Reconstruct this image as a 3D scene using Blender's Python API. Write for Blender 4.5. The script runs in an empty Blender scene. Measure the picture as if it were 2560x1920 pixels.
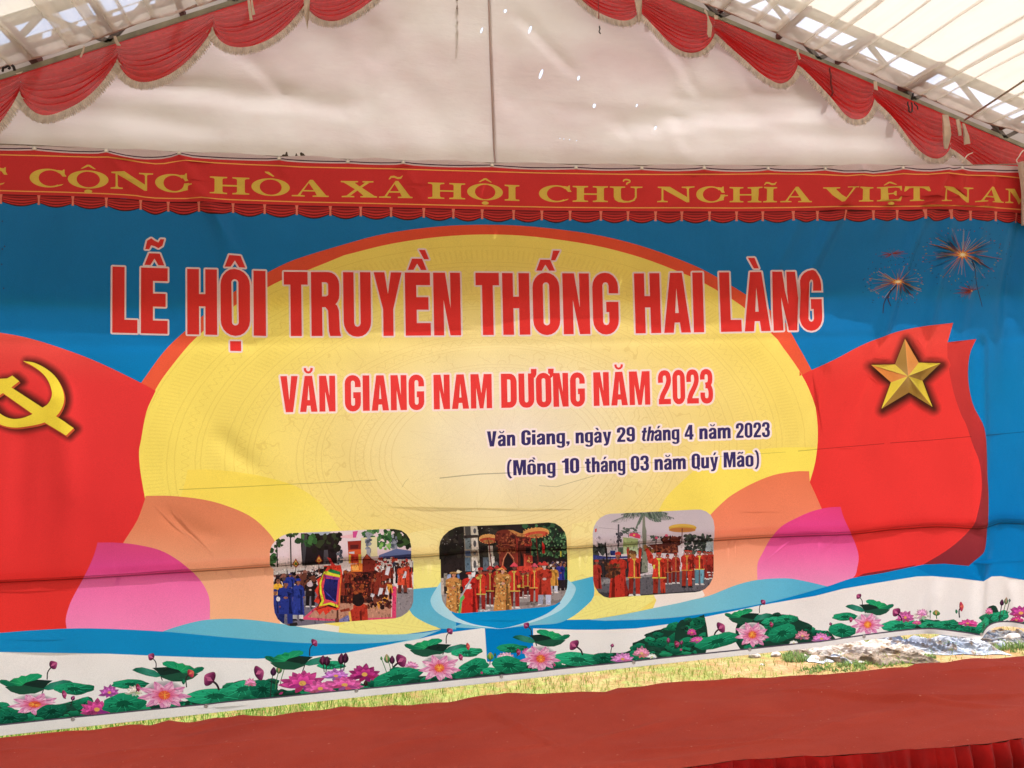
import bpy, math, random
import numpy as np
from mathutils import Vector as V, noise as MN
from mathutils.geometry import delaunay_2d_cdt as cdt
random.seed(7); RNG = np.random.default_rng(7)
SC = bpy.context.scene
COL = SC.collection
R = math.radians

# ------------------------------------------------------------------ camera, world, sun, exposure
IW, IH, FPX = 2560.0, 1920.0, 2070.0
YAW, PITCH, ROLL = R(10.8), R(2.0), R(2.2)
CAM = np.array([0.0, -4.9, 1.75])
_f = np.array([math.sin(YAW)*math.cos(PITCH), math.cos(YAW)*math.cos(PITCH), math.sin(PITCH)])
_r = np.array([math.cos(YAW), -math.sin(YAW), 0.0]); _u = np.cross(_r, _f)
RV = _r*math.cos(ROLL) - _u*math.sin(ROLL); UV = _u*math.cos(ROLL) + _r*math.sin(ROLL)
cd = bpy.data.cameras.new('camera'); cam = bpy.data.objects.new('camera', cd); COL.objects.link(cam)
cd.sensor_width = 36.0; cd.lens = FPX/IW*36.0; cd.clip_start = 0.05; cd.clip_end = 2000
from mathutils import Matrix
M = Matrix(((RV[0], UV[0], -_f[0], CAM[0]), (RV[1], UV[1], -_f[1], CAM[1]), (RV[2], UV[2], -_f[2], CAM[2]), (0, 0, 0, 1)))
cam.matrix_world = M
SC.camera = cam
SUN = V((0.32, 0.22, 0.92)).normalized()
w = bpy.data.worlds.new('World'); SC.world = w; w.use_nodes = True
nt = w.node_tree; bg = nt.nodes['Background']; sky = nt.nodes.new('ShaderNodeTexSky')
sky.sky_type = 'NISHITA'; sky.sun_disc = False; sky.sun_elevation = math.asin(SUN.z); sky.sun_rotation = math.atan2(SUN.x, SUN.y)
sky.dust_density = 5.0; sky.air_density = 1.0
nt.links.new(sky.outputs[0], bg.inputs[0]); bg.inputs[1].default_value = 0.12
sl = bpy.data.lights.new('sun', 'SUN'); so = bpy.data.objects.new('sun', sl); COL.objects.link(so)
sl.energy = 4.5; sl.angle = R(0.53); sl.color = (1.0, 0.985, 0.965)
so.rotation_euler = (-SUN).to_track_quat('-Z', 'Y').to_euler()
SC.view_settings.view_transform = 'Standard'; SC.view_settings.look = 'None'
SC.view_settings.exposure = 1.45; SC.view_settings.gamma = 1.0
SC.cycles.max_bounces = 10; SC.cycles.diffuse_bounces = 6; SC.cycles.transparent_max_bounces = 24; SC.cycles.transmission_bounces = 8
SC.cycles.sample_clamp_indirect = 6.0; SC.cycles.use_denoising = True

# ------------------------------------------------------------------ pixel <-> plane helpers
def ray(x, y): return _f*FPX + RV*(x-IW/2) - UV*(y-IH/2)
def atY(x, y, Y):
    d = ray(x, y); return CAM + d*(Y-CAM[1])/d[1]
def atZ(x, y, Z):
    d = ray(x, y); return CAM + d*(Z-CAM[2])/d[2]
def px2xz(P, Y=0.0):
    P = np.asarray(P, float).reshape(-1, 2)
    d = _f*FPX + np.outer(P[:, 0]-IW/2, RV) - np.outer(P[:, 1]-IH/2, UV)
    Q = CAM + d*((Y-CAM[1])/d[:, 1])[:, None]
    return Q[:, [0, 2]]
def xz2px(Q, Y=0.0):
    D = np.stack([Q[:, 0], np.full(len(Q), Y), Q[:, 1]], 1) - CAM
    z = D @ _f
    return np.stack([IW/2 + FPX*(D @ RV)/z, IH/2 - FPX*(D @ UV)/z], 1)
REG = {11: (0, 0, .38879), 12: (850, 0, .38879), 13: (1700, 0, .38879), 21: (0, 540, .38879), 22: (850, 540, .38879), 23: (1700, 540, .38879),
       31: (0, 1060, .38879), 32: (850, 1060, .38879), 33: (1700, 1060, .38879), 41: (0, 1490, .38879), 42: (850, 1490, .38879), 43: (1700, 1490, .38879),
       5: (1700, 0, .19439), 6: (2130, 0, .19439), 7: (2130, 200, .19439), 8: (0, 0, .19439), 9: (2130, 1480, .19439),
       'p1': (660, 1290, .18083), 'p2': (1070, 1280, .17179), 'p3': (1450, 1260, .16880), 0: (0, 0, 1.0)}
def Z(reg, *c):
    ox, oy, s = REG[reg]
    if len(c) == 1 and not isinstance(c[0], (int, float)): c = c[0]
    if isinstance(c[0], (tuple, list)): return [(ox+p[0]*s, oy+p[1]*s) for p in c]
    return [(ox+c[i]*s, oy+c[i+1]*s) for i in range(0, len(c), 2)]
def cr(pts, n=5):
    """open Catmull-Rom through the points"""
    P = [np.array(p, float) for p in pts]; out = []
    for i in range(len(P)-1):
        a = P[i-1] if i else 2*P[0]-P[1]; b = P[i]; c = P[i+1]; d = P[i+2] if i+2 < len(P) else 2*P[-1]-P[-2]
        for k in range(n):
            t = k/n
            q = 0.5*((2*b)+(c-a)*t+(2*a-5*b+4*c-d)*t*t+(3*b-a-3*c+d)*t**3)
            out.append((float(q[0]), float(q[1])))
    out.append((float(P[-1][0]), float(P[-1][1])))
    return out
def crc(pts, n=4):
    P = list(pts); k = len(P)
    full = cr(P[-2:]+P+P[:2], n)
    return full[2*n:2*n+k*n]
def ell(cx, cy, rx, ry, n=20, a0=0, a1=360, rot=0):
    c, s = math.cos(R(rot)), math.sin(R(rot)); o = []
    m = n if a1-a0 >= 360 else n+1
    for i in range(m):
        a = R(a0+(a1-a0)*i/n); x, y = rx*math.cos(a), ry*math.sin(a)
        o.append((cx+x*c-y*s, cy+x*s+y*c))
    return o
def lin(c):
    c = np.asarray(c, float)/255.0
    return np.where(c <= .04045, c/12.92, ((c+.055)/1.055)**2.4)

# ------------------------------------------------------------------ materials
def new_mat(name):
    m = bpy.data.materials.new(name); m.use_nodes = True
    n = m.node_tree; n.nodes.clear(); return m, n
def N(n, t, **k):
    o = n.nodes.new(t)
    for a, b in k.items(): setattr(o, a, b)
    return o
def mathn(n, op, a, b=None, c=None):
    o = N(n, 'ShaderNodeMath', operation=op)
    for i, v in enumerate((a, b, c)):
        if v is None: continue
        if isinstance(v, (int, float)): o.inputs[i].default_value = v
        else: n.links.new(v, o.inputs[i])
    return o.outputs[0]
def mixc(n, f, a, b, mode='MIX'):
    o = N(n, 'ShaderNodeMix', data_type='RGBA', blend_type=mode)
    for s, v in ((o.inputs[0], f), (o.inputs[6], a), (o.inputs[7], b)):
        if isinstance(v, (int, float)): s.default_value = v
        elif isinstance(v, (tuple, list)): s.default_value = tuple(v)+((1,) if len(v) == 3 else ())
        else: n.links.new(v, s)
    return o.outputs[2]
def noise(n, co, scale, detail=4, rough=.55):
    o = N(n, 'ShaderNodeTexNoise'); o.inputs['Scale'].default_value = scale; o.inputs['Detail'].default_value = detail; o.inputs['Roughness'].default_value = rough
    n.links.new(co, o.inputs['Vector']); return o.outputs[0]
def ramp(n, f, a, b):
    o = N(n, 'ShaderNodeMapRange'); o.inputs[1].default_value = a; o.inputs[2].default_value = b; n.links.new(f, o.inputs[0]); return o.outputs[0]
def finish(n, col, transl=0.0, transp=0.0, rough=.7, spec=.3, bump=None, bstr=.2, bdist=.01, sheen=0, metal=0, tcol=None):
    out = N(n, 'ShaderNodeOutputMaterial'); p = N(n, 'ShaderNodeBsdfPrincipled')
    p.inputs['Roughness'].default_value = rough; p.inputs['Specular IOR Level'].default_value = spec; p.inputs['Metallic'].default_value = metal
    if sheen: p.inputs['Sheen Weight'].default_value = sheen
    if isinstance(col, tuple): p.inputs['Base Color'].default_value = col+(1,)
    else: n.links.new(col, p.inputs['Base Color'])
    s = p.outputs[0]
    if bump is not None:
        b = N(n, 'ShaderNodeBump'); b.inputs['Strength'].default_value = bstr; b.inputs['Distance'].default_value = bdist
        n.links.new(bump, b.inputs['Height']); n.links.new(b.outputs[0], p.inputs['Normal'])
    if transl:
        t = N(n, 'ShaderNodeBsdfTranslucent'); tc = col if tcol is None else tcol
        if isinstance(tc, tuple): t.inputs[0].default_value = tc+(1,)
        else: n.links.new(tc, t.inputs[0])
        x = N(n, 'ShaderNodeMixShader'); x.inputs[0].default_value = transl
        n.links.new(s, x.inputs[1]); n.links.new(t.outputs[0], x.inputs[2]); s = x.outputs[0]
    if transp:
        t = N(n, 'ShaderNodeBsdfTransparent'); x = N(n, 'ShaderNodeMixShader'); x.inputs[0].default_value = transp
        n.links.new(s, x.inputs[1]); n.links.new(t.outputs[0], x.inputs[2]); s = x.outputs[0]
    n.links.new(s, out.inputs[0])
def coords(n, kind='Object'):
    return N(n, 'ShaderNodeTexCoord').outputs[kind]
def simple(name, rgb, var=.15, scale=6, transl=0, transp=0, rough=.7, spec=.3, bstr=.15, bscale=60, bdist=.005, sheen=0, metal=0, rgb2=None):
    """colour with two-scale noise variation and a fine bump"""
    m, n = new_mat(name); co = coords(n)
    a = tuple(lin(rgb)); b = tuple(lin(rgb2)) if rgb2 else tuple(np.array(a)*(1-var*2))
    f = ramp(n, noise(n, co, scale, 5), .38, .68)
    c = mixc(n, f, a, b)
    finish(n, c, transl, transp, rough, spec, noise(n, co, bscale, 3), bstr, bdist, sheen, metal)
    return m

def banner_mat(name, disc=False):
    m, n = new_mat(name); co = coords(n)
    at = N(n, 'ShaderNodeAttribute'); at.attribute_name = 'ink'
    c = at.outputs['Color']
    if disc:   # faint engraved bronze-drum line work: concentric bands, combs, spirals and a star of rays
        sep = N(n, 'ShaderNodeSeparateXYZ'); n.links.new(co, sep.inputs[0])
        ctr = px2xz([(1240, 1132)])[0]
        dx = mathn(n, 'SUBTRACT', sep.outputs[0], float(ctr[0])); dz = mathn(n, 'MULTIPLY', mathn(n, 'SUBTRACT', sep.outputs[2], float(ctr[1])), 1.62)
        rr = mathn(n, 'SQRT', mathn(n, 'ADD', mathn(n, 'MULTIPLY', dx, dx), mathn(n, 'MULTIPLY', dz, dz)))
        th = mathn(n, 'ARCTAN2', dz, dx)
        nz = noise(n, co, 14, 3)
        rw = mathn(n, 'ADD', rr, mathn(n, 'MULTIPLY', mathn(n, 'SUBTRACT', nz, .5), .012))
        def line(r0, wd): return mathn(n, 'LESS_THAN', mathn(n, 'ABSOLUTE', mathn(n, 'SUBTRACT', rw, r0)), wd)
        def band(r0, r1): return mathn(n, 'MULTIPLY', mathn(n, 'GREATER_THAN', rr, r0), mathn(n, 'LESS_THAN', rr, r1))
        tot = None
        for r0 in (.62, .66, .69, .74, .78, .83, .86, 1.02, 1.05, 1.12, 1.16, 1.40, 1.43, 1.50, 1.55, 1.68, 1.71, 1.82, 1.86, 2.02):
            l = line(r0, .0028); tot = l if tot is None else mathn(n, 'MAXIMUM', tot, l)
        for r0, r1, k in ((1.57, 1.66, 330), (1.88, 1.98, 380)):
            cmb = mathn(n, 'MULTIPLY', band(r0, r1), mathn(n, 'GREATER_THAN', mathn(n, 'SINE', mathn(n, 'MULTIPLY', th, float(k))), .45))
            tot = mathn(n, 'MAXIMUM', tot, mathn(n, 'MULTIPLY', cmb, .5))
        for r0, k in ((.80, 90), (1.085, 110), (1.465, 140), (1.765, 160)):
            wv = mathn(n, 'MULTIPLY', mathn(n, 'SINE', mathn(n, 'MULTIPLY', th, float(k))), .018)
            l = mathn(n, 'LESS_THAN', mathn(n, 'ABSOLUTE', mathn(n, 'SUBTRACT', mathn(n, 'SUBTRACT', rw, wv), r0)), .004)
            tot = mathn(n, 'MAXIMUM', tot, l)
        # figures in the wide bands: thresholded wobbly contour lines
        ct = mathn(n, 'LESS_THAN', mathn(n, 'ABSOLUTE', mathn(n, 'SUBTRACT', noise(n, co, 6.5, 2), .5)), .009)
        tot = mathn(n, 'MAXIMUM', tot, mathn(n, 'MULTIPLY', ct, mathn(n, 'MAXIMUM', band(1.17, 1.39), band(.87, 1.01))))
        st = mathn(n, 'ABSOLUTE', mathn(n, 'SUBTRACT', mathn(n, 'FRACT', mathn(n, 'MULTIPLY', th, 14/6.28318)), .5))
        rays = mathn(n, 'LESS_THAN', mathn(n, 'ABSOLUTE', mathn(n, 'SUBTRACT', rr, mathn(n, 'ADD', .14, mathn(n, 'MULTIPLY', st, .84)))), .006)
        tot = mathn(n, 'MAXIMUM', tot, rays)
        c = mixc(n, mathn(n, 'MULTIPLY', tot, .20), c, mixc(n, 1.0, c, (.62, .46, .26), 'MULTIPLY'))
    g = noise(n, co, 240, 2); c = mixc(n, ramp(n, g, .35, .7), c, mixc(n, 1.0, c, (.88, .88, .88), 'MULTIPLY'))
    big = noise(n, co, 2.3, 4)
    c = mixc(n, ramp(n, big, .42, .75), c, mixc(n, 1.0, c, (.93, .92, .92), 'MULTIPLY'))
    st = N(n, 'ShaderNodeMapping'); st.inputs['Scale'].default_value = (1.0, 1, .45); n.links.new(co, st.inputs[0])
    h = mathn(n, 'ADD', noise(n, st.outputs[0], 3.5, 3, .5), mathn(n, 'MULTIPLY', noise(n, co, 400, 1), .004))
    finish(n, c, transl=.31, rough=.42, spec=.10, bump=h, bstr=.55, bdist=.035)
    return m

# ------------------------------------------------------------------ object helpers
def tag(o, label=None, cat=None, group=None, kind=None, category=None):
    cat = cat or category
    if label: o['label'] = label
    if cat: o['category'] = cat
    if group: o['group'] = group
    if kind: o['kind'] = kind
    return o
def empty(name, loc=(0, 0, 0), **k):
    o = bpy.data.objects.new(name, None); o.location = loc; o.empty_display_size = .1; COL.objects.link(o); return tag(o, **k)
def mesh(name, verts, faces, mat, parent=None, smooth=True, **k):
    me = bpy.data.meshes.new(name); me.from_pydata([tuple(v) for v in verts], [], [tuple(f) for f in faces]); me.update()
    me.materials.append(mat)
    if smooth: me.polygons.foreach_set('use_smooth', [True]*len(me.polygons))
    o = bpy.data.objects.new(name, me); COL.objects.link(o)
    if parent is not None:
        o.parent = parent
        if parent.location.length > 0:
            o.location = -parent.location
    return tag(o, **k)
class MB:
    def __init__(s): s.v = []; s.f = []
    def box(s, c, d, rot=0.0):
        b = len(s.v); cx, cy, cz = c; hx, hy, hz = (q/2 for q in d); cs, sn = math.cos(rot), math.sin(rot)
        for z in (-hz, hz):
            for x, y in ((-hx, -hy), (hx, -hy), (hx, hy), (-hx, hy)): s.v.append((cx+x*cs-y*sn, cy+x*sn+y*cs, cz+z))
        s.f += [tuple(b+i for i in q) for q in ((3, 2, 1, 0), (4, 5, 6, 7), (0, 1, 5, 4), (1, 2, 6, 5), (2, 3, 7, 6), (3, 0, 4, 7))]
        return s
    def tube(s, pts, r, n=8, cap=True, sq=False):
        P = [V(p) for p in pts]; b = len(s.v); rs = r if isinstance(r, (list, tuple)) else [r]*len(P)
        for i, p in enumerate(P):
            t = (P[min(i+1, len(P)-1)]-P[max(i-1, 0)]).normalized()
            up = V((0, 1, 0)) if abs(t.y) < .9 else V((0, 0, 1))
            a = t.cross(up).normalized(); c = t.cross(a)
            for k in range(n):
                q = 2*math.pi*(k+.5)/n; s.v.append(tuple(p+(a*math.cos(q)+c*math.sin(q))*rs[i]))
        for i in range(len(P)-1):
            for k in range(n):
                s.f.append((b+i*n+k, b+i*n+(k+1) % n, b+(i+1)*n+(k+1) % n, b+(i+1)*n+k))
        if cap:
            s.f.append(tuple(b+k for k in range(n))[::-1]); s.f.append(tuple(b+(len(P)-1)*n+k for k in range(n)))
        return s
    def grid(s, fn, nu, nv):
        b = len(s.v)
        for j in range(nv+1):
            for i in range(nu+1): s.v.append(tuple(fn(i/nu, j/nv)))
        for j in range(nv):
            for i in range(nu):
                a = b+j*(nu+1)+i; s.f.append((a, a+1, a+nu+2, a+nu+1))
        return s
    def build(s, name, mat, parent=None, smooth=True, **k): return mesh(name, s.v, s.f, mat, parent, smooth, **k)
def clean(poly):
    o = []
    for p in poly:
        if not o or abs(p[0]-o[-1][0])+abs(p[1]-o[-1][1]) > 2e-2: o.append(p)
    if len(o) > 1 and abs(o[0][0]-o[-1][0])+abs(o[0][1]-o[-1][1]) < 2e-2: o.pop()
    return o
# ------------------------------------------------------------------ flat printing: many outlines -> one sheet cut into parts
class Sheet:
    def __init__(s): s.sh = []; s.clips = []
    def add(s, part, polys, col, subs=(), clip=None, mod=False):
        if polys and isinstance(polys[0][0], (int, float)): polys = [polys]
        if subs and isinstance(subs[0][0], (int, float)): subs = [subs]
        s.sh.append((part, [clean(p) for p in polys], [clean(p) for p in subs], col, clip, mod)); return len(s.sh)-1
    def clip(s, poly): s.clips.append(clean(poly)); return len(s.clips)-1
    def solve(s, Y, step, depth, to_plane=True):
        vs = []; es = []; polys = []
        def put(poly):
            q = px2xz(poly, Y); b = len(vs); n = len(q)
            vs.extend(map(tuple, q)); es.extend((b+i, b+(i+1) % n) for i in range(n)); return q
        items = []
        for i, (part, ad, su, col, cl, mod) in enumerate(s.sh):
            items.append(([put(p) for p in ad if len(p) > 2], [put(p) for p in su if len(p) > 2]))
        cls = [put(p) for p in s.clips]
        A = np.array(vs); lo, hi = A.min(0), A.max(0)
        gx = np.arange(lo[0]+step*.37, hi[0], step); gz = np.arange(lo[1]+step*.41, hi[1], step)
        for j, zz in enumerate(gz):
            for xx in gx: vs.append((xx+(step*.5 if j % 2 else 0), zz))
        r = cdt([V(v) for v in vs], es, [], 0, 1e-5, False)
        P = np.array([tuple(v) for v in r[0]]); F = np.array([tuple(f) for f in r[2]], dtype=np.int64)
        C = P[F].mean(1); nf = len(F)
        # faces binned on a coarse raster so each outline only tests its neighbours
        cell = .06; ix = ((C[:, 0]-lo[0])/cell).astype(int); iz = ((C[:, 1]-lo[1])/cell).astype(int); NX = ix.max()+1; NZ = iz.max()+1
        key = iz*NX+ix; order = np.argsort(key, kind='stable'); ks = key[order]; start = np.searchsorted(ks, np.arange(NX*NZ+1))
        def hit(q):
            x0, z0 = ((q.min(0)-lo)/cell).astype(int); x1, z1 = ((q.max(0)-lo)/cell).astype(int)
            x0 = max(x0, 0); z0 = max(z0, 0); x1 = min(x1, NX-1); z1 = min(z1, NZ-1)
            idx = np.concatenate([order[start[k*NX+x0]:start[k*NX+x1+1]] for k in range(z0, z1+1)]) if z1 >= z0 else np.zeros(0, int)
            if len(idx) == 0: return idx
            c = C[idx]; k = (c[:, 0] >= q[:, 0].min()) & (c[:, 0] <= q[:, 0].max()) & (c[:, 1] >= q[:, 1].min()) & (c[:, 1] <= q[:, 1].max()); idx = idx[k]; c = c[k]
            wn = np.zeros(len(idx), int); q2 = np.roll(q, -1, 0)
            for (ax, az), (bx, bz) in zip(q, q2):
                up = (az <= c[:, 1]) & (bz > c[:, 1]); dn = (bz <= c[:, 1]) & (az > c[:, 1])
                if not (up.any() or dn.any()): continue
                side = (bx-ax)*(c[:, 1]-az)-(c[:, 0]-ax)*(bz-az)
                wn += (up & (side > 0)).astype(int)-(dn & (side < 0)).astype(int)
            return idx[wn != 0]
        inclip = []
        for q in cls:
            m = np.zeros(nf, bool); m[hit(q)] = True; inclip.append(m)
        own = np.full(nf, -1); md = np.ones(nf); flag = np.zeros(nf, bool)
        for i, (ad, su) in enumerate(items):
            part, _, _, col, cl, mod = s.sh[i]
            idx = np.unique(np.concatenate([hit(q) for q in ad])) if ad else np.zeros(0, int)
            for q in su: idx = np.setdiff1d(idx, hit(q))
            if cl is not None:
                for c in (cl if isinstance(cl, tuple) else (cl,)): idx = idx[inclip[c][idx]]
            if i: idx = idx[own[idx] >= 0]
            if mod:
                if part == 'mot': idx = idx[[s.sh[o][0][:2] == 'lo' for o in own[idx]]] if len(idx) else idx
                md[idx] *= col
            else: own[idx] = i; md[idx] = 1.0
        return P, F, own, md, xz2px(P, Y)
def shade(col, p):
    """sRGB ink at pixel positions p (n,2)"""
    n = len(p)
    if callable(col): return col(p)
    if isinstance(col[0], (int, float)): return np.tile(np.array(col, float), (n, 1))
    k = col[0]
    if k == 'v': t, cs = p[:, 1], col[1]
    elif k == 'h': t, cs = p[:, 0], col[1]
    elif k == 'r':
        t, cs = np.hypot((p[:, 0]-col[2][0])/col[2][2], (p[:, 1]-col[2][1])/col[2][3]), col[1]
    elif k == 'l':
        (x0, y0), (x1, y1) = col[2]; dx, dy = x1-x0, y1-y0
        t, cs = ((p[:, 0]-x0)*dx+(p[:, 1]-y0)*dy)/(dx*dx+dy*dy), col[1]
    ts = [c[0] for c in cs]
    return np.stack([np.interp(t, ts, [c[1][i] for c in cs]) for i in range(3)], 1)
def seg_dist(p, poly, closed=True):
    d = np.full(len(p), 1e9); q = list(poly)+([poly[0]] if closed else [])
    for a, b in zip(q, q[1:]):
        a = np.array(a); b = np.array(b); ab = b-a; t = np.clip(((p-a)@ab)/max(ab@ab, 1e-9), 0, 1)
        d = np.minimum(d, np.hypot(*(p-(a+t[:, None]*ab)).T))
    return d
def inside(p, poly):
    c = np.zeros(len(p), bool); q = list(poly)
    for (x0, y0), (x1, y1) in zip(q, q[1:]+q[:1]):
        k = ((y0 > p[:, 1]) != (y1 > p[:, 1]))
        c ^= k & (p[:, 0] < (x1-x0)*(p[:, 1]-y0)/((y1-y0) or 1e-9)+x0)
    return c
def capsule(a, b, r, n=4):
    dx, dy = b[0]-a[0], b[1]-a[1]; an = math.degrees(math.atan2(dy, dx))
    return [(b[0]+r*math.cos(R(an-90+180*i/n)), b[1]+r*math.sin(R(an-90+180*i/n))) for i in range(n+1)] + \
           [(a[0]+r*math.cos(R(an+90+180*i/n)), a[1]+r*math.sin(R(an+90+180*i/n))) for i in range(n+1)]
def stroke(pts, wd, taper=None):
    """polyline as one ribbon polygon"""
    P = [np.array(p, float) for p in pts]; L = []; Rr = []
    for i, p in enumerate(P):
        t = P[min(i+1, len(P)-1)]-P[max(i-1, 0)]; t /= max(np.hypot(*t), 1e-9); nn = np.array((-t[1], t[0]))
        h = wd/2*(1 if taper is None else 1+(taper-1)*i/(len(P)-1))
        L.append(tuple(p+nn*h)); Rr.append(tuple(p-nn*h))
    return L+Rr[::-1]
def offset(poly, r):
    """outline grown by r with round corners (used with the non-zero rule)"""
    P = clean(poly); n = len(P); ar = sum(P[i][0]*P[(i+1) % n][1]-P[(i+1) % n][0]*P[i][1] for i in range(n))
    if ar < 0: P = P[::-1]
    o = []
    for i in range(n):
        a, b, c = P[i-1], P[i], P[(i+1) % n]
        t0 = math.atan2(b[1]-a[1], b[0]-a[0])-math.pi/2; t1 = math.atan2(c[1]-b[1], c[0]-b[0])-math.pi/2
        d = (t1-t0+math.pi) % (2*math.pi)-math.pi
        k = max(1, int(abs(d)/.6)) if d > 0 else 1
        for j in range(k+1): t = t0+d*j/k; o.append((b[0]+r*math.cos(t), b[1]+r*math.sin(t)))
    return o
def halo(polys, r): return [offset(p, r) for p in polys]

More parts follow.
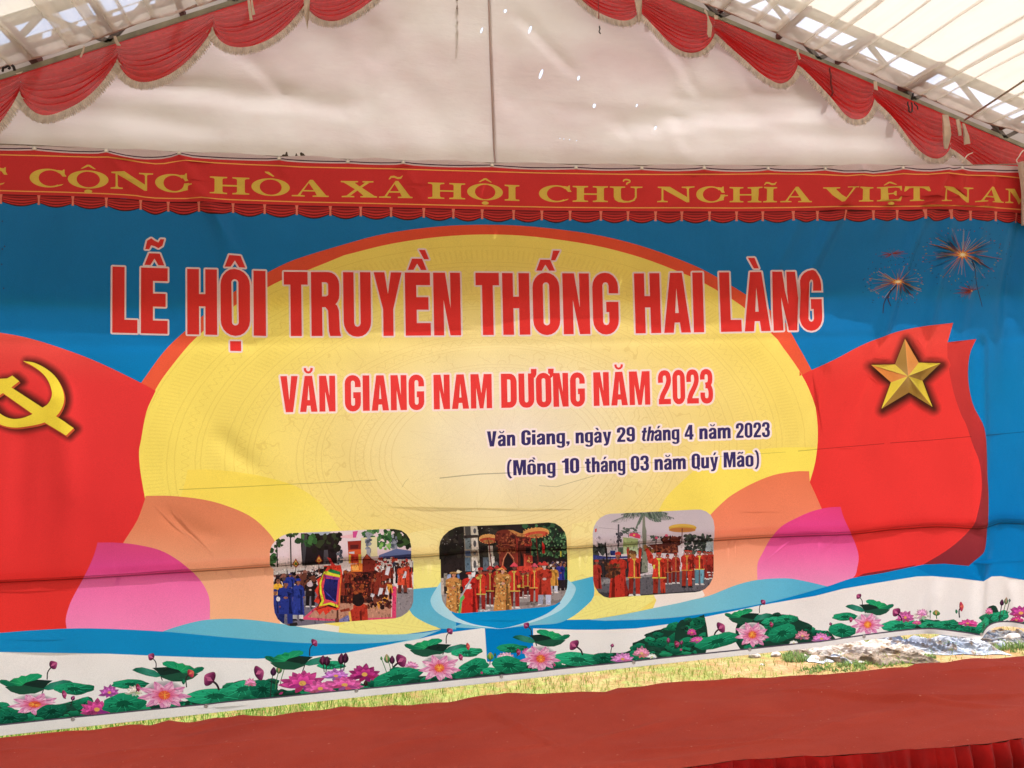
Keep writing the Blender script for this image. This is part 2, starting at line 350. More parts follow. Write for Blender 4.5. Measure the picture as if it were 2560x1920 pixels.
# ------------------------------------------------------------------ lettering: two hand-drawn alphabets (height 100)
def rr(x0, y0, x1, y1, r=0, corners='abcd', ry=None):
    """a=bl b=br c=tr d=tl rounded"""
    ry = ry or r; o = []
    for k, (cx, cy, a) in zip('abcd', ((x0+r, y0+ry, 180), (x1-r, y0+ry, 270), (x1-r, y1-ry, 0), (x0+r, y1-ry, 90))):
        if r and k in corners: o += [(cx+r*math.cos(R(a+90*i/5)), cy+ry*math.sin(R(a+90*i/5))) for i in range(6)]
        else: o.append({'a': (x0, y0), 'b': (x1, y0), 'c': (x1, y1), 'd': (x0, y1)}[k])
    return o
def fl(*c): return [(c[i], c[i+1]) for i in range(0, len(c), 2)]
def stk(c, w): return stroke(cr(fl(*c), 4), w)
SANS = {
 'I': (18, [rr(0, 0, 18, 100)], []),
 'L': (37, [fl(0, 0, 37, 0, 37, 20, 18, 20, 18, 100, 0, 100)], []),
 'E': (40, [fl(0, 0, 40, 0, 40, 20, 18, 20, 18, 41, 37, 41, 37, 61, 18, 61, 18, 80, 40, 80, 40, 100, 0, 100)], []),
 'H': (43, [fl(0, 0, 17, 0, 17, 43, 26, 43, 26, 0, 43, 0, 43, 100, 26, 100, 26, 62, 17, 62, 17, 100, 0, 100)], []),
 'O': (43, [rr(0, -1, 43, 101, 21, 'abcd', 24)], [rr(16.5, 15, 26.5, 85, 5)]),
 'T': (37, [fl(10, 0, 27, 0, 27, 80, 37, 80, 37, 100, 0, 100, 0, 80, 10, 80)], []),
 'R': (45, [fl(0, 0, 17, 0, 17, 50, 0, 50), rr(0, 45, 44, 100, 17, 'bc', 20), fl(14, 46, 22, 45, 26, 40, 27, 8, 29, 0, 46, 0, 44, 8, 43, 40, 40, 48, 34, 52, 14, 52)], [rr(17, 62, 26.5, 84, 4, 'bc')]),
 'U': (43, [rr(0, -1, 43, 100, 20, 'ab', 24)], [fl(16.5, 101, 16.5, 20, 18, 16, 21.5, 14.5, 25, 16, 26.5, 20, 26.5, 101)]),
 'Y': (44, [fl(14, 0, 30, 0, 30, 42, 44, 100, 27, 100, 22, 66, 17, 100, 0, 100, 14, 42)], []),
 'N': (43, [fl(0, 0, 16, 0, 16, 56, 26, 0, 43, 0, 43, 100, 27, 100, 27, 44, 19, 100, 0, 100)], []),
 'G': (42, [fl(*sum(([a, b] for a, b in rr(0, -1, 42, 101, 20, 'abcd', 24)), []))], [fl(16.5, 20, 18, 16, 21.5, 14.5, 25, 16, 26.5, 20, 26.5, 36, 22, 36, 22, 53, 50, 53, 50, 67, 26.5, 67, 26.5, 80, 25, 84, 21.5, 85.5, 18, 84, 16.5, 80)]),
 'A': (46, [fl(0, 0, 16.5, 0, 18.5, 17, 27.5, 17, 29.5, 0, 46, 0, 33, 100, 13, 100)], [fl(20, 33, 26, 33, 23, 74)]),
 'V': (45, [fl(13, 0, 32, 0, 45, 100, 28, 100, 22.5, 34, 17, 100, 0, 100)], []),
 'M': (58, [fl(0, 0, 15, 0, 15, 60, 24, 0, 34, 0, 43, 60, 43, 0, 58, 0, 58, 100, 36, 100, 29, 44, 22, 100, 0, 100)], []),
 'D': (43, [rr(0, 0, 43, 100, 19, 'bc', 24)], [rr(17, 17, 26, 83, 4, 'bc')]),
 'Q': (43, [rr(0, -1, 43, 101, 21, 'abcd', 24), fl(22, 12, 32, 16, 44, -4, 34, -10)], [rr(16.5, 15, 26.5, 85, 5)]),
 '0': (42, [rr(0, -1, 42, 101, 20, 'abcd', 24)], [rr(16, 15, 26, 85, 5)]),
 '2': (42, [stk((8, 64, 8, 80, 12, 90, 21, 93, 30, 90, 34, 80, 34, 66, 28, 50, 14, 26, 10, 10), 16), rr(1, 0, 41, 16)], []),
 '3': (42, [stk((8, 70, 8, 80, 12, 90, 21, 93, 30, 90, 34, 81, 34, 66, 29, 56, 18, 53), 16), stk((18, 52, 29, 50, 35, 38, 35, 20, 31, 10, 21, 7, 12, 10, 8, 20, 8, 32), 16)], []),
 '1': (30, [fl(13, 0, 13, 72, 0, 72, 0, 83, 9, 87, 15, 100, 30, 100, 30, 0)], []),
 '4': (46, [fl(24, 0, 24, 20, 0, 20, 0, 36, 22, 100, 40, 100, 40, 36, 46, 36, 46, 20, 40, 20, 40, 0)], [fl(13, 36, 24, 36, 24, 70)]),
 '9': (42, [rr(0, 38, 42, 101, 20, 'abcd', 20), stk((34, 62, 34, 22, 31, 11, 21, 7, 12, 10, 8, 18, 8, 30), 16)], [rr(16, 52, 26, 86, 5)]),
 'a': (38, [stk((8, 50, 8, 58, 13, 66, 20, 68, 27, 65, 30, 56, 30, 30, 30, 0), 15), stk((28, 40, 16, 37, 8, 28, 8, 14, 12, 6, 20, 8, 29, 18), 14)], []),
 'n': (40, [rr(0, 0, 16, 73), stk((10, 56, 19, 65, 27, 66, 31, 60, 32, 48, 32, 0), 16)], []),
 'm': (64, [rr(0, 0, 16, 73), stk((10, 56, 19, 65, 27, 66, 31, 60, 32, 48, 32, 0), 16), stk((34, 56, 43, 65, 51, 66, 55, 60, 56, 48, 56, 0), 16)], []),
 'g': (40, [rr(0, 3, 40, 74, 17, 'abd'), rr(25, -14, 40, 73), stk((32.5, -6, 30, -17, 20, -20, 10, -17, 8, -9), 12)], [rr(15.5, 16, 25, 61, 4.5)]),
 'i': (16, [rr(0, 0, 16, 73), rr(0, 83, 16, 99)], []),
 'y': (42, [fl(0, 73, 16.5, 73, 21.5, 28, 26, 73, 42, 73, 29, -6, 25, -16, 17, -22, 5, -21, 5, -9, 11, -9, 14, -4, 14, 2)], []),
 't': (30, [rr(7, 12, 23, 93), rr(0, 59, 30, 73), stk((15, 16, 18, 8, 24, 6.5, 30, 7), 13)], []),
 'h': (40, [rr(0, 0, 16, 100), stk((10, 56, 19, 65, 27, 66, 31, 60, 32, 48, 32, 0), 16)], []),
 'o': (40, [rr(0, -1, 40, 74, 18, 'abcd', 18)], [rr(15.5, 12, 24.5, 61, 4.5)]),
 'u': (40, [rr(24, 0, 40, 73), stk((8, 73, 8, 24, 9, 12, 13, 7, 21, 8, 30, 17), 16)], []),
 ',': (16, [fl(0, 17, 16, 17, 16, 2, 9, -14, 2, -14, 6, 0, 0, 0)], []),
 '(': (24, [stk((20, 104, 11, 88, 7, 60, 7, 25, 11, -2, 20, -18), 11)], []),
 ')': (24, [stk((4, 104, 13, 88, 17, 60, 17, 25, 13, -2, 4, -18), 11)], []),
}
def _ser(*p): return [fl(*q) for q in p]
def _b(x0, y0, x1, y1): return (x0, y0, x1, y0, x1, y1, x0, y1)
SERIF = {
 'I': (96, _ser((0, 0, 96, 0, 96, 7, 76, 9, 70, 15, 70, 85, 76, 91, 96, 93, 96, 100, 0, 100, 0, 93, 20, 91, 26, 85, 26, 15, 20, 9, 0, 7)), []),
 'C': (192, [ell(100, 50, 100, 53, 40), fl(140, 84, 168, 78, 180, 62, 187, 62, 187, 102, 180, 102, 174, 95, 150, 98), fl(140, 4, 170, 10, 190, 26, 184, 30, 160, 16, 140, 12)], [ell(110, 50, 62, 45, 36), fl(150, 12, 230, 30, 230, 62, 176, 62, 160, 80, 140, 70)]),
 'O': (224, [ell(112, 50, 112, 53, 44)], [ell(112, 50, 64, 46, 40)]),
 'A': (226, [fl(0, 0, 78, 0, 78, 7, 52, 9, 66, 32, 140, 32, 152, 9, 126, 7, 126, 0, 226, 0, 226, 7, 210, 9, 128, 103, 110, 103, 36, 9, 0, 7)], [fl(72, 40, 134, 40, 103, 84)]),
 'N': (240, [fl(0, 0, 68, 0, 68, 7, 46, 9, 40, 16, 40, 84, 190, -3, 206, -3, 206, 86, 212, 91, 240, 93, 240, 100, 160, 100, 160, 93, 186, 91, 194, 84, 194, 32, 82, 100, 4, 100, 4, 93, 28, 90, 28, 14, 22, 9, 0, 7)], []),
 'G': (218, [ell(100, 50, 100, 53, 40), fl(140, 84, 168, 78, 182, 62, 189, 62, 189, 102, 182, 102, 174, 95, 150, 98), fl(146, 4, 190, 14, 190, 38, 218, 41, 218, 47, 120, 47, 120, 41, 146, 38)], [ell(108, 50, 60, 45, 36), fl(158, 50, 230, 50, 230, 62, 176, 62, 162, 80, 140, 72), fl(192, -10, 230, -10, 230, 40, 192, 37)]),
 'X': (230, [fl(0, 93, 18, 91, 88, 50, 36, 10, 6, 7, 6, 0, 84, 0, 84, 7, 58, 9, 104, 42, 140, 12, 138, 8, 122, 7, 122, 0, 230, 0, 230, 7, 212, 10, 132, 60, 180, 91, 206, 93, 206, 100, 136, 100, 136, 93, 154, 91, 118, 67, 88, 88, 92, 92, 108, 93, 108, 100, 0, 100)], []),
 'U': (214, [fl(0, 100, 0, 93, 20, 91, 26, 86, 26, 34, 34, 14, 56, 1, 92, -3, 132, -1, 162, 10, 176, 30, 176, 86, 184, 91, 214, 93, 214, 100, 136, 100, 136, 93, 158, 91, 164, 86, 164, 32, 152, 16, 122, 7, 92, 9, 76, 20, 72, 36, 72, 86, 78, 91, 100, 93, 100, 100)], []),
 'V': (216, [fl(0, 100, 0, 93, 20, 91, 106, -4, 120, -4, 186, 88, 196, 91, 216, 93, 216, 100, 146, 100, 146, 93, 166, 91, 172, 86, 130, 22, 84, 84, 84, 91, 106, 93, 106, 100)], []),
 'E': (170, [fl(0, 0, 160, 0, 170, 32, 160, 32, 142, 12, 110, 8, 72, 8, 72, 46, 100, 46, 112, 34, 120, 34, 120, 66, 112, 66, 100, 54, 72, 54, 72, 92, 116, 92, 140, 86, 152, 70, 162, 70, 156, 100, 0, 100, 0, 93, 20, 91, 26, 85, 26, 15, 20, 9, 0, 7)], []),
 'T': (184, [fl(44, 0, 140, 0, 140, 7, 120, 9, 114, 15, 114, 92, 144, 88, 172, 66, 184, 66, 178, 100, 6, 100, 0, 66, 12, 66, 40, 88, 70, 92, 70, 15, 64, 9, 44, 7)], []),
 'M': (270, [fl(0, 0, 66, 0, 66, 7, 46, 9, 40, 16, 40, 82, 124, -2, 138, -2, 204, 82, 204, 14, 198, 9, 178, 7, 178, 0, 270, 0, 270, 7, 254, 9, 248, 15, 248, 85, 254, 91, 270, 93, 270, 100, 196, 100, 142, 30, 76, 100, 4, 100, 4, 93, 22, 91, 28, 85, 28, 15, 22, 9, 0, 7)], []),
 'H': (222, [], []),
}
_I = SERIF['I'][1][0]
SERIF['H'] = (222, [list(_I), [(x+126, y) for x, y in _I], fl(60, 45, 162, 45, 162, 54, 60, 54)], [])
# accents: drawn around the letter's centre (0); caps sit above 100, small letters above 73
SANS_ACC = {
 '^': fl(-15, 104, -8, 122, 8, 122, 15, 104, 6, 104, 0, 114, -6, 104), '`': fl(-13, 124, -1, 124, 6, 106, -3, 106), "'": fl(-5, 106, 4, 106, 13, 124, 1, 124),
 '.': fl(-8, -24, 8, -24, 8, -9, -8, -9), 'u': stroke(fl(-9, 122, -8, 115, -4, 110.5, 0, 109.5, 4, 110.5, 8, 115, 9, 122), 6.5),
 '~': fl(-15, 107, -8, 107, -4, 111, 2, 109, 8, 107, 13, 112, 14, 120, 8, 120, 5, 116, 0, 118, -6, 121, -12, 118),
 '~~': fl(-14, 128, -8, 128, -5, 134, 0, 133, 6, 130, 12, 134, 15, 144, 9, 144, 6, 139, 1, 141, -5, 145, -11, 141),
 '``': fl(3, 136, 13, 136, 19, 121, 11, 121), "''": fl(9, 121, 16, 121, 24, 137, 13, 137),
}
SERIF_ACC = {
 '^': fl(-42, 112, -8, 136, 8, 136, 42, 112, 32, 112, 0, 127, -32, 112), '`': fl(-36, 142, -12, 142, 22, 116, 12, 114, -30, 134), '.': ell(0, -20, 22, 11, 16),
 '~': fl(-50, 112, -42, 112, -30, 122, -10, 122, 12, 114, 34, 116, 46, 134, 40, 134, 28, 126, 10, 126, -12, 134, -36, 132),
 '?': stroke(cr(fl(-20, 132, -14, 142, 4, 145, 22, 139, 22, 129, 6, 122, 2, 112), 4), 9),
}
def glyphs(word, font, acc):
    """word: list of (letter, accents) -> [(adds, subs)], total width"""
    x = 0; o = []; gap = 5 if font is SANS else 12
    for ch, ac in word:
        wd, ad, su = font[ch]
        A = [[(px+x, py) for px, py in p] for p in ad]; S = [[(px+x, py) for px, py in p] for p in su]
        low = font is SANS and ch in 'anmgiytho u'
        c = x+wd/2
        for a in ac:
            if a == 'h':   # horn
                A.append(fl(x+wd-4, 84, x+wd+3, 88, x+wd+7, 96, x+wd+8, 113, x+wd-8, 113, x+wd-8, 99, x+wd-4, 97)); continue
            P = acc[a]; dy = -22 if low else 0
            A.append([(px+c, py+dy) for px, py in P])
        o.append((A, S)); x += wd+gap+(12 if (font is SERIF and ch in 'I') else 0)
    return o, x-gap
def parse(t):
    """letters with accents in [] : O[^.] """
    o = []; i = 0
    while i < len(t):
        ch = t[i]; ac = []; i += 1
        if i < len(t) and t[i] == '[':
            j = t.index(']', i); ac = t[i+1:j].split('|'); i = j+1
        o.append((ch, ac))
    return o
def setword(t, x0, x1, base, cap, font=SANS, acc=SANS_ACC, lean=0.0, slant=0.0, persp=0.0):
    gl, W = glyphs(parse(t), font, acc); out = []
    def m(p):
        u = p[0]/W; u = u*(1+persp)-persp*u*u
        x = x0+(x1-x0)*u; h = p[1]/100
        b, c = base(x), cap(x); y = b+(c-b)*h
        return (x+(b-y)*(slant-(lean(x) if callable(lean) else lean)), y)
    for A, S in gl: out.append(([[m(p) for p in q] for q in A], [[m(p) for p in q] for q in S]))
    return out
def curve(*c):
    xs = c[0::2]; ys = c[1::2]; return lambda x: float(np.interp(x, xs, ys))
# ------------------------------------------------------------------ the printed festival backdrop
B = Sheet()
PARTS = {}      # key -> (name, parent key, label)
def part(key, name, parent='banner', label=None): PARTS[key] = (name, parent, label); return key
part('banner', 'banner', None)
LX, RX = -620, 2640
eye_top = [(-560, 344), (-420, 350), (-250, 357), (-90, 363), (84.8, 369.4), (268, 378.3), (451, 386.9), (698.7, 397.8), (869.4, 404.4), (1007.5, 408.3), (1230, 413.3), (1440, 418), (1604, 420), (1758, 420.7), (1917.7, 421.8), (2062, 421.8), (2253, 421), (2401, 420.7), (2590, 424)]
eye_bot = [(-480, 1866), (-150, 1833), (181.6, 1799), (515, 1765), (891, 1726), (1252.5, 1690), (1583, 1655), (1874, 1624), (2161, 1592), (2444.6, 1583), (2600, 1556)]
sag = {5: 11, 15: 9, 6: 3, 7: 2, 8: 2}          # hem hangs below its rope between these eyelets
hem, top = [], []
for i in range(len(eye_top)-1):
    (x0, y0), (x1, y1) = eye_top[i], eye_top[i+1]
    for k in range(8):
        t = k/8; s_ = math.sin(math.pi*t); d = sag.get(i, 3)
        hem.append((x0+(x1-x0)*t, y0+(y1-y0)*t+s_*d))
        top.append((x0+(x1-x0)*t, y0+(y1-y0)*t-4+s_*(d-9 if i not in (5, 15) else d-16)))
hem.append(eye_top[-1]); top.append((eye_top[-1][0], eye_top[-1][1]-4))
hem = [(LX, 341)]+hem+[(RX, 425)]; top = [(LX, 337)]+top+[(RX, 421)]
hemf = curve(*sum(([a, b] for a, b in hem), []))
line_pts = [(LX, 1880), (0, 1813), (855, 1727), (1705, 1639.5), (2050, 1604.5)]+cr(Z(9, 250, 545, 600, 500, 900, 474, 1150, 482, 1450, 520, 1620, 540, 1680, 500, 1780, 418, 1900, 382, 2060, 384, 2212, 408), 3)+[(RX, 1566)]
linef = curve(*sum(([a, b] for a, b in line_pts), []))
marg = [(x, y+np.interp(x, [0, 900, 1700, 2600], [27, 20, 15, 12])) for x, y in line_pts]
WHITE = (238, 232, 230)
B.add('banner', top+marg[::-1], ('v', [(330, (216, 196, 204)), (440, (216, 196, 204)), (1000, WHITE), (1900, WHITE)]))
# blue field
low_blue = [(LX, 1660), (0, 1631), (272, 1636), (505, 1645), (641, 1647.5), (778, 1641.6), (860, 1633), (967, 1612), (1044, 1597), (1103, 1583), (1211, 1569)]
part('blue', 'blue_field')
up_blue_r = [(1332, 1570), (1433, 1573.6), (1511, 1573.6), (1589, 1570.5), (1710, 1555), (1762, 1542.5), (1894, 1515), (2038, 1490), (2108, 1472), (2186, 1458.5), (2244, 1449), (2291, 1441), (2330, 1440), (2400, 1446), (2450, 1451), (2478, 1441), (2501, 1440), (2560, 1450), (RX, 1462)]
B.add('blue', [(LX, 430), (RX, 500)]+[(RX, 1462)]+up_blue_r[::-1]+[(1332, 1653), (1217, 1653), (1211.6, 1569)]+low_blue[::-1],
      ('v', [(540, (30, 120, 188)), (820, (18, 120, 190)), (960, (8, 124, 190)), (1300, (0, 120, 192)), (1700, (4, 130, 200))]))
# sun disc with orange rim
part('rim', 'sun_rim'); part('sun', 'sun_disc')
o_top = [(352, 958), (408, 882), (463, 828), (540, 764), (622, 709), (669, 682), (739, 649), (860, 612), (970, 584), (1100, 567), (1219, 562.6), (1340, 567), (1480, 585), (1600, 613), (1710, 653), (1778, 684), (1863, 734), (1949, 793), (1995.5, 863), (2030, 925)]
B.add('rim', cr(o_top, 4)+[(2060, 1100), (2030, 1210), (1990, 1280), (360, 1260), (300, 1180), (300, 1040)], ('v', [(560, (226, 84, 58)), (900, (232, 92, 64))]))
sun_r = [(860, 639), (774, 674), (704, 701), (640, 735), (583, 769), (492, 843), (428, 917), (389, 973.5), (365.5, 1030), (352, 1100), (347, 1130), (350, 1177), (361.6, 1246.6)]
sun_t = [(860, 639), (980, 610), (1100, 593), (1219, 586.7), (1340, 592), (1480, 612), (1600, 642), (1700, 680), (1762, 708), (1855.5, 763.6), (1925.5, 829.6), (1988, 909), (2022.7, 971.6), (2042, 1041.5), (2045, 1099), (2038, 1157), (2024.6, 1204)]
SUN_COL = ('r', [(0, (242, 228, 212)), (.22, (242, 227, 190)), (.5, (243, 220, 146)), (.8, (245, 222, 116)), (1.2, (245, 222, 102))], (1290, 1090, 840, 560))
B.add('sun', cr(sun_t, 4)+[(2000, 1330), (1800, 1500), (1720, 1560), (1420, 1545), (1300, 1550), (1130, 1550), (1103, 1566), (928, 1590), (850, 1592), (700, 1566), (560, 1420)]+cr(sun_r, 4)[::-1][:-1], SUN_COL)
B.add('sun', [(1414, 1549), (1484, 1490), (1560, 1484), (1632, 1470), (1650, 1475), (1632, 1500), (1600, 1525), (1472, 1548)], (244, 233, 138))
B.add('sun', [(850, 1583), (845, 1565), (900, 1540), (1000, 1500), (1023, 1523), (1036.6, 1540.5), (1068, 1558), (1103, 1572), (1005, 1586), (928, 1588)], (244, 233, 138))
B.add('sun', [(1000, 1340), (1034, 1330), (1110, 1318), (1110, 1474), (1000, 1474)], ('v', [(1395, (246, 228, 158)), (1420, (246, 234, 140))]))
B.add('sun', [(1430, 1310), (1490, 1300), (1490, 1442), (1418, 1460)], ('v', [(1370, (246, 228, 158)), (1390, (246, 234, 140))]))
# tear-drop petals
for k in ('pyl', 'pyr'): part(k, 'petal', label='bright yellow printed petal')
for k in ('ppl', 'ppr'): part(k, 'petal', label='peach printed petal')
for k in ('pkl', 'pkr'): part(k, 'petal', label='pink printed petal')
B.add('pyl', cr([(468.5, 1174.7), (520, 1174), (564, 1176.6), (612, 1183), (661, 1192), (739, 1215.5), (797, 1254), (840, 1309), (862, 1345)], 4)+[(850, 1420), (560, 1420), (420, 1260), (452, 1240), (463, 1204)],
      ('l', [(0, (246, 218, 96)), (.6, (246, 222, 96)), (1, (246, 228, 120))], ((468, 1175), (700, 1420))))
B.add('pyr', cr([(1640, 1290), (1666, 1243), (1710, 1200), (1760, 1160), (1830, 1136), (1930, 1120), (2043, 1118)], 4)+[(2038, 1157), (2022, 1204), (2000, 1300), (1800, 1330)],
      ('h', [(1640, (248, 224, 104)), (2040, (250, 230, 100))]))
PEACH = ('v', [(1180, (214, 122, 90)), (1320, (222, 134, 98)), (1440, (240, 170, 134)), (1560, (250, 184, 142))])
B.add('ppl', [(363, 1240)]+cr([(363, 1240), (428, 1240), (505, 1248.6), (564, 1264), (622, 1289), (661, 1320.5), (690, 1360), (705, 1420)], 4)+[(720, 1570), (500, 1590), (300, 1480), (280, 1380)]+cr([(307, 1357), (342, 1301), (361, 1250)], 3), PEACH)
B.add('ppr', cr([(1776, 1288), (1797, 1266), (1828, 1239), (1875, 1211.6), (1933, 1188), (1988, 1178.6), (2022.7, 1178)], 4)+[(2024.6, 1206), (2038, 1235), (2054, 1270), (2100, 1340), (1960, 1470), (1836, 1470), (1740, 1515), (1740, 1300)],
      ('v', [(1180, (232, 124, 88)), (1320, (238, 136, 104)), (1420, (246, 170, 138)), (1510, (248, 186, 156))]))
# flags
part('fl', 'flag', label='red printed flag with yellow hammer and sickle'); part('fr', 'flag', label='red printed flag with gold star')
B.add('fl', [(LX, 800), (-300, 806)]+cr([(-300, 806), (-120, 816), (0, 831.6), (78, 847), (175, 878), (253, 909), (352, 957), (389, 977)], 4)+cr([(389, 977), (365.5, 1030), (352, 1100), (347, 1130), (350, 1177), (361.6, 1246.6)], 4)+cr([(361, 1250), (342, 1301), (307, 1357)], 3)+[(300, 1420), (240, 1600), (0, 1600), (LX, 1640)],
      ('v', [(830, (232, 86, 78)), (960, (226, 58, 60)), (1300, (222, 52, 54)), (1560, (230, 54, 50))]))
fr_right = [(2437, 848), (2421, 890), (2417, 948), (2427, 1006.5), (2446.5, 1057), (2456, 1100), (2462, 1176.6), (2468, 1227), (2469, 1278), (2466, 1324), (2458, 1371), (2450, 1386.6), (2436, 1401), (2421, 1414.6)]
fr_bot = [(2421, 1414.6), (2361, 1409), (2306.5, 1411), (2283, 1416), (2205.4, 1433), (2131.5, 1447), (2070, 1468)]
RED_R = ('v', [(800, (232, 80, 72)), (960, (228, 58, 56)), (1400, (236, 56, 56))])
B.add('fr', cr([(2000, 940), (2030, 925), (2089, 898), (2147, 866.6), (2205, 841), (2283, 820), (2380, 807.5)], 4)+[(2366, 856)]+cr(fr_right, 3)+fr_bot+[(2040, 1440), (2054, 1272), (2038, 1235), (2024.6, 1206)]+cr([(2024.6, 1204), (2038, 1157), (2045, 1099), (2042, 1041.5), (2022.7, 971.6), (2000, 928)], 3), RED_R)
B.add('fr', [(2366, 856)]+cr(fr_right, 3)+[(2361, 1409), (2306.5, 1411)]+cr([(2306.5, 1411), (2361, 1379), (2400, 1348), (2431, 1313), (2441, 1278), (2447, 1235), (2447, 1196), (2441, 1149), (2427, 1106.7), (2411.5, 1060), (2400, 1037.7), (2380, 979), (2367, 909), (2365, 870)], 3),
      ('v', [(850, (206, 60, 58)), (1060, (182, 52, 54)), (1200, (150, 48, 54)), (1330, (150, 50, 58)), (1410, (134, 44, 54))]))
B.add('fr', [(2131.5, 1447), (2160, 1434), (2290, 1412), (2283, 1416), (2205.4, 1433)], (134, 44, 54))
B.add('pkl', [(243, 1357)]+cr([(280, 1357), (330.5, 1361), (389, 1373), (428, 1390.5), (466.6, 1418), (498, 1449), (517, 1480), (524, 1510), (523, 1570)], 4)+[(408, 1600), (165, 1600)]+cr([(165, 1572), (163, 1548), (171, 1517), (183, 1490), (214, 1433), (233, 1390.5), (243, 1357)], 4)[:-1],
      ('v', [(1357, (212, 70, 124)), (1430, (222, 76, 146)), (1455, (242, 110, 172)), (1570, (246, 136, 188))]))
B.add('pkr', [(2100.5, 1267)]+cr([(2100.5, 1267), (2108, 1293), (2124, 1328), (2139, 1363), (2146, 1390.5), (2143, 1417.7), (2131, 1446), (2069, 1480)], 4)+[(1893.6, 1470)]+cr([(1893.6, 1449), (1894, 1410), (1906, 1383), (1925.5, 1348), (1953, 1316.6), (1991.6, 1295), (2030.5, 1278), (2069, 1269), (2100.5, 1267)], 4)[:-1],
      ('v', [(1267, (228, 66, 130)), (1335, (230, 74, 148)), (1400, (238, 112, 172)), (1460, (238, 146, 192))]))
# waves
for k, l in (('w1', 'mid blue printed wave'), ('w2', 'pale blue printed wave'), ('w3', 'pale blue printed wave'), ('w4', 'mid blue printed wave'), ('w5', 'printed blue bowl with pale rim')): part(k, 'wave', label=l)
B.add('banner', [(700, 1540), (848, 1566), (846, 1590), (790, 1590), (700, 1580)], (240, 232, 218))
B.add('w2', cr([(400, 1584), (408, 1579), (447, 1566), (505, 1552), (564, 1548), (622, 1550), (700, 1560), (778, 1572), (860, 1582.5), (928, 1586), (1005.5, 1585), (1060, 1581), (1103, 1573.6)], 4)+[(1044, 1597), (860, 1633), (500, 1620)], ('h', [(400, (98, 182, 210)), (900, (126, 194, 214)), (1100, (150, 204, 222))]))
B.add('w1', [(LX, 1650)]+cr([(-300, 1612), (0, 1583), (97, 1575.5), (194, 1572), (311, 1575), (408, 1580), (505, 1589), (583, 1596), (739, 1607), (860, 1609), (947, 1606.6), (1025, 1598)], 4)+low_blue[7::-1], ('h', [(0, (20, 136, 196)), (800, (16, 140, 200))]))
B.add('w4', cr([(1400, 1553), (1414, 1549), (1511, 1550), (1610, 1548), (1710, 1541), (1817, 1525), (1941, 1501.7), (2008, 1482), (2069, 1466), (2131.5, 1445), (2205.4, 1433), (2283, 1416)], 4)+up_blue_r[12::-1], (8, 134, 202))
B.add('w3', cr([(1472, 1549), (1569, 1533), (1710, 1503.6), (1770, 1490), (1836, 1464), (1894, 1450), (1964, 1445.7), (2011, 1452.7), (2069, 1466)], 4)+cr([(2069, 1466), (1941, 1501.7), (1817, 1525), (1710, 1541), (1610, 1548), (1511, 1551)], 4), ('h', [(1480, (150, 200, 216)), (1750, (124, 194, 216)), (2050, (86, 178, 216))]))
B.add('banner', [(1632, 1484), (1756, 1476), (1762, 1488), (1757, 1493), (1700, 1507), (1632, 1520), (1640, 1500)], (244, 232, 226))
B.add('w5', [(1034.7, 1472), (1103, 1466), (1140, 1460), (1140, 1573), (1103, 1571)]+cr([(1103, 1571), (1068, 1558), (1036.6, 1540.5), (1023, 1523), (1015, 1500)], 3), ('v', [(1470, (86, 176, 212)), (1560, (104, 186, 214))]))
B.add('w5', cr([(1130, 1568), (1192, 1570), (1258, 1569), (1330, 1562), (1390, 1558), (1425, 1544), (1456.5, 1521), (1484, 1490), (1482, 1441)], 3)+[(1417.6, 1456.6), (1390, 1470)], ('h', [(1340, (128, 192, 214)), (1420, (96, 182, 214)), (1480, (72, 172, 212))]))
B.add('w5', [(1103, 1452)]+cr([(1103, 1452), (1079, 1490), (1077.5, 1509), (1091, 1529), (1122, 1548), (1161, 1560), (1219, 1568), (1258, 1570), (1336, 1553), (1394, 1529), (1421.5, 1505.6), (1437, 1480), (1437, 1465), (1419.6, 1449)], 4)+[(1390, 1440), (1120, 1440)], ('h', [(1080, (164, 214, 234)), (1230, (214, 232, 240)), (1430, (166, 214, 234))]))
B.add('w5', [(1120, 1500), (1130, 1533)]+cr([(1130, 1533), (1145.5, 1545), (1180.5, 1559), (1225, 1567), (1258, 1569.5), (1316.5, 1554), (1367, 1533), (1400, 1508)], 4)+[(1390, 1480)], ('v', [(1500, (4, 138, 206)), (1570, (10, 146, 210))]))
# header strip
part('head', 'header_strip', label='red header strip with thin yellow lines'); part('val', 'curtain_border', label='printed red scalloped curtain border')
ln1 = [(LX, 364), (-200, 377)]+[(0, 385), (140, 389), (272, 394.6), (389, 410), (466.6, 404.4), (700, 416), (860, 420.5), (1239, 429.6), (1550, 435.5), (1700, 436), (2011, 435.5), (2062, 437), (2147, 441), (2253, 437), (2361, 436), (2547, 443), (RX, 446)]
ln2 = [(LX, 448), (-200, 467)]+[(0, 475), (155.5, 479.4), (311, 486.8), (389, 495.7), (505, 497), (622, 501.5), (860, 508), (1239, 516), (1710, 520), (2089, 518), (2380, 516), (2547, 521), (RX, 523)]
vtop = [(x, y+9) for x, y in ln2]
f2 = curve(*sum(([a, b] for a, b in vtop), []))
seps = [-570, -480, -390, -300, -200, -95, 0, 95, 181, 265.5, 352, 421, 498, 583, 662, 742, 826, 901.7, 977.5, 1059, 1133, 1205, 1284, 1355, 1425.5, 1502.5, 1570.5, 1639, 1704, 1774, 1842, 1908, 1982.7, 2044, 2110, 2182, 2241.6, 2305.5, 2372.7, 2427, 2491, 2549.5, 2612]
HD = np.interp
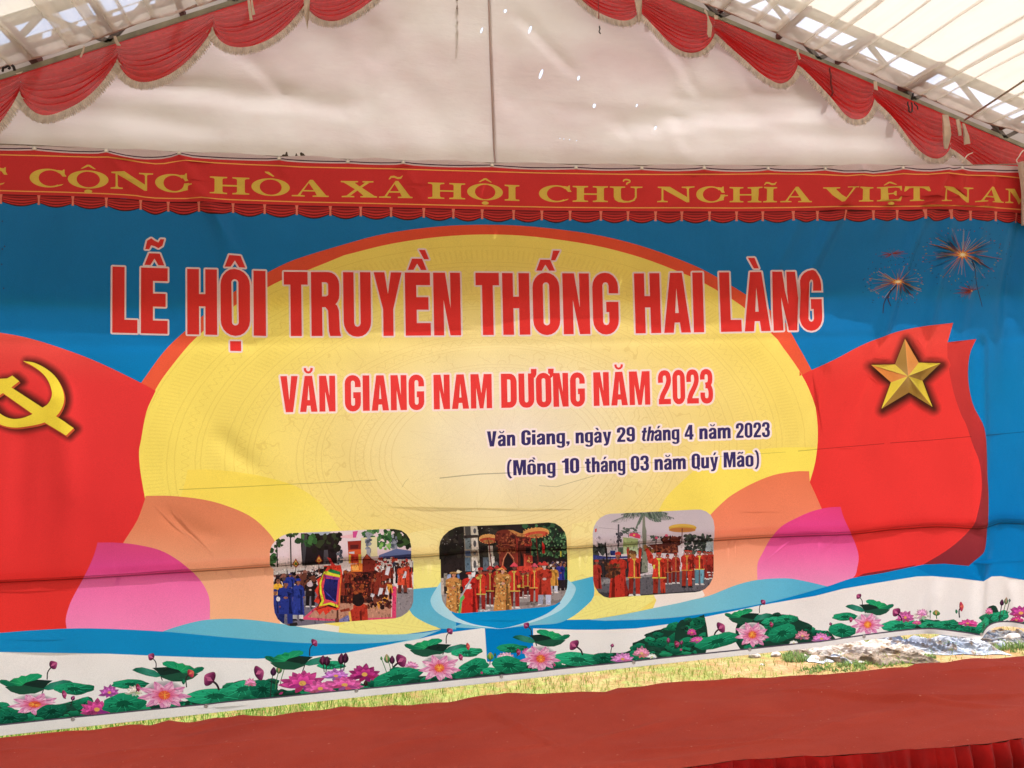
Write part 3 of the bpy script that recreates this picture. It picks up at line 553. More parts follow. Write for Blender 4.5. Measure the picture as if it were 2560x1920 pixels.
for a, b in zip(seps, seps[1:]):
    H_ = float(HD((a+b)/2, [0, 400, 2560], [26, 30, 25]))
    for j, (t, c) in enumerate(((1.12, (62, 26, 30)), (1.0, (196, 52, 52)), (.86, (112, 30, 36)), (.76, (206, 56, 54)), (.6, (122, 34, 38)), (.5, (196, 54, 54)), (.34, (120, 34, 38)), (.24, (176, 46, 48)), (.10, (96, 28, 34)))):
        arc = [(a+(b-a)*i/10, f2(a+(b-a)*i/10)+H_*t*(.62+.38*math.sin(math.pi*i/10)) if t > .3 else f2(a+(b-a)*i/10)+H_*t) for i in range(11)]
        B.add('val', [(a, f2(a)-1), (b, f2(b)-1)]+arc[::-1], c)
for a in seps:
    y = f2(a); B.add('val', [(a-4, y), (a+4, y), (a+2.2, y+10), (a+3, y+24), (a-3, y+24), (a-2.2, y+10)], (232, 130, 112))
B.add('head', [(x, y+5) for x, y in hem]+vtop[::-1], ('v', [(380, (210, 56, 60)), (520, (214, 58, 58))]))
for L_ in (ln1, ln2): B.add('head', stroke(cr(L_, 3), 2.6), (246, 178, 96))
dark = (70, 40, 62)
part('hemline', 'edge_line', label='thin dark printed line along the edge')
B.add('hemline', stroke(hem, 2.8), dark); B.add('hemline', stroke(line_pts, 3.4), (86, 78, 92))
# the banner's own lettering
hb = curve(-60, 462, 115, 465.8, 300, 472, 445, 481, 570, 486, 800, 493, 900, 494.5, 1010, 496.5, 1110, 498, 1280, 502, 1400, 504, 1600, 505.4, 2057, 505.4, 2290, 503, 2353, 503, 2450, 505.5, 2560, 507)
hc = curve(-60, 414, 115, 421.8, 290, 429.6, 445, 437.4, 570, 443.2, 760, 451, 870, 453.7, 1000, 455, 1110, 458, 1280, 462.7, 1400, 464, 1580, 466.6, 1740, 467, 2057, 468.5, 2180, 469, 2290, 466.6, 2353, 467.7, 2500, 470.5, 2600, 472)
for t, a, b in (('C', -68, 14), ('CO[^|.]NG', 72, 482), ('HO[`]A', 525, 822), ('XA[~]', 852, 1031), ('HO[^|.]I', 1069.7, 1303), ('CHU[?]', 1347.7, 1606), ('NGHI[~]A', 1643, 2029.7), ('VIE[^|.]T', 2057.7, 2323), ('NAM', 2353, 2600)):
    part('tx1_'+t, 'lettering', label='yellow serif word of the header strip')
    for A_, S_ in setword(t, a, b, hb, hc, SERIF, SERIF_ACC, persp=.06): B.add('tx1_'+t, A_, (226, 192, 88), S_)
tb = curve(280, 831.6, 420, 835, 666, 840.5, 900, 840.5, 1152, 838.6, 1550, 834, 1804, 829.6, 1993, 826, 2100, 824)
tc = curve(280, 666.4, 420, 671, 665, 678, 711, 680, 1149, 682.5, 1590, 683, 1735, 681, 2064, 678)
leanf = lambda x: float(np.interp(x, [280, 700, 1150, 1600, 2060], [-.006, .01, .02, .032, .04]))
part('hl1', 'lettering_outline', label='pale outline round the title'); part('hl2', 'lettering_outline', label='pale outline round the second line'); part('hl3', 'lettering_outline', label='pale glow round the date lines')
WORDLAB = {'tx2': 'large red word of the title', 'tx3': 'red word of the second line', 'tx4': 'dark blue word of the first date line', 'tx5': 'dark blue word of the bracketed date line'}
def shrink(h, r):
    """outline pulled in by r with mitred corners; None when nothing is left"""
    P = clean(h); n = len(P); A_ = lambda Q: sum(Q[i][0]*Q[(i+1) % len(Q)][1]-Q[(i+1) % len(Q)][0]*Q[i][1] for i in range(len(Q)))
    if A_(P) < 0: P = P[::-1]
    xs = [p[0] for p in P]; ys = [p[1] for p in P]
    if max(xs)-min(xs) < 2*r+.8 or max(ys)-min(ys) < 2*r+.8: return None
    o = []
    for i in range(n):
        a, b, c = P[i-1], P[i], P[(i+1) % n]
        e0 = np.array((b[0]-a[0], b[1]-a[1])); e1 = np.array((c[0]-b[0], c[1]-b[1])); e0 /= np.hypot(*e0); e1 /= np.hypot(*e1)
        n0 = np.array((-e0[1], e0[0])); n1 = np.array((-e1[1], e1[0])); m_ = n0+n1; k = max(.35, 1+n0@n1)
        o.append((b[0]+m_[0]*r/k, b[1]+m_[1]*r/k))
    return o if A_(o) > 2 else None
def outlined2(words, base, cap, lean, tk, hk, tcol, hcol, hw):
    gl = []
    for i, wd in enumerate(words):
        k = '%s_%d' % (tk, i) if not (wd[0].startswith('a[') and len(words) > 5) else '%s_%d' % (tk, i-1)
        if k not in PARTS: part(k, 'lettering', label=WORDLAB[tk])
        gl += [(k, g) for g in setword(wd[0], wd[1], wd[2], base, cap, SANS, SANS_ACC, lean, wd[3] if len(wd) > 3 else 0, persp=.02)]
    for k, (A_, S_) in gl: B.add(hk, halo(A_, hw), hcol, [q for q in (shrink(h, hw) for h in S_) if q])
    for k, (A_, S_) in gl: B.add(k, A_, tcol, S_)
outlined2((('LE[^|~~]', 280.3, 419.5), ('HO[^|.]I', 468.5, 665.6), ('TRUYE[^|``]N', 711, 1152.5), ("THO[^|'']NG", 1191, 1549.8), ('HAI', 1590.6, 1762), ('LA[`]NG', 1804, 2059)), tb, tc, leanf, 'tx2', 'hl1', ('v', [(600, (222, 56, 54)), (860, (222, 54, 52))]), (238, 212, 218), 4.2)
sb = curve(700, 1031, 928, 1027, 1229, 1020.5, 1464, 1015.5, 1626, 1011.6, 1790, 1007.5); sc_ = curve(700, 940.5, 860, 939, 1090, 937, 1250, 934.5, 1450, 931.5, 1622, 927.5, 1785, 922.5)
outlined2((('VA[u]N', 702, 839), ('GIANG', 862.5, 1061), ('NAM', 1084.5, 1230.5), ('DU[h]O[h]NG', 1253.5, 1464), ('NA[u]M', 1485.5, 1627.5), ('2023', 1648, 1784)), sb, sc_, lambda x: .012+.012*(x-700)/1000, 'tx3', 'hl2', (232, 64, 64), (250, 224, 222), 5)
db = curve(1215, 1116.8, 1400, 1110, 1600, 1103.6, 1924, 1092.5); dc = curve(1215, 1078.5, 1400, 1073, 1600, 1067, 1924, 1055)
outlined2((('Va[u]n', 1217.6, 1288.5), ('Giang,', 1303.5, 1424.5), ('nga[`]y', 1439.5, 1529.5), ('29', 1543.5, 1588.5), ('th', 1602, 1634, .16), ("a['|]ng".replace('|', ''), 1637, 1700), ('4', 1713, 1735.5), ('na[u]m', 1749.5, 1828), ('2023', 1841, 1924.5)), db, dc, .01, 'tx4', 'hl3', (60, 50, 106), (252, 234, 236), 5)
eb = curve(1268, 1189, 1500, 1180.5, 1700, 1173.5, 1900, 1165.5); ec = curve(1268, 1151, 1500, 1143, 1700, 1136, 1900, 1127)
outlined2((('(Mo[^|``]ng', 1267, 1389), ('10', 1405, 1448.5), ("tha[']ng", 1463, 1564.5), ('03', 1578, 1622.5), ('na[u]m', 1637, 1716), ("Quy[']", 1730.5, 1796.5), ('Ma[~]o)', 1810, 1899)), eb, ec, .01, 'tx5', 'hl3', (60, 50, 106), (252, 234, 236), 5)
# hammer and sickle
part('ham', 'hammer_and_sickle', 'fl'); part('star', 'star', 'fr')
def zc(reg, s): v = [float(x) for x in s.split()]; return Z(reg, *v)
sick = cr(zc(21, '145 932 220 944 300 985 360 1040 395 1110 403 1180 385 1240 348 1290 275 1330 180 1352 90 1360 0 1340 -70 1290 -110 1210 -112 1140'), 4)+cr(zc(21, '-112 1140 -60 1200 0 1270 70 1303 140 1300 210 1272 270 1232 300 1210 320 1175 328 1130 310 1065 270 1010 205 962 145 932'), 4)[1:-1]
hamr = zc(21, '-70 1075 0 1047 45 1044 78 1026 122 1062 72 1102 270 1232 345 1283 468 1364 415 1412 275 1322 210 1274 18 1138 -20 1165 -88 1110')
def shadow(key, polys, base, dark, off, rad):
    """printed soft drop shadow: rings fading from dark ink to the flag's own ink"""
    q = [[(x+off[0], y+off[1]) for x, y in p] for p in polys]
    def col(p):
        d = np.full(len(p), 1e9)
        for poly in q:
            e = seg_dist(p, poly); e[inside(p, poly)] = 0; d = np.minimum(d, e)
        t = np.clip(1-d/rad, 0, 1)**1.3; b = shade(base, p)
        return b*(1-t)[:, None]*1.0+np.array(dark, float)*t[:, None]
    for k in range(5, 0, -1):
        B.add(key, sum((halo(p_, rad*k/5) for p_ in ([p] for p in q)), []), col)
shadow('ham', [sick, hamr], ('v', [(830, (232, 86, 78)), (960, (226, 58, 60)), (1300, (222, 52, 54))]), (74, 30, 26), (9, 2), 19)
for p in (sick, hamr): B.add('ham', [(x+3.5, y+4.5) for x, y in p], (198, 84, 52)); B.add('ham', [(x+1.8, y+2.2) for x, y in p], (198, 84, 52))
B.add('ham', [sick, hamr], (240, 214, 70))
sp = zc(23, '1443 790 1522 945 1668 948 1550 1060 1617 1228 1465 1135 1293 1240 1353 1070 1210 960 1380 955'); scn = zc(23, '1463 1030')[0]
shadow('star', [sp], RED_R, (58, 28, 22), (3, 4), 22)
# face order: tip, valley, tip ... two facets per arm
fc = {0: ((234, 156, 86), (176, 136, 72)), 2: ((164, 126, 60), (238, 214, 78)), 4: ((166, 128, 58), (236, 210, 74)), 6: ((236, 210, 74), (162, 124, 62)), 8: ((236, 208, 84), (232, 146, 76))}
for i in range(0, 10, 2):
    tip, nx, pv = sp[i], sp[(i+1) % 10], sp[i-1]
    c1, c2 = fc[i]
    def gr(c, tip=tip): return ('r', [(0, tuple(min(255, v*.84+30) for v in c)), (.35, tuple(v*.92 for v in c)), (1, c)], (scn[0], scn[1], 95, 95))
    B.add('star', [scn, tip, nx], gr(c1)); B.add('star', [scn, pv, tip], gr(c2))
# fireworks
def firework(key, cx, cy, r, n, cols, core, squash=1.0, a0=0, a1=360, dots=0, rim=0):
    part(key, 'firework')
    for i in range(n):
        a = random.uniform(a0, a1); L_ = r*random.uniform(.45, 1.0)*(1 if random.random() < .8 else 1.12); s0 = random.uniform(.02, .3)
        ca, sa = math.cos(R(a)), math.sin(R(a))*squash; wd = random.uniform(.6, 1.3)
        x0, y0 = cx+ca*L_*s0, cy+sa*L_*s0; x1, y1 = cx+ca*L_, cy+sa*L_+L_*.05
        B.add(key, [(x0-sa*wd*.6, y0+ca*wd*.6), (x0+sa*wd*.6, y0-ca*wd*.6), (x1+sa*.35, y1-ca*.35), (x1-sa*.35, y1+ca*.35)], random.choice(cols))
    for i in range(dots):
        a = random.uniform(0, 360); L_ = r*random.uniform(.9, 1.45); x, y = cx+L_*math.cos(R(a)), cy+L_*math.sin(R(a))*squash; s_ = random.uniform(.8, 1.7)
        if y < 556: continue
        c = random.choice(((28, 56, 92), (34, 66, 110), (86, 60, 70)))
        if i % 4: B.add(key, [(x-s_, y), (x, y-s_), (x+s_, y), (x, y+s_)], c)
        else: B.add(key, [(x-2.4*s_, y), (x-.4, y-.5), (x, y-2.4*s_), (x+.4, y-.5), (x+2.4*s_, y), (x+.4, y+.5), (x, y+2.4*s_), (x-.4, y+.5)], c)
    for i in range(rim):
        a = 360*i/rim+random.uniform(-2, 2); L_ = r*random.uniform(.82, 1.0); x, y = cx+L_*math.cos(R(a)), cy+L_*math.sin(R(a))*squash
        B.add(key, stroke([(x, y), (x+4*math.cos(R(a)), y+4*math.sin(R(a))*squash)], 1.6), random.choice(((120, 60, 70), (40, 62, 100), (190, 96, 70), (150, 150, 70))))
    if core:
        for rr_, c in ((core, (206, 110, 70)), (core*.62, (236, 190, 110)), (core*.34, (250, 236, 210))):
            B.add(key, [(cx+rr_*(1 if i % 2 else .45)*math.cos(R(i*18+5)), cy+rr_*(1 if i % 2 else .45)*math.sin(R(i*18+5))*squash) for i in range(20)], c)
OR = ((190, 96, 86), (206, 124, 96), (160, 80, 84), (222, 166, 126), (176, 170, 100), (110, 84, 104), (96, 92, 120))
firework('fw1', 2405.7, 637, 102, 92, OR, 24, .68, dots=44, rim=70)
firework('fw2', 2236.5, 706.4, 70, 80, OR, 17, .64, dots=40, rim=60)
firework('fw3', 2229, 635, 34, 46, ((130, 52, 52), (110, 44, 50), (158, 70, 60)), 0, .42, dots=10)
firework('fw4', 2423, 728.6, 40, 60, ((130, 52, 52), (110, 44, 50), (168, 72, 60)), 5, .55, 100, 330, dots=12)
for key, pts in (('fw1', Z(23, 1860, 290, 1885, 380, 1910, 470, 1930, 540, 1940, 585)), ('fw2', Z(23, 1370, 450, 1335, 500, 1305, 560, 1293, 628)), ('fw2', Z(23, 1345, 480, 1325, 530, 1332, 585))):
    B.add(key, stroke(cr(pts, 3), 3.2, .5), (52, 52, 84))
for x, y in ((4, 552), (10, 615), (5, 622), (3, 660), (8, 720), (-20, 640)):
    B.add('blue', [(x-4, y), (x-.6, y-.6), (x, y-4), (x+.6, y-.6), (x+4, y), (x+.6, y+.6), (x, y+4), (x-.6, y+.6)], (60, 40, 60))
# ------------------------------------------------------------------ the three printed festival pictures
def blob(T, cx, cy, rx, ry, n=9, j=.35): return [T((cx+rx*(1+random.uniform(-j, j))*math.cos(6.2832*i/n), cy+ry*(1+random.uniform(-j, j))*math.sin(6.2832*i/n))) for i in range(n)]
class Pic:
    def __init__(s, key, reg, outline, label):
        s.k = part(key, 'picture', label=label); s.o = REG[reg]; s.c = B.clip(s.ps(outline))
    def T(s, p): return (s.o[0]+p[0]*s.o[2], s.o[1]+p[1]*s.o[2])
    def ps(s, P): return [s.T(p) for p in P]
    def a(s, c, *co):
        P = co[0] if len(co) == 1 else fl(*co)
        B.add(s.k, s.ps(P), c, clip=s.c)
    def e(s, c, cx, cy, rx, ry, n=12): s.a(c, ell(cx, cy, rx, ry, n))
    def bl(s, c, cx, cy, rx, ry, n=9, j=.35): B.add(s.k, blob(s.T, cx, cy, rx, ry, n, j), c, clip=s.c)
    def scat(s, cols, x0, y0, x1, y1, n, r0, r1, asp=1.0):
        for i in range(n): s.bl(random.choice(cols), random.uniform(x0, x1), random.uniform(y0, y1), random.uniform(r0, r1), random.uniform(r0, r1)*asp, 7)
    def line(s, c, w, *co): s.a(c, stroke(fl(*co), w))
    def person(s, x, y0, y1, w, robe, legs=None, skin=(150, 96, 78), hat=None, hatc=(214, 60, 56), trim=None, arms='down', long=.62, shoes=(230, 224, 224), hair=(36, 26, 26), flip=1, dark=None):
        h = y1-y0; r = h*.062; dk = dark or tuple(v*.62 for v in robe)
        sh = y0+h*.17; hp = y0+h*long; W2 = w/2
        if legs:
            for sg, lx in ((-1, -.24), (1, .22)):
                s.a(legs if sg > 0 else tuple(v*.8 for v in legs), x+lx*w-w*.16, y0+h*.56, x+lx*w+w*.2, y0+h*.56, x+lx*w*1.15+w*.17, y1-h*.03, x+lx*w*1.15-w*.15, y1-h*.03)
                s.a(shoes, x+lx*w*1.15-w*.16, y1-h*.045, x+lx*w*1.15+w*.14, y1-h*.045, x+lx*w*1.2+flip*w*.26, y1, x+lx*w*1.15-w*.15, y1)
        s.a(robe, [(x-w*.13, y0+h*.135), (x+w*.13, y0+h*.135), (x+W2*.8, sh), (x+W2*.86, sh+h*.14), (x+W2*.8, y0+h*.42), (x+W2*(.96 if long < .8 else 1.08), hp), (x-W2*(.96 if long < .8 else 1.08), hp), (x-W2*.8, y0+h*.42), (x-W2*.86, sh+h*.14), (x-W2*.8, sh)])
        s.a(dk, [(x+flip*w*.06, sh+h*.06), (x+flip*w*.36, sh+h*.1), (x+flip*w*.3, y0+h*.42), (x+flip*w*.4, hp-h*.01), (x+flip*w*.18, hp-h*.01), (x+flip*w*.2, y0+h*.4)])
        if arms == 'down':
            for sg in (-1, 1): s.a(tuple(v*.88 for v in robe), x+sg*W2*.72, sh, x+sg*W2*.95, sh+h*.03, x+sg*W2*1.12, y0+h*.4, x+sg*W2*.82, y0+h*.43)
            for sg in (-1, 1): s.e(skin, x+sg*W2*.97, y0+h*.44, w*.08, h*.025, 7)
        elif arms == 'front':
            for sg in (-1, 1): s.a(tuple(v*.84 for v in robe), x+sg*W2*.7, sh, x+sg*W2*.98, sh+h*.03, x+sg*W2*1.0, y0+h*.34, x+sg*W2*.2, y0+h*.40, x+sg*W2*.1, y0+h*.35, x+sg*W2*.7, y0+h*.3)
            s.e(skin, x, y0+h*.375, w*.14, h*.03, 8)
        elif arms == 'up':
            for sg in (-1, 1): s.a(tuple(v*.92 for v in robe), x+sg*W2*.6, sh+h*.08, x+sg*W2*.95, sh+h*.06, x+sg*W2*1.15, y0-h*.05, x+sg*W2*.7, y0-h*.05)
            for sg in (-1, 1): s.e(skin, x+sg*W2*.9, y0-h*.07, w*.11, h*.03, 7)
        if trim:
            s.a(trim, x-w*.05, sh, x+w*.05, sh, x+w*.05, hp, x-w*.05, hp)
            s.a(trim, x-W2*.96, hp-h*.025, x+W2*.96, hp-h*.025, x+W2*.98, hp, x-W2*.98, hp)
            s.a(trim, x-w*.2, sh-h*.01, x+w*.2, sh-h*.01, x, sh+h*.06)
        s.a(skin, x-w*.07, y0+h*.1, x+w*.07, y0+h*.1, x+w*.07, y0+h*.16, x-w*.07, y0+h*.16)
        s.e(hair, x-flip*r*.15, y0+h*.052, r*.98, h*.062, 12); s.e(skin, x+flip*r*.12, y0+h*.078, r*.78, h*.055, 12)
        s.e(tuple(v*.6 for v in skin), x+flip*r*.45, y0+h*.068, r*.16, h*.008, 6)
        if hat == 'flat':
            s.e(hatc, x, y0+h*.035, r*1.5, h*.03, 12); s.e(tuple(v*.75 for v in hatc), x, y0+h*.045, r*1.45, h*.014, 10)
        elif hat == 'cone':
            s.a(hatc, x-r*1.55, y0+h*.055, x-r*.2, y0-h*.035, x+r*.25, y0-h*.035, x+r*1.6, y0+h*.055); s.a(tuple(v*.7 for v in hatc), x-r*1.55, y0+h*.055, x+r*1.6, y0+h*.055, x+r*.9, y0+h*.07, x-r*.9, y0+h*.07)
        elif hat == 'band':
            s.a(hatc, x-r, y0+h*.03, x+r*.9, y0+h*.03, x+r*.9, y0+h*.055, x-r, y0+h*.055); s.a(hatc, x-flip*r*.8, y0+h*.04, x-flip*r*1.5, y0+h*.17, x-flip*r*1.0, y0+h*.17)
        elif hat == 'cap':
            s.a(hatc, x-r*1.05, y0+h*.05, x-r*.9, y0, x+r*.2, y0-h*.015, x+r*.95, y0+h*.005, x+r*1.1, y0+h*.05)
BLK, WHT = (34, 28, 28), (236, 224, 224)
# left picture: procession seen from behind a drummer
p = Pic('pic1', 'p1', [(80, 700), (80, 480), (110, 400), (170, 330), (250, 275), (350, 240), (500, 232), (900, 215), (1300, 195), (1600, 183), (1800, 180), (1900, 200), (1970, 250), (2015, 320), (2035, 420), (2035, 600), (2065, 625), (2065, 1000), (2062, 1180), (2035, 1260), (1980, 1330), (1900, 1385), (1800, 1415), (1300, 1450), (900, 1480), (450, 1525), (350, 1525), (260, 1490), (190, 1430), (145, 1340), (130, 1220), (130, 740)], 'printed picture of a red palanquin and a tall square festival flag')
p.a(('v', [(200, (236, 214, 222)), (1390, (236, 214, 222)), (1400, (226, 206, 206))]), 0, 100, 2200, 100, 2200, 1659, 0, 1659)
p.a((120, 112, 128), 0, 980, 2200, 900, 2200, 1659, 0, 1659)
p.a((236, 222, 226), 1700, 640, 2200, 600, 2200, 980, 1780, 1000)
p.a((150, 140, 146), 1780, 1010, 2200, 960, 2200, 1500, 1800, 1440)
p.a((44, 34, 38), 510, 240, 1060, 235, 1050, 340, 1010, 420, 1010, 660, 530, 690, 510, 420)
p.a((74, 70, 76), 530, 260, 600, 260, 560, 680, 530, 690); p.a((90, 84, 92), 830, 470, 880, 470, 900, 660, 820, 660); p.a((172, 180, 198), 580, 235, 930, 215, 880, 260, 660, 275)
p.scat(((40, 34, 30), (58, 66, 44), (32, 26, 26)), 700, 260, 1050, 480, 26, 24, 60); p.scat(((58, 96, 54), (74, 120, 66), (46, 70, 44)), 470, 240, 720, 390, 16, 24, 52)
p.scat(((60, 104, 60), (96, 140, 84), (44, 78, 46)), 1360, 200, 1800, 400, 46, 18, 46); p.scat(((46, 54, 38), (34, 40, 32), (60, 84, 48)), 1760, 190, 2020, 430, 40, 24, 56); p.scat(((120, 176, 84), (150, 196, 110)), 1600, 360, 1830, 460, 16, 14, 30)
p.scat(((44, 70, 40), (60, 100, 58), (36, 50, 34)), 90, 470, 180, 700, 20, 20, 40); p.scat(((48, 66, 40), (60, 84, 52)), 150, 330, 290, 430, 12, 16, 34); p.scat(((44, 60, 40), (58, 84, 50)), 310, 245, 450, 290, 9, 18, 34)
for x, y0 in ((175, 360), (365, 260)): p.line((48, 40, 42), 18, x, y0, x+10, 710)
p.a((232, 222, 176), 1340, 300, 1560, 290, 1570, 560, 1340, 560); p.a((240, 190, 200), 1060, 280, 1220, 250, 1300, 300, 1200, 310, 1060, 300); p.a((216, 80, 150), 1225, 215, 1300, 205, 1270, 300, 1230, 300)
for x in (1445, 1800): 
    p.scat(((112, 118, 134), (150, 152, 166), (80, 84, 98)), x-28, 250, x+28, 480, 22, 16, 32); p.a((168, 168, 182), x-28, 450, x+28, 450, x+24, 620, x-24, 620)
p.a((108, 122, 172), 1590, 540, 1700, 500, 1830, 450, 2035, 480, 2035, 600, 1590, 590); p.a((64, 70, 116), 1650, 560, 2035, 520, 2035, 600, 1650, 600); p.scat(((110, 116, 128), (70, 72, 84)), 1020, 480, 1075, 660, 12, 16, 30)
# crowd at the back
p.scat(((40, 32, 40), (62, 44, 48), (30, 26, 34), (92, 70, 70), (150, 96, 84)), 150, 760, 860, 960, 110, 22, 44); p.scat(((232, 222, 222), (222, 214, 220)), 160, 740, 800, 800, 18, 10, 22)
p.scat(((70, 44, 40), (46, 34, 34), (110, 62, 50)), 480, 840, 760, 1010, 34, 30, 54, 1.3); p.scat(((198, 70, 54), (226, 214, 214), (60, 40, 44), (170, 60, 60), (236, 228, 228)), 1540, 590, 1800, 740, 70, 14, 30)
p.scat(((210, 74, 60), (240, 226, 226), (70, 50, 60)), 1830, 600, 2060, 680, 26, 14, 26); p.a((232, 224, 226), 130, 770, 300, 745, 560, 715, 560, 745, 300, 790, 130, 820)
# pink-edged mat
p.a((196, 140, 118), 540, 1420, 760, 1250, 1800, 960, 1850, 1000, 1800, 1420, 900, 1445); p.a((228, 70, 116), 1760, 980, 1830, 970, 1825, 1415, 1750, 1420); p.a((232, 190, 190), 1762, 1100, 1776, 1100, 1768, 1418, 1754, 1418); p.a((228, 84, 120), 530, 1395, 1000, 1430, 1800, 1395, 1800, 1430, 900, 1450, 540, 1432); p.a((228, 84, 120), 540, 1410, 700, 1270, 760, 1250, 590, 1410)
# palanquin
p.a((96, 40, 32), 1100, 780, 1540, 760, 1560, 960, 1500, 1200, 1060, 1210, 1060, 980)
p.scat(((64, 28, 26), (130, 52, 40), (84, 34, 30), (160, 78, 44), (44, 24, 24)), 1070, 780, 1560, 1180, 150, 18, 46); p.scat(((178, 92, 52), (150, 60, 44), (58, 30, 28)), 1100, 830, 1500, 1180, 70, 8, 18)
p.a((150, 48, 40), 1155, 350, 1345, 338, 1340, 520, 1165, 520); p.a((96, 36, 34), 1190, 400, 1310, 395, 1300, 450, 1195, 455); p.a((222, 98, 52), 1165, 470, 1340, 460, 1350, 660, 1170, 660); p.a((190, 60, 44), 1205, 535, 1300, 530, 1310, 640, 1200, 640); p.a((226, 190, 70), 1172, 540, 1200, 536, 1195, 655, 1172, 655); p.a((214, 176, 66), 1305, 530, 1345, 530, 1350, 655, 1312, 650)
p.a((240, 132, 58), 1195, 670, 1380, 655, 1388, 770, 1205, 775); p.a((250, 178, 92), 1220, 690, 1300, 680, 1310, 750, 1220, 755); p.a((128, 44, 36), 1360, 600, 1420, 520, 1500, 600, 1540, 620, 1530, 760, 1360, 780); p.a((196, 84, 58), 1385, 590, 1425, 535, 1470, 590); p.a((220, 216, 222), 1170, 500, 1250, 490, 1250, 525, 1180, 520)
# bearers
for x, y0, y1, f in ((1600, 730, 1050, 1), (1680, 700, 980, 1), (1740, 680, 940, 1), (1530, 860, 1180, -1), (1640, 900, 1220, 1), (1720, 880, 1150, 1), (1100, 860, 1200, 1), (1160, 760, 1000, 1)):
    p.person(x, y0, y1, 110, (140, 52, 40), (60, 34, 34), hat=None, trim=None, long=.7, flip=f, shoes=(60, 40, 40))
for x, y in ((1480, 1140), (1600, 1060), (1700, 1030), (1700, 760)): p.a((222, 214, 224), x, y-70, x+50, y-60, x+20, y+60, x-30, y+50)
for x, y in ((1500, 1160), (1600, 1170), (1680, 1110), (1740, 940)): p.a((236, 160, 62), x-40, y, x+30, y+10, x+44, y+120, x+30, y+118, x+10, y+40, x-10, y+130, x-34, y+60)
p.scat(((70, 34, 30), (44, 28, 28), (120, 60, 48)), 1420, 1100, 1750, 1260, 40, 16, 34)
# red-robed pair at right, men in blue at left
p.person(1985, 640, 1010, 130, (214, 70, 52), (214, 70, 52), long=.95, trim=None); p.person(1855, 650, 930, 90, (60, 40, 44), (30, 28, 34), shoes=BLK); p.person(1915, 655, 1070, 150, (230, 84, 58), (120, 60, 50), long=.72, arms='front', shoes=(50, 36, 40)); p.a((220, 214, 226), 1950, 760, 1975, 770, 1960, 850, 1910, 860)
p.person(2040, 600, 770, 60, (230, 222, 224), (50, 46, 60), shoes=BLK); p.person(1800, 620, 740, 50, (60, 66, 90), (40, 40, 50), shoes=BLK)
p.person(190, 860, 1420, 150, (240, 180, 60), (44, 56, 130), arms='down', shoes=BLK)
p.person(360, 800, 1100, 130, (44, 60, 150), None, hat='cap', hatc=(40, 50, 130)); p.person(640, 880, 1260, 150, (44, 34, 36), (36, 30, 34), skin=(222, 190, 184), arms='front', long=.6, shoes=WHT); p.e((214, 190, 200), 635, 945, 44, 36)
p.person(470, 870, 1450, 170, (46, 62, 150), (226, 222, 226), hat='cap', hatc=(40, 56, 150), long=.86, shoes=(40, 34, 38), flip=1); p.person(300, 900, 1520, 230, (42, 56, 140), (40, 54, 130), hat='cap', hatc=(36, 50, 130), long=.74, shoes=(120, 80, 70), arms='front', flip=1)
p.person(150, 1020, 1560, 140, (50, 62, 140), (44, 54, 120), hat='cap', hatc=(40, 50, 120), shoes=BLK); p.e((226, 220, 228), 195, 1150, 28, 34)
# small pennants and the big five-colour flag
for x, y, c in ((440, 660, (70, 130, 70)), (760, 610, (220, 110, 60))): p.a((150, 50, 44), x, y-75, x+50, y+10, x, y+60, x-52, y+10); p.a((232, 190, 90), x, y-50, x+34, y+8, x, y+40, x-36, y+8); p.a(c, x, y-26, x+20, y+6, x, y+24, x-20, y+6); p.line((60, 44, 40), 8, x, y+50, x-10, y+160)
p.a((206, 60, 60), 870, 570, 920, 585, 950, 650, 1000, 690, 930, 690, 900, 620)
p.a((226, 66, 50), [(830, 690), (1060, 680), (1078, 760), (1085, 850), (1060, 1000), (1045, 1280), (1010, 1310), (940, 1290), (900, 1330), (850, 1370), (820, 1310), (770, 1370), (730, 1310), (690, 1300), (760, 1220), (690, 1180), (740, 1100), (700, 1030), (750, 960), (730, 880), (800, 830), (820, 760)])
p.a((52, 40, 34), [(830, 700), (880, 700), (820, 800), (790, 950), (770, 1080), (790, 1180), (730, 1290), (900, 1225), (1000, 1265), (1010, 1285), (880, 1250), (720, 1300), (770, 1180), (750, 1060), (770, 920)])
p.a((40, 130, 74), [(890, 745), (930, 735), (1060, 775), (1052, 815), (950, 790), (880, 775)]); p.a((226, 226, 64), [(830, 770), (880, 765), (950, 795), (1055, 818), (1048, 855), (900, 822), (822, 800), (790, 950), (800, 1060), (830, 1170), (810, 1225), (920, 1190), (1020, 1230), (1035, 1270), (900, 1225), (760, 1250), (800, 1160), (770, 1060), (768, 920)])
p.a((226, 74, 96), [(822, 805), (1050, 850), (1060, 1000), (1030, 1235), (920, 1195), (815, 1220), (840, 1160), (810, 1060), (800, 950)]); p.a((150, 60, 150), [(830, 820), (1040, 858), (1030, 890), (850, 850)])
p.a(('v', [(1440, (44, 44, 120)), (1510, (36, 30, 84))]), [(845, 862), (1025, 885), (1010, 1060), (995, 1190), (850, 1150), (820, 1010)]); p.a((70, 70, 170), [(820, 1010), (850, 1040), (1000, 1185), (980, 1190), (870, 1080)]); p.a((240, 140, 60), [(1056, 850), (1068, 850), (1042, 1270), (1022, 1265)])
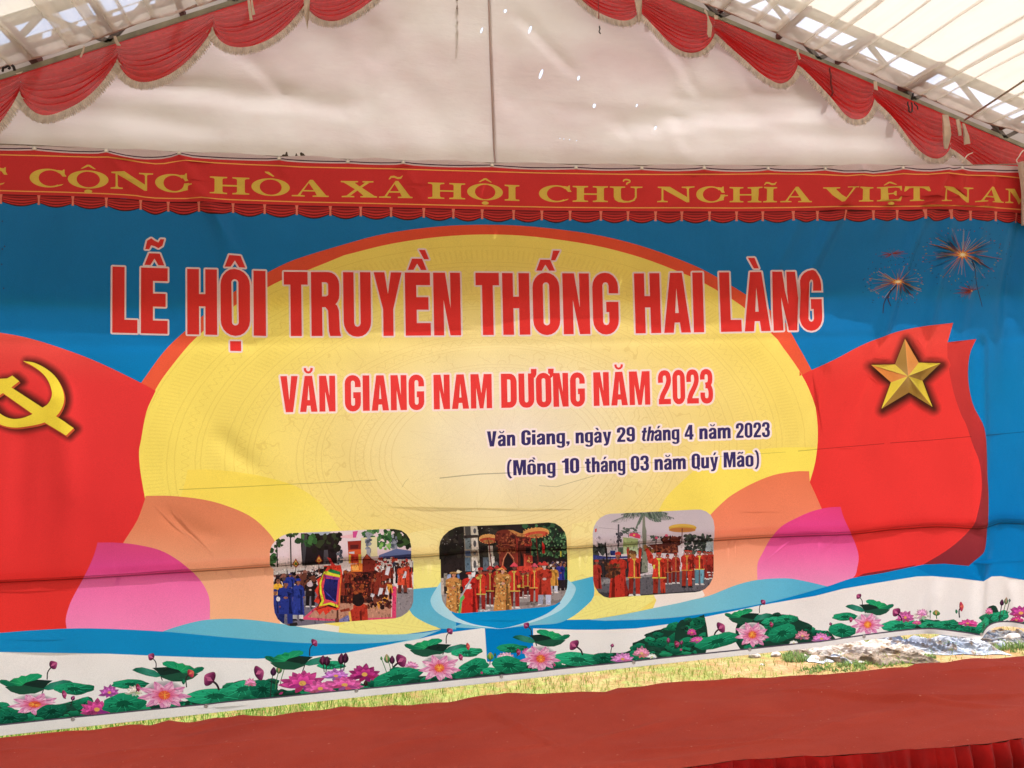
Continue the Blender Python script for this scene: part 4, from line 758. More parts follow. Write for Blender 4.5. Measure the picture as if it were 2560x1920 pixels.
# drummer in front
p.person(1330, 1100, 1900, 240, (196, 66, 46), None, arms='none', long=.6, hair=(38, 28, 28)); p.e((40, 28, 28), 1305, 1165, 84, 86, 20); p.a((186, 58, 44), 1190, 1310, 1260, 1265, 1380, 1255, 1430, 1300, 1440, 1445, 1180, 1470); p.a((126, 122, 176), 1030, 1440, 1160, 1370, 1190, 1420, 1170, 1480, 1040, 1490); p.a((244, 190, 84), 1168, 1330, 1195, 1320, 1215, 1465, 1185, 1470); p.a((90, 52, 44), 1005, 1300, 1030, 1300, 1030, 1440, 1000, 1470); p.e((110, 64, 56), 1010, 1445, 30, 40); p.a((150, 60, 44), 1050, 1300, 1180, 1270, 1190, 1310, 1060, 1330); p.a((110, 36, 30), 1320, 1320, 1350, 1300, 1355, 1450, 1330, 1450)
p.a((44, 38, 40), 350, 1490, 450, 1470, 470, 1500, 430, 1530, 360, 1530)
PA = p
# middle picture
p = Pic('pic2', 'p2', [(165, 690), (160, 520), (175, 430), (220, 350), (300, 275), (400, 225), (480, 208), (1000, 190), (1500, 168), (1750, 150), (1850, 165), (1930, 215), (1990, 290), (2015, 380), (2020, 550), (2025, 600), (2028, 1000), (2020, 1100), (1985, 1200), (1920, 1300), (1840, 1345), (1720, 1375), (1300, 1410), (900, 1440), (500, 1470), (400, 1465), (320, 1435), (255, 1370), (210, 1290), (190, 1180), (183, 690)], 'printed picture of a carved red shrine palanquin between two fringed parasols')
p.a((46, 38, 38), 0, 0, 2212, 0, 2212, 1659, 0, 1659)
p.scat(((36, 32, 30), (60, 54, 48), (44, 42, 36)), 170, 200, 1100, 640, 80, 30, 70); p.scat(((120, 116, 112), (170, 164, 160)), 180, 230, 900, 500, 30, 4, 9)
p.scat(((44, 72, 52), (60, 96, 66), (36, 54, 42), (84, 124, 84), (30, 44, 36)), 1380, 170, 2020, 700, 200, 18, 46); p.scat(((110, 150, 104), (132, 170, 122)), 1560, 240, 2000, 640, 60, 7, 16)
p.a((44, 34, 36), 1500, 640, 2040, 680, 2040, 860, 1500, 800); p.scat(((150, 110, 90), (120, 80, 76), (70, 60, 90), (220, 208, 206)), 1720, 720, 2010, 800, 30, 12, 24)
p.a((158, 146, 146), 100, 1190, 700, 1180, 1300, 1160, 2212, 1080, 2212, 1659, 100, 1659); p.a((106, 96, 100), 700, 1230, 1300, 1300, 1300, 1340, 700, 1330); p.a((132, 120, 120), 1200, 1320, 2212, 1260, 2212, 1300, 1200, 1370)
p.a((148, 136, 122), 520, 210, 620, 205, 630, 860, 540, 860); p.a((196, 184, 166), 620, 205, 710, 205, 745, 640, 760, 860, 640, 860)
for y0, y1, c1, c2 in ((210, 340, (80, 76, 74), (206, 196, 180)), (380, 540, (112, 122, 126), (222, 212, 200)), (560, 640, (74, 88, 120), (150, 128, 112)), (660, 860, (96, 116, 136), (236, 226, 220))): p.a(c1, 535, y0, 615, y0, 622, y1, 545, y1); p.a(c2, 630, y0, 715, y0, 735, y1, 640, y1); p.e((90, 88, 92), 680, (y0+y1)/2, 22, (y1-y0)*.3)
p.a((60, 52, 50), 510, 340, 720, 330, 740, 370, 520, 385); p.a((190, 178, 168), 870, 490, 940, 490, 960, 780, 890, 780); p.a((230, 220, 216), 895, 650, 965, 645, 970, 790, 900, 790); p.scat(((140, 140, 144), (90, 90, 96)), 960, 720, 1010, 790, 8, 16, 26); p.a((100, 110, 124), 800, 660, 880, 660, 880, 850, 800, 850); p.a((196, 40, 40), 1655, 420, 1690, 480, 1700, 600, 1660, 600); p.a((214, 204, 70), 1920, 570, 1940, 570, 1938, 650, 1922, 650)
# parasols
def parasol(P, cx, cy, rx, ry, x1, y1, top_, under, tilt=0):
    P.a(top_, ell(cx, cy, rx, ry, 24, rot=tilt)); P.a(under, ell(cx, cy+ry*.32, rx*.93, ry*.62, 24, rot=tilt)); P.a(tuple(v*.8 for v in top_), ell(cx, cy+ry*.5, rx*.55, ry*.3, 16, rot=tilt))
    for i in range(20):
        a = R(200+i*17); P.e(tuple(min(255, v+16) for v in top_), cx+rx*.98*math.cos(a), cy+ry*.98*math.sin(a), rx*.05, ry*.1, 6)
    P.line((110, 44, 40), 16, cx, cy+ry*.3, x1, y1)
parasol(p, 880, 390, 140, 68, 925, 800, (216, 156, 92), (170, 70, 50)); parasol(p, 1566, 300, 192, 74, 1605, 780, (222, 156, 88), (204, 82, 62), -6)
# shrine palanquin
p.a((112, 48, 38), [(970, 430), (975, 330), (1010, 280), (1080, 258), (1160, 258), (1230, 300), (1300, 350), (1370, 380), (1380, 470), (1290, 600), (1020, 560), (1010, 440)]); p.a((196, 132, 78), [(1160, 258), (1240, 265), (1330, 305), (1390, 310), (1400, 360), (1300, 350), (1230, 300)]); p.a((92, 42, 36), 1300, 350, 1500, 370, 1500, 780, 1290, 780); p.a((136, 56, 46), 1030, 560, 1290, 560, 1300, 790, 1040, 780)
p.scat(((150, 76, 54), (84, 36, 32), (170, 100, 64), (66, 32, 30)), 1000, 300, 1290, 600, 90, 8, 22); p.scat(((160, 60, 50), (186, 110, 70), (70, 34, 32)), 1310, 380, 1500, 480, 40, 8, 18)
for y in (470, 520, 560): p.line((160, 84, 58), 9, 1020, y, 1280, y+6)
p.a((34, 26, 28), 1420, 510, 1480, 510, 1480, 600, 1420, 600); p.a((44, 30, 30), 1160, 590, 1235, 700, 1230, 790, 1100, 790, 1105, 700); p.a((36, 28, 28), 1345, 560, 1385, 680, 1380, 780, 1340, 780); p.line((214, 140, 104), 12, 1160, 580, 1100, 680, 1080, 780); p.line((214, 140, 104), 12, 1170, 580, 1240, 670, 1262, 780); p.a((204, 76, 60), 1390, 600, 1420, 620, 1425, 790, 1395, 790); p.line((176, 60, 48), 14, 1290, 380, 1300, 800); p.a((178, 62, 50), 1400, 470, 1505, 465, 1505, 490, 1400, 490); p.a((176, 58, 48), 1420, 625, 1515, 630, 1520, 780, 1425, 780)
p.scat(((222, 160, 90), (128, 40, 36)), 1440, 660, 1510, 760, 14, 8, 16); p.a((208, 70, 56), 1290, 790, 1560, 770, 1600, 800, 1600, 850, 1290, 860); p.a((150, 60, 50), 760, 870, 900, 860, 905, 900, 770, 905); p.a((110, 60, 44), 900, 880, 1560, 860, 1560, 920, 900, 930)
# people, back to front
RD, RD2 = (200, 54, 46), (170, 44, 40)
p.person(1980, 740, 1130, 110, (30, 90, 70), (34, 34, 40), shoes=BLK); p.person(1925, 730, 1140, 130, (54, 56, 150), (44, 36, 44), shoes=BLK, arms='front')
p.person(1820, 775, 1175, 150, (216, 152, 70), (206, 206, 226), hat='flat', hatc=(150, 100, 70), skin=(214, 200, 200), long=.74, shoes=WHT)
for x, y0, y1 in ((1380, 860, 1250), (1450, 850, 1220), (1000, 790, 1260), (900, 800, 1370)): p.person(x, y0, y1, 120, RD2, (130, 40, 38), trim=(196, 170, 80), hat='cone', hatc=(190, 54, 56), shoes=WHT)
p.person(1625, 740, 1180, 110, (222, 110, 60), (190, 60, 50), hat='cone', hatc=(216, 64, 64)); p.person(1545, 760, 1320, 150, (210, 58, 44), (196, 54, 44), hat='cone', hatc=(226, 90, 110), trim=(222, 176, 90), shoes=(60, 40, 40), flip=-1)
p.person(1690, 735, 1365, 220, (186, 60, 46), (196, 198, 226), hat='cone', hatc=(214, 66, 60), skin=(206, 180, 176), long=.74, shoes=WHT, arms='front', flip=-1)
p.person(1250, 755, 1400, 180, (204, 58, 48), (160, 46, 42), hat='cone', hatc=(226, 80, 96), trim=(214, 186, 90), skin=(110, 70, 62), shoes=WHT); p.a((214, 190, 80), 1295, 1060, 1340, 1055, 1340, 1095, 1300, 1098)
p.person(760, 810, 1440, 170, (212, 58, 46), (150, 44, 40), hat='cap', hatc=(200, 54, 50), trim=(206, 186, 90), shoes=(190, 186, 190), flip=-1); p.a((206, 186, 90), 690, 950, 760, 920, 780, 950, 720, 985)
p.a((226, 210, 186), 400, 890, 430, 838, 495, 862, 450, 890); p.a((160, 176, 214), 280, 910, 330, 900, 340, 1010, 270, 1040); p.a((96, 130, 190), 420, 910, 450, 905, 465, 970, 430, 970); p.a((40, 34, 38), 460, 880, 540, 900, 540, 1100, 470, 1100); p.a((206, 186, 176), 190, 960, 225, 960, 235, 1200, 190, 1200); p.a((150, 140, 130), 230, 890, 280, 890, 270, 1080, 230, 1080)
def brocade(x, y0, y1, w_, **k):
    p.person(x, y0, y1, w_, (206, 142, 78), None, long=1.0, trim=None, **k)
    h = y1-y0
    for i in range(70): p.bl(random.choice(((150, 110, 62), (226, 172, 104), (110, 92, 66), (196, 108, 60), (236, 200, 140))), x+random.uniform(-.42, .42)*w_, y0+h*random.uniform(.2, .97), 14, 12, 6)
brocade(370, 865, 1490, 230, hat='flat', hatc=(196, 146, 90), skin=(196, 130, 106), arms='front'); brocade(1085, 800, 1435, 250, hat='cone', hatc=(206, 80, 56), skin=(214, 160, 140), arms='front')
p.a((222, 170, 100), 1005, 830, 1070, 808, 1140, 860, 1140, 880, 1080, 830, 1015, 850); p.person(605, 870, 1490, 230, (206, 48, 42), None, hat='flat', hatc=(204, 66, 54), skin=(226, 206, 206), long=1.0, arms='front'); p.a((236, 230, 232), 535, 1080, 580, 1030, 630, 1050, 610, 1110, 560, 1120); p.a((170, 172, 182), 452, 1260, 640, 920, 712, 770, 720, 790, 660, 930, 470, 1270); p.a((236, 232, 236), 630, 880, 690, 870, 680, 940, 640, 950); p.a((96, 184, 98), 470, 1250, 520, 1200, 530, 1250, 490, 1300, 470, 1470, 440, 1470)
p.scat(((220, 214, 216), (190, 184, 186)), 740, 1380, 900, 1440, 6, 14, 26, .5)
PB = p
# right picture
p = Pic('pic3', 'p3', [(190, 680), (188, 430), (205, 340), (240, 270), (300, 205), (380, 160), (450, 145), (900, 125), (1300, 105), (1700, 85), (1790, 85), (1870, 110), (1940, 165), (1980, 240), (1995, 340), (1990, 480), (1980, 600), (1978, 1000), (1965, 1100), (1920, 1190), (1850, 1260), (1770, 1295), (1700, 1308), (1200, 1335), (800, 1360), (430, 1390), (350, 1370), (270, 1310), (215, 1220), (192, 1120)], 'printed picture of red clad bearers under a palm and a yellow parasol')
p.a(('v', [(1270, (210, 196, 208)), (1380, (222, 208, 216))]), 0, 0, 2200, 0, 2200, 1659, 0, 1659)
p.a((104, 100, 108), 0, 1080, 900, 1060, 1300, 1010, 2200, 940, 2200, 1659, 0, 1659); p.a((150, 146, 150), 280, 1120, 1060, 1050, 1060, 1070, 900, 1090, 280, 1200); p.a((70, 66, 72), 0, 1290, 900, 1340, 2200, 1250, 2200, 1659, 0, 1659); p.a((64, 50, 52), 180, 820, 1000, 800, 1000, 1010, 700, 1080, 180, 1090)
for x0, x1, y in ((280, 560, 350), (600, 900, 400), (970, 1240, 460)): p.line((150, 140, 150), 5, x0, y, x1, y+24)
p.a((90, 84, 92), 558, 300, 582, 300, 576, 660, 552, 660); p.scat(((96, 90, 98), (70, 66, 74)), 535, 410, 610, 560, 14, 14, 30)
# palms and trees
p.a((136, 138, 124), [(930, 130), (962, 130), (968, 330), (985, 400), (980, 600), (1005, 1010), (905, 1010), (925, 600), (918, 420), (925, 320)])
def frond(x0, y0, x1, y1, sg, c):
    m = ((x0+x1)/2, (y0+y1)/2-sg*26); Q = cr([(x0, y0), m, (x1, y1)], 12)
    for i, (x, y) in enumerate(Q):
        L_ = 30+80*math.sin(math.pi*min(1, (i+2)/len(Q)))
        dx = (x1-x0)*.25/100*L_
        p.a(random.choice(c), [(x-7, y), (x+7, y), (x+dx*.5+random.uniform(-8, 8), y+L_), (x+dx*.4-6, y+L_*.9)])
GR = ((86, 100, 92), (104, 120, 108), (72, 84, 78), (122, 136, 122))
for x1, y1 in ((480, 250), (620, 150), (830, 340), (1190, 240), (1380, 200), (1300, 130)): frond(945, 128, x1, y1, 1, GR)
p.scat(((84, 96, 88), (104, 114, 104)), 610, 350, 850, 440, 40, 12, 26, .6); p.scat(((76, 90, 82), (90, 102, 92)), 1040, 470, 1200, 540, 16, 12, 28, .6); p.line((80, 84, 80), 10, 710, 400, 715, 490); p.line((90, 94, 88), 10, 1110, 500, 1115, 590)
p.scat(((60, 66, 62), (80, 90, 80), (48, 52, 52)), 1560, 470, 1940, 720, 110, 16, 36); p.scat(((58, 60, 60), (80, 84, 80)), 190, 600, 360, 760, 36, 20, 40); p.a((178, 190, 200), 1880, 560, 1990, 560, 1990, 720, 1850, 720)
p.a((172, 190, 130), 635, 490, 855, 515, 855, 740, 635, 740); p.a((200, 218, 178), 640, 640, 850, 630, 850, 740, 640, 740); p.a((96, 110, 100), 560, 640, 640, 640, 640, 740, 560, 740); p.a((196, 196, 210), 440, 680, 540, 670, 540, 760, 440, 760); p.a((44, 60, 130), 445, 690, 520, 690, 520, 760, 450, 760); p.a((90, 104, 100), 860, 650, 920, 650, 920, 780, 860, 780)
p.a((222, 70, 110), [(730, 440), (780, 425), (840, 430), (890, 460), (890, 512), (820, 500), (770, 480), (725, 475)]); p.e((240, 190, 90), 800, 458, 16, 16); p.a((60, 66, 130), 190, 750, 400, 780, 700, 770, 700, 800, 190, 820); p.a((206, 198, 206), 200, 320, 250, 310, 275, 350, 260, 430, 215, 500, 200, 440); p.a((210, 90, 80), 220, 370, 250, 360, 245, 410, 220, 420)
p.a((40, 34, 38), [(358, 575), (380, 565), (385, 640), (400, 660), (410, 860), (390, 860), (365, 660)])
# palanquin and parasol
p.a((206, 160, 70), ell(1520, 352, 208, 58, 26)); p.a((190, 120, 66), ell(1515, 385, 200, 36, 24)); p.a((222, 180, 84), [(1318, 350)]+ell(1520, 352, 208, 58, 16, 190, 350)+[(1725, 345), (1520, 330)])
for i in range(30): p.a((214, 168, 90), 1325+i*13, 408-abs(i-15)*1.2, 1333+i*13, 408-abs(i-15)*1.2, 1329+i*13, 424-abs(i-15)*1.4)
p.line((110, 56, 48), 14, 1515, 360, 1505, 590)
p.a((104, 48, 40), 1010, 605, 1450, 590, 1460, 720, 1400, 740, 1100, 720, 1080, 660); p.scat(((86, 40, 36), (136, 70, 52), (64, 34, 32)), 1220, 490, 1480, 600, 44, 16, 36); p.e((118, 58, 44), 1400, 520, 60, 44); p.scat(((150, 80, 56), (80, 38, 34)), 1090, 620, 1450, 720, 60, 10, 22); p.line((80, 36, 34), 16, 1000, 610, 1540, 575)
for x, y in ((1130, 500), (1280, 465)): p.e((230, 96, 130), x, y, 24, 20); p.line((90, 40, 40), 12, x, y+14, x, y+110)
# people
RA = (206, 62, 50); RB = (172, 52, 44)
for x, y0, y1 in ((1900, 700, 1110), (1950, 710, 1060), (1850, 690, 1120), (1300, 740, 1190), (1420, 720, 1180), (1640, 680, 1120), (1940, 700, 1020)): p.person(x, y0, y1, 130, RB, (150, 48, 42), hat='band', hatc=(190, 54, 48), shoes=(220, 216, 218), trim=(190, 120, 70) if x < 1450 else None)
p.person(340, 840, 1080, 110, (50, 46, 50), (44, 40, 44), shoes=BLK); p.person(245, 830, 1300, 140, (176, 56, 46), None, hat='cap', hatc=(200, 66, 56), long=.9)
p.person(1770, 685, 1200, 150, RA, (120, 176, 200), hat='band', hatc=(206, 60, 54), trim=(222, 204, 90), long=.56, shoes=WHT, arms='down'); p.person(1585, 670, 1240, 180, RA, (200, 66, 48), hat='band', hatc=(212, 66, 56), trim=(206, 150, 70), long=.56, shoes=(40, 36, 40), arms='front')
p.person(800, 700, 1360, 200, RA, (176, 54, 44), trim=(222, 176, 80), long=.6, arms='up', shoes=WHT); p.scat(((150, 106, 60), (110, 74, 50), (180, 130, 76)), 710, 690, 810, 780, 18, 18, 34); p.scat(((150, 106, 60), (120, 80, 52)), 970, 630, 1080, 710, 14, 16, 34)
p.a((206, 62, 50), 965, 660, 1000, 650, 1080, 760, 1090, 900, 1010, 870)
p.person(1170, 700, 1345, 220, (216, 64, 46), (196, 66, 50), hat='band', hatc=(216, 66, 56), trim=(222, 214, 92), long=.62, arms='front', shoes=(60, 44, 44), skin=(160, 92, 74)); p.a((222, 214, 92), 1080, 900, 1110, 900, 1105, 960, 1075, 950)
p.person(560, 715, 1400, 260, (196, 56, 44), None, hat='cap', hatc=(226, 70, 58), skin=(166, 110, 90), long=1.0, arms='front', flip=-1); p.scat(((96, 56, 40), (60, 42, 36), (140, 84, 54)), 370, 880, 580, 1110, 40, 18, 36); p.a((140, 40, 36), 650, 1080, 730, 1330, 700, 1370, 660, 1370)

PC = p
def mottle(p, reg, x0, x1, y0, y1, n):
    for i in range(n*2):
        x, y = random.uniform(x0, x1), random.uniform(y0, y1); r_ = random.uniform(4, 10)
        B.add(p.k, blob(p.T, x, y, r_, r_*random.uniform(.5, 1.8), 5, .4), random.choice((.55, .68, .8, 1.15, 1.3)), clip=p.c, mod=True)
    for i in range(n):
        x, y = random.uniform(x0, x1), random.uniform(y0, y1); f = random.choice((.5, .6, .7, .8, .88, 1.12, 1.22)); r_ = random.uniform(7, 26)
        B.add(p.k, blob(p.T, x, y, r_*random.uniform(.4, 1), r_*random.uniform(.6, 1.6), 6, .5), f, clip=p.c, mod=True)
for p_, r_, b_, n_ in ((PA, 'p1', (130, 2060, 560, 1480), 620), (PB, 'p2', (180, 2020, 300, 1440), 620), (PC, 'p3', (190, 1980, 480, 1360), 560)): mottle(p_, r_, *b_, n_)
for p_, f_ in ((PA, .9), (PB, .9), (PC, .84)): B.add(p_.k, p_.ps([(0, 0), (2300, 0), (2300, 1700), (0, 1700)]), f_, clip=p_.c, mod=True)

# ------------------------------------------------------------------ printed lotus border
LN = [0]
def lo(name, label): LN[0] += 1; return part('lo%d' % LN[0], name, label=label)
def rot(P, cx, cy, a):
    c, s = math.cos(R(a)), math.sin(R(a)); return [(cx+(x-cx)*c-(y-cy)*s, cy+(x-cx)*s+(y-cy)*c) for x, y in P]
def petalp(cx, cy, a, L_, w_, ry=1.0):
    """pointed petal from the centre"""
    ca, sa = math.cos(R(a)), math.sin(R(a)); o = []
    for t, h in ((0, .25), (.3, .8), (.55, 1), (.8, .62), (.92, .3)): o.append((t, h))
    pts = [(t*L_, h*w_) for t, h in o]+[(L_, 0)]+[(t*L_, -h*w_) for t, h in o[::-1]]
    return [(cx+x*ca-y*sa, cy+(x*sa+y*ca)*ry) for x, y in pts]
def lily(reg, cx, cy, rx, ry):
    k = lo('lotus_flower', 'pale pink open water lily with orange centre'); (x, y), = Z(reg, [(cx, cy)]); s = REG[reg][2]; a, q = rx*s, ry/rx
    SH = (176, 170, 172)
    B.add(k, ell(x-a*.02, y-a*q*.35, a*.74, a*q*.78, 22), ('r', [(0, (150, 140, 146)), (.75, (170, 160, 166)), (1, (232, 226, 225))], (x, y-a*q*.35, a*.74, a*q*.78)))
    for L_, w_, off, n, c0, c1 in ((1.0, .185, 9, 9, (232, 166, 200), (206, 104, 158)), (.80, .175, 28, 8, (244, 202, 220), (222, 134, 178)), (.55, .15, 5, 7, (236, 150, 184), (216, 92, 136))):
        for i in range(n):
            an = off+i*360/n+random.uniform(-5, 5); l = a*L_*random.uniform(.9, 1.05)
            P = petalp(x, y, an, l, a*w_, q*1.2)
            B.add(k, P, ('r', [(0, (232, 88, 120)), (.45, c1), (.8, c0), (1, c1)], (x, y, l, l*q*1.2)))
            tip = P[5]; B.add(k, stroke([(x+(tip[0]-x)*.3, y+(tip[1]-y)*.3), (x+(tip[0]-x)*.95, y+(tip[1]-y)*.95)], .8), tuple(v*.82 for v in c1))
    B.add(k, ell(x, y, a*.22, a*q*.34, 14), (222, 88, 62))
    for i in range(16):
        an = i*22.5; B.add(k, stroke([(x, y), (x+a*.25*math.cos(R(an)), y+a*q*.4*math.sin(R(an)))], 1.5, .4), random.choice(((240, 150, 62), (246, 180, 80), (224, 96, 60))))
def wavy(cx, cy, rx, ry, n=26, j=.08): 
    ph = random.uniform(0, 6); return [(cx+rx*(1+j*math.sin(3*t+ph)+j*.7*math.sin(7*t+ph*2))*math.cos(t), cy+ry*(1+j*math.sin(4*t+ph)+j*.6*random.uniform(-1, 1))*math.sin(t)) for t in (6.2832*i/n for i in range(n))]
G1, G2, G3, G4 = (26, 126, 90), (34, 144, 104), (18, 92, 68), (28, 62, 50)
def leaf(reg, cx, cy, rx, ry, a=0, c=None, name='printed green lotus leaf'):
    k = lo('lotus_leaf', name); (x, y), = Z(reg, [(cx, cy)]); s = REG[reg][2]; X, Y_ = rx*s, ry*s; c = c or G1
    P = rot(wavy(x, y, X, Y_), x, y, a)
    B.add(k, P, ('l', [(0, tuple(min(255, v*1.18) for v in c)), (.5, c), (1, tuple(v*.72 for v in c))], ((x, y-Y_), (x+X*.2, y+Y_))))
    B.add(k, rot(wavy(x, y+Y_*.05, X*.42, Y_*.34, 16, .12), x, y, a), tuple(v*.66 for v in c))
    for i in range(9):
        an = i*40+random.uniform(-8, 8); q = rot([(x+X*.3*math.cos(R(an)), y+Y_*.3*math.sin(R(an))), (x+X*.88*math.cos(R(an)), y+Y_*.88*math.sin(R(an)))], x, y, a)
        B.add(k, stroke(q, 1.1, .5), tuple(min(255, v*1.35+12) for v in c))
    for i in range(10):
        t = random.uniform(0, 6.28); r_ = random.uniform(.4, .85); q = rot([(x+X*r_*math.cos(t), y+Y_*r_*math.sin(t))], x, y, a)[0]
        B.add(k, ell(q[0], q[1], X*.05, Y_*.05, 6), tuple(v*.62 for v in c))
def bowl(reg, x0, x1, y0, y1, flip=False):
    """umbrella-like leaf seen from the side: light lobe, dark hollow, two flaps"""
    k = lo('lotus_leaf', 'large cupped lotus leaf seen from the side'); W_, H_ = x1-x0, y1-y0
    def m(P): return Z(reg, [(x0+(1-u if flip else u)*W_, y0+v*H_) for u, v in P])
    B.add(k, m([(.08, .62), (.3, .5), (.62, .62), (.58, .8), (.44, .98), (.28, .97), (.16, .84)]), (34, 82, 62))
    B.add(k, m([(.58, .72), (.68, .45), (.86, .3), (.95, .34), (1, .44), (.93, .55), (.8, .7), (.66, .78)]), ('l', [(0, (24, 110, 84)), (.5, (60, 140, 120)), (1, (20, 92, 70))], tuple(m([(.6, .4), (.95, .7)]))))
    B.add(k, m([(.34, .34), (.5, .28), (.72, .33), (.66, .48), (.6, .7), (.45, .62), (.3, .52)]), (26, 48, 42))
    B.add(k, m([(0, .34), (.03, .28), (.1, .3), (.14, .36), (.2, .22), (.26, .2), (.3, .1), (.36, .12), (.42, .02), (.52, 0), (.58, .08), (.57, .2), (.5, .3), (.36, .42), (.3, .58), (.1, .6), (.02, .46)]), ('l', [(0, (30, 150, 104)), (.6, (34, 160, 96)), (1, (22, 108, 78))], tuple(m([(.4, 0), (.2, .6)]))))
    for u0, v0, u1, v1 in ((.3, .5, .1, .36), (.32, .46, .24, .26), (.36, .42, .38, .16), (.4, .36, .52, .1)): B.add(k, stroke(m([(u0, v0), (u1, v1)]), 1.0, .5), (70, 180, 126))
    B.add(k, stroke(m([(.6, .72), (.57, 1.0), (.56, 1.12)]), 2.4), (44, 34, 38))
def bud(reg, cx, cy, rx, ry, stem=None, a=0, c=(128, 44, 92), tipc=(196, 96, 140), name='closed purple lotus bud on a dark stem'):
    k = lo('lotus_bud', name)
    if stem:
        pts = [(cx, cy)]+list(stem); B.add(k, stroke(cr(Z(reg, pts), 4), max(2.0, rx*REG[reg][2]*.26)), (48, 38, 42) if c != (96, 150, 84) else (70, 120, 70))
    P = rot([(cx, cy+ry), (cx-rx*.7, cy+ry*.7), (cx-rx, cy+ry*.1), (cx-rx*.7, cy-ry*.5), (cx, cy-ry*1.1), (cx+rx*.7, cy-ry*.5), (cx+rx, cy+ry*.1), (cx+rx*.7, cy+ry*.7)], cx, cy, a); Pz = Z(reg, P)
    B.add(k, crc(Pz, 3), ('l', [(0, tipc), (.45, c), (1, tuple(v*.55 for v in c))], (Pz[4], Pz[0])))
    Q = rot([(cx, cy+ry*.8), (cx-rx*.35, cy), (cx-rx*.05, cy-ry*.8), (cx+rx*.2, cy)], cx, cy, a); B.add(k, Z(reg, Q), tipc)
def bloom(reg, cx, cy, rx, ry, c=(196, 70, 140), name='magenta lotus bloom', core=(226, 170, 90)):
    k = lo('lotus_flower', name); (x, y), = Z(reg, [(cx, cy)]); s = REG[reg][2]; a, q = rx*s, ry/rx
    for L_, w_, off, n, f in ((1.0, .2, 180, 7, .82), (.86, .2, 195, 7, 1.0), (.62, .17, 188, 6, 1.18)):
        for i in range(n):
            an = off+i*(190/(n-1))-6+random.uniform(-7, 7); l = a*L_*random.uniform(.88, 1.06); cc = tuple(min(255, v*f) for v in c)
            B.add(k, petalp(x, y+a*q*.35, an, l, a*w_, q*1.25), ('r', [(0, tuple(v*.7 for v in cc)), (.6, cc), (1, tuple(min(255, v*1.15+14) for v in cc))], (x, y+a*q*.35, l, l*q*1.3)))
    for i in range(4): B.add(k, petalp(x, y+a*q*.3, 20+i*45+random.uniform(-8, 8), a*.7, a*.16, q), tuple(v*random.uniform(.7, 1.0) for v in c))
    if core: B.add(k, ell(x, y+a*q*.2, a*.16, a*q*.2, 9), core)
def mass(reg, poly, n, r0, r1, cols=(G1, G3, G4, (24, 112, 80))):
    k = lo('leaf_cluster', 'dense cluster of dark green lotus leaves'); c = B.clip(Z(reg, poly)); xs = [q[0] for q in poly]; ys = [q[1] for q in poly]
    base = crc(Z(reg, poly), 3); base = [(x+random.uniform(-1.6, 1.6), y+random.uniform(-1.6, 1.6)) for x, y in base]; B.add(k, base, G4)
    for i in range(n):
        for _ in range(40):
            x, y = random.uniform(min(xs), max(xs)), random.uniform(min(ys), max(ys))
            if inside(np.array([[x, y]], float), poly)[0]: break
        (X, Y_), = Z(reg, [(x, y)]); r_ = random.uniform(r0, r1)*REG[reg][2]; cc = random.choice(cols)
        B.add(k, wavy(X, Y_, r_, r_*.5, 14, .12), ('l', [(0, tuple(min(255, v*1.25) for v in cc)), (1, tuple(v*.75 for v in cc))], ((X, Y_-r_*.5), (X, Y_+r_*.5))), clip=c if i % 3 else None)
        B.add(k, wavy(X, Y_+r_*.06, r_*.4, r_*.16, 9, .12), tuple(v*.6 for v in cc), clip=c if i % 3 else None)
        for q in range(3):
            an = random.uniform(0, 6.28); B.add(k, stroke([(X, Y_), (X+r_*.8*math.cos(an), Y_+r_*.4*math.sin(an))], .8, .5), tuple(min(255, v*1.4+10) for v in cc), clip=c if i % 3 else None)
PUR = (150, 70, 130)
LC = B.clip([(LX, 1500), (RX, 1400)]+line_pts[::-1])
_n0 = len(B.sh)
mass(41, [(-160, 760), (40, 720), (160, 745), (420, 690), (560, 650), (600, 700), (560, 790), (0, 830), (-160, 850)], 34, 40, 90)
mass(41, [(1420, 610), (1500, 560), (1600, 545), (1660, 600), (1700, 545), (1780, 540), (1800, 620), (1980, 620), (2212, 560), (2212, 620), (1560, 690)], 26, 34, 70)
mass(42, [(1590, 385), (1700, 360), (1800, 365), (1880, 335), (1880, 300), (1960, 270), (1960, 240), (2060, 215), (2120, 190), (2240, 175), (2240, 390), (1700, 430)], 60, 26, 56)
mass(43, [(-20, 180), (60, 150), (130, 130), (162, 135), (168, 365), (-20, 385)], 26, 26, 50)
mass(43, [(378, 150), (520, 120), (620, 120), (740, 125), (700, 170), (760, 150), (850, 190), (850, 220), (950, 225), (980, 300), (640, 330), (385, 345)], 46, 28, 60)
mass(43, [(1500, 190), (1560, 150), (1680, 165), (1760, 150), (1800, 190), (1900, 190), (1950, 130), (1990, 70), (2030, 65), (2060, 110), (2130, 100), (2040, 150), (2240, 170), (2240, 200), (1920, 250), (1500, 230)], 40, 26, 52)
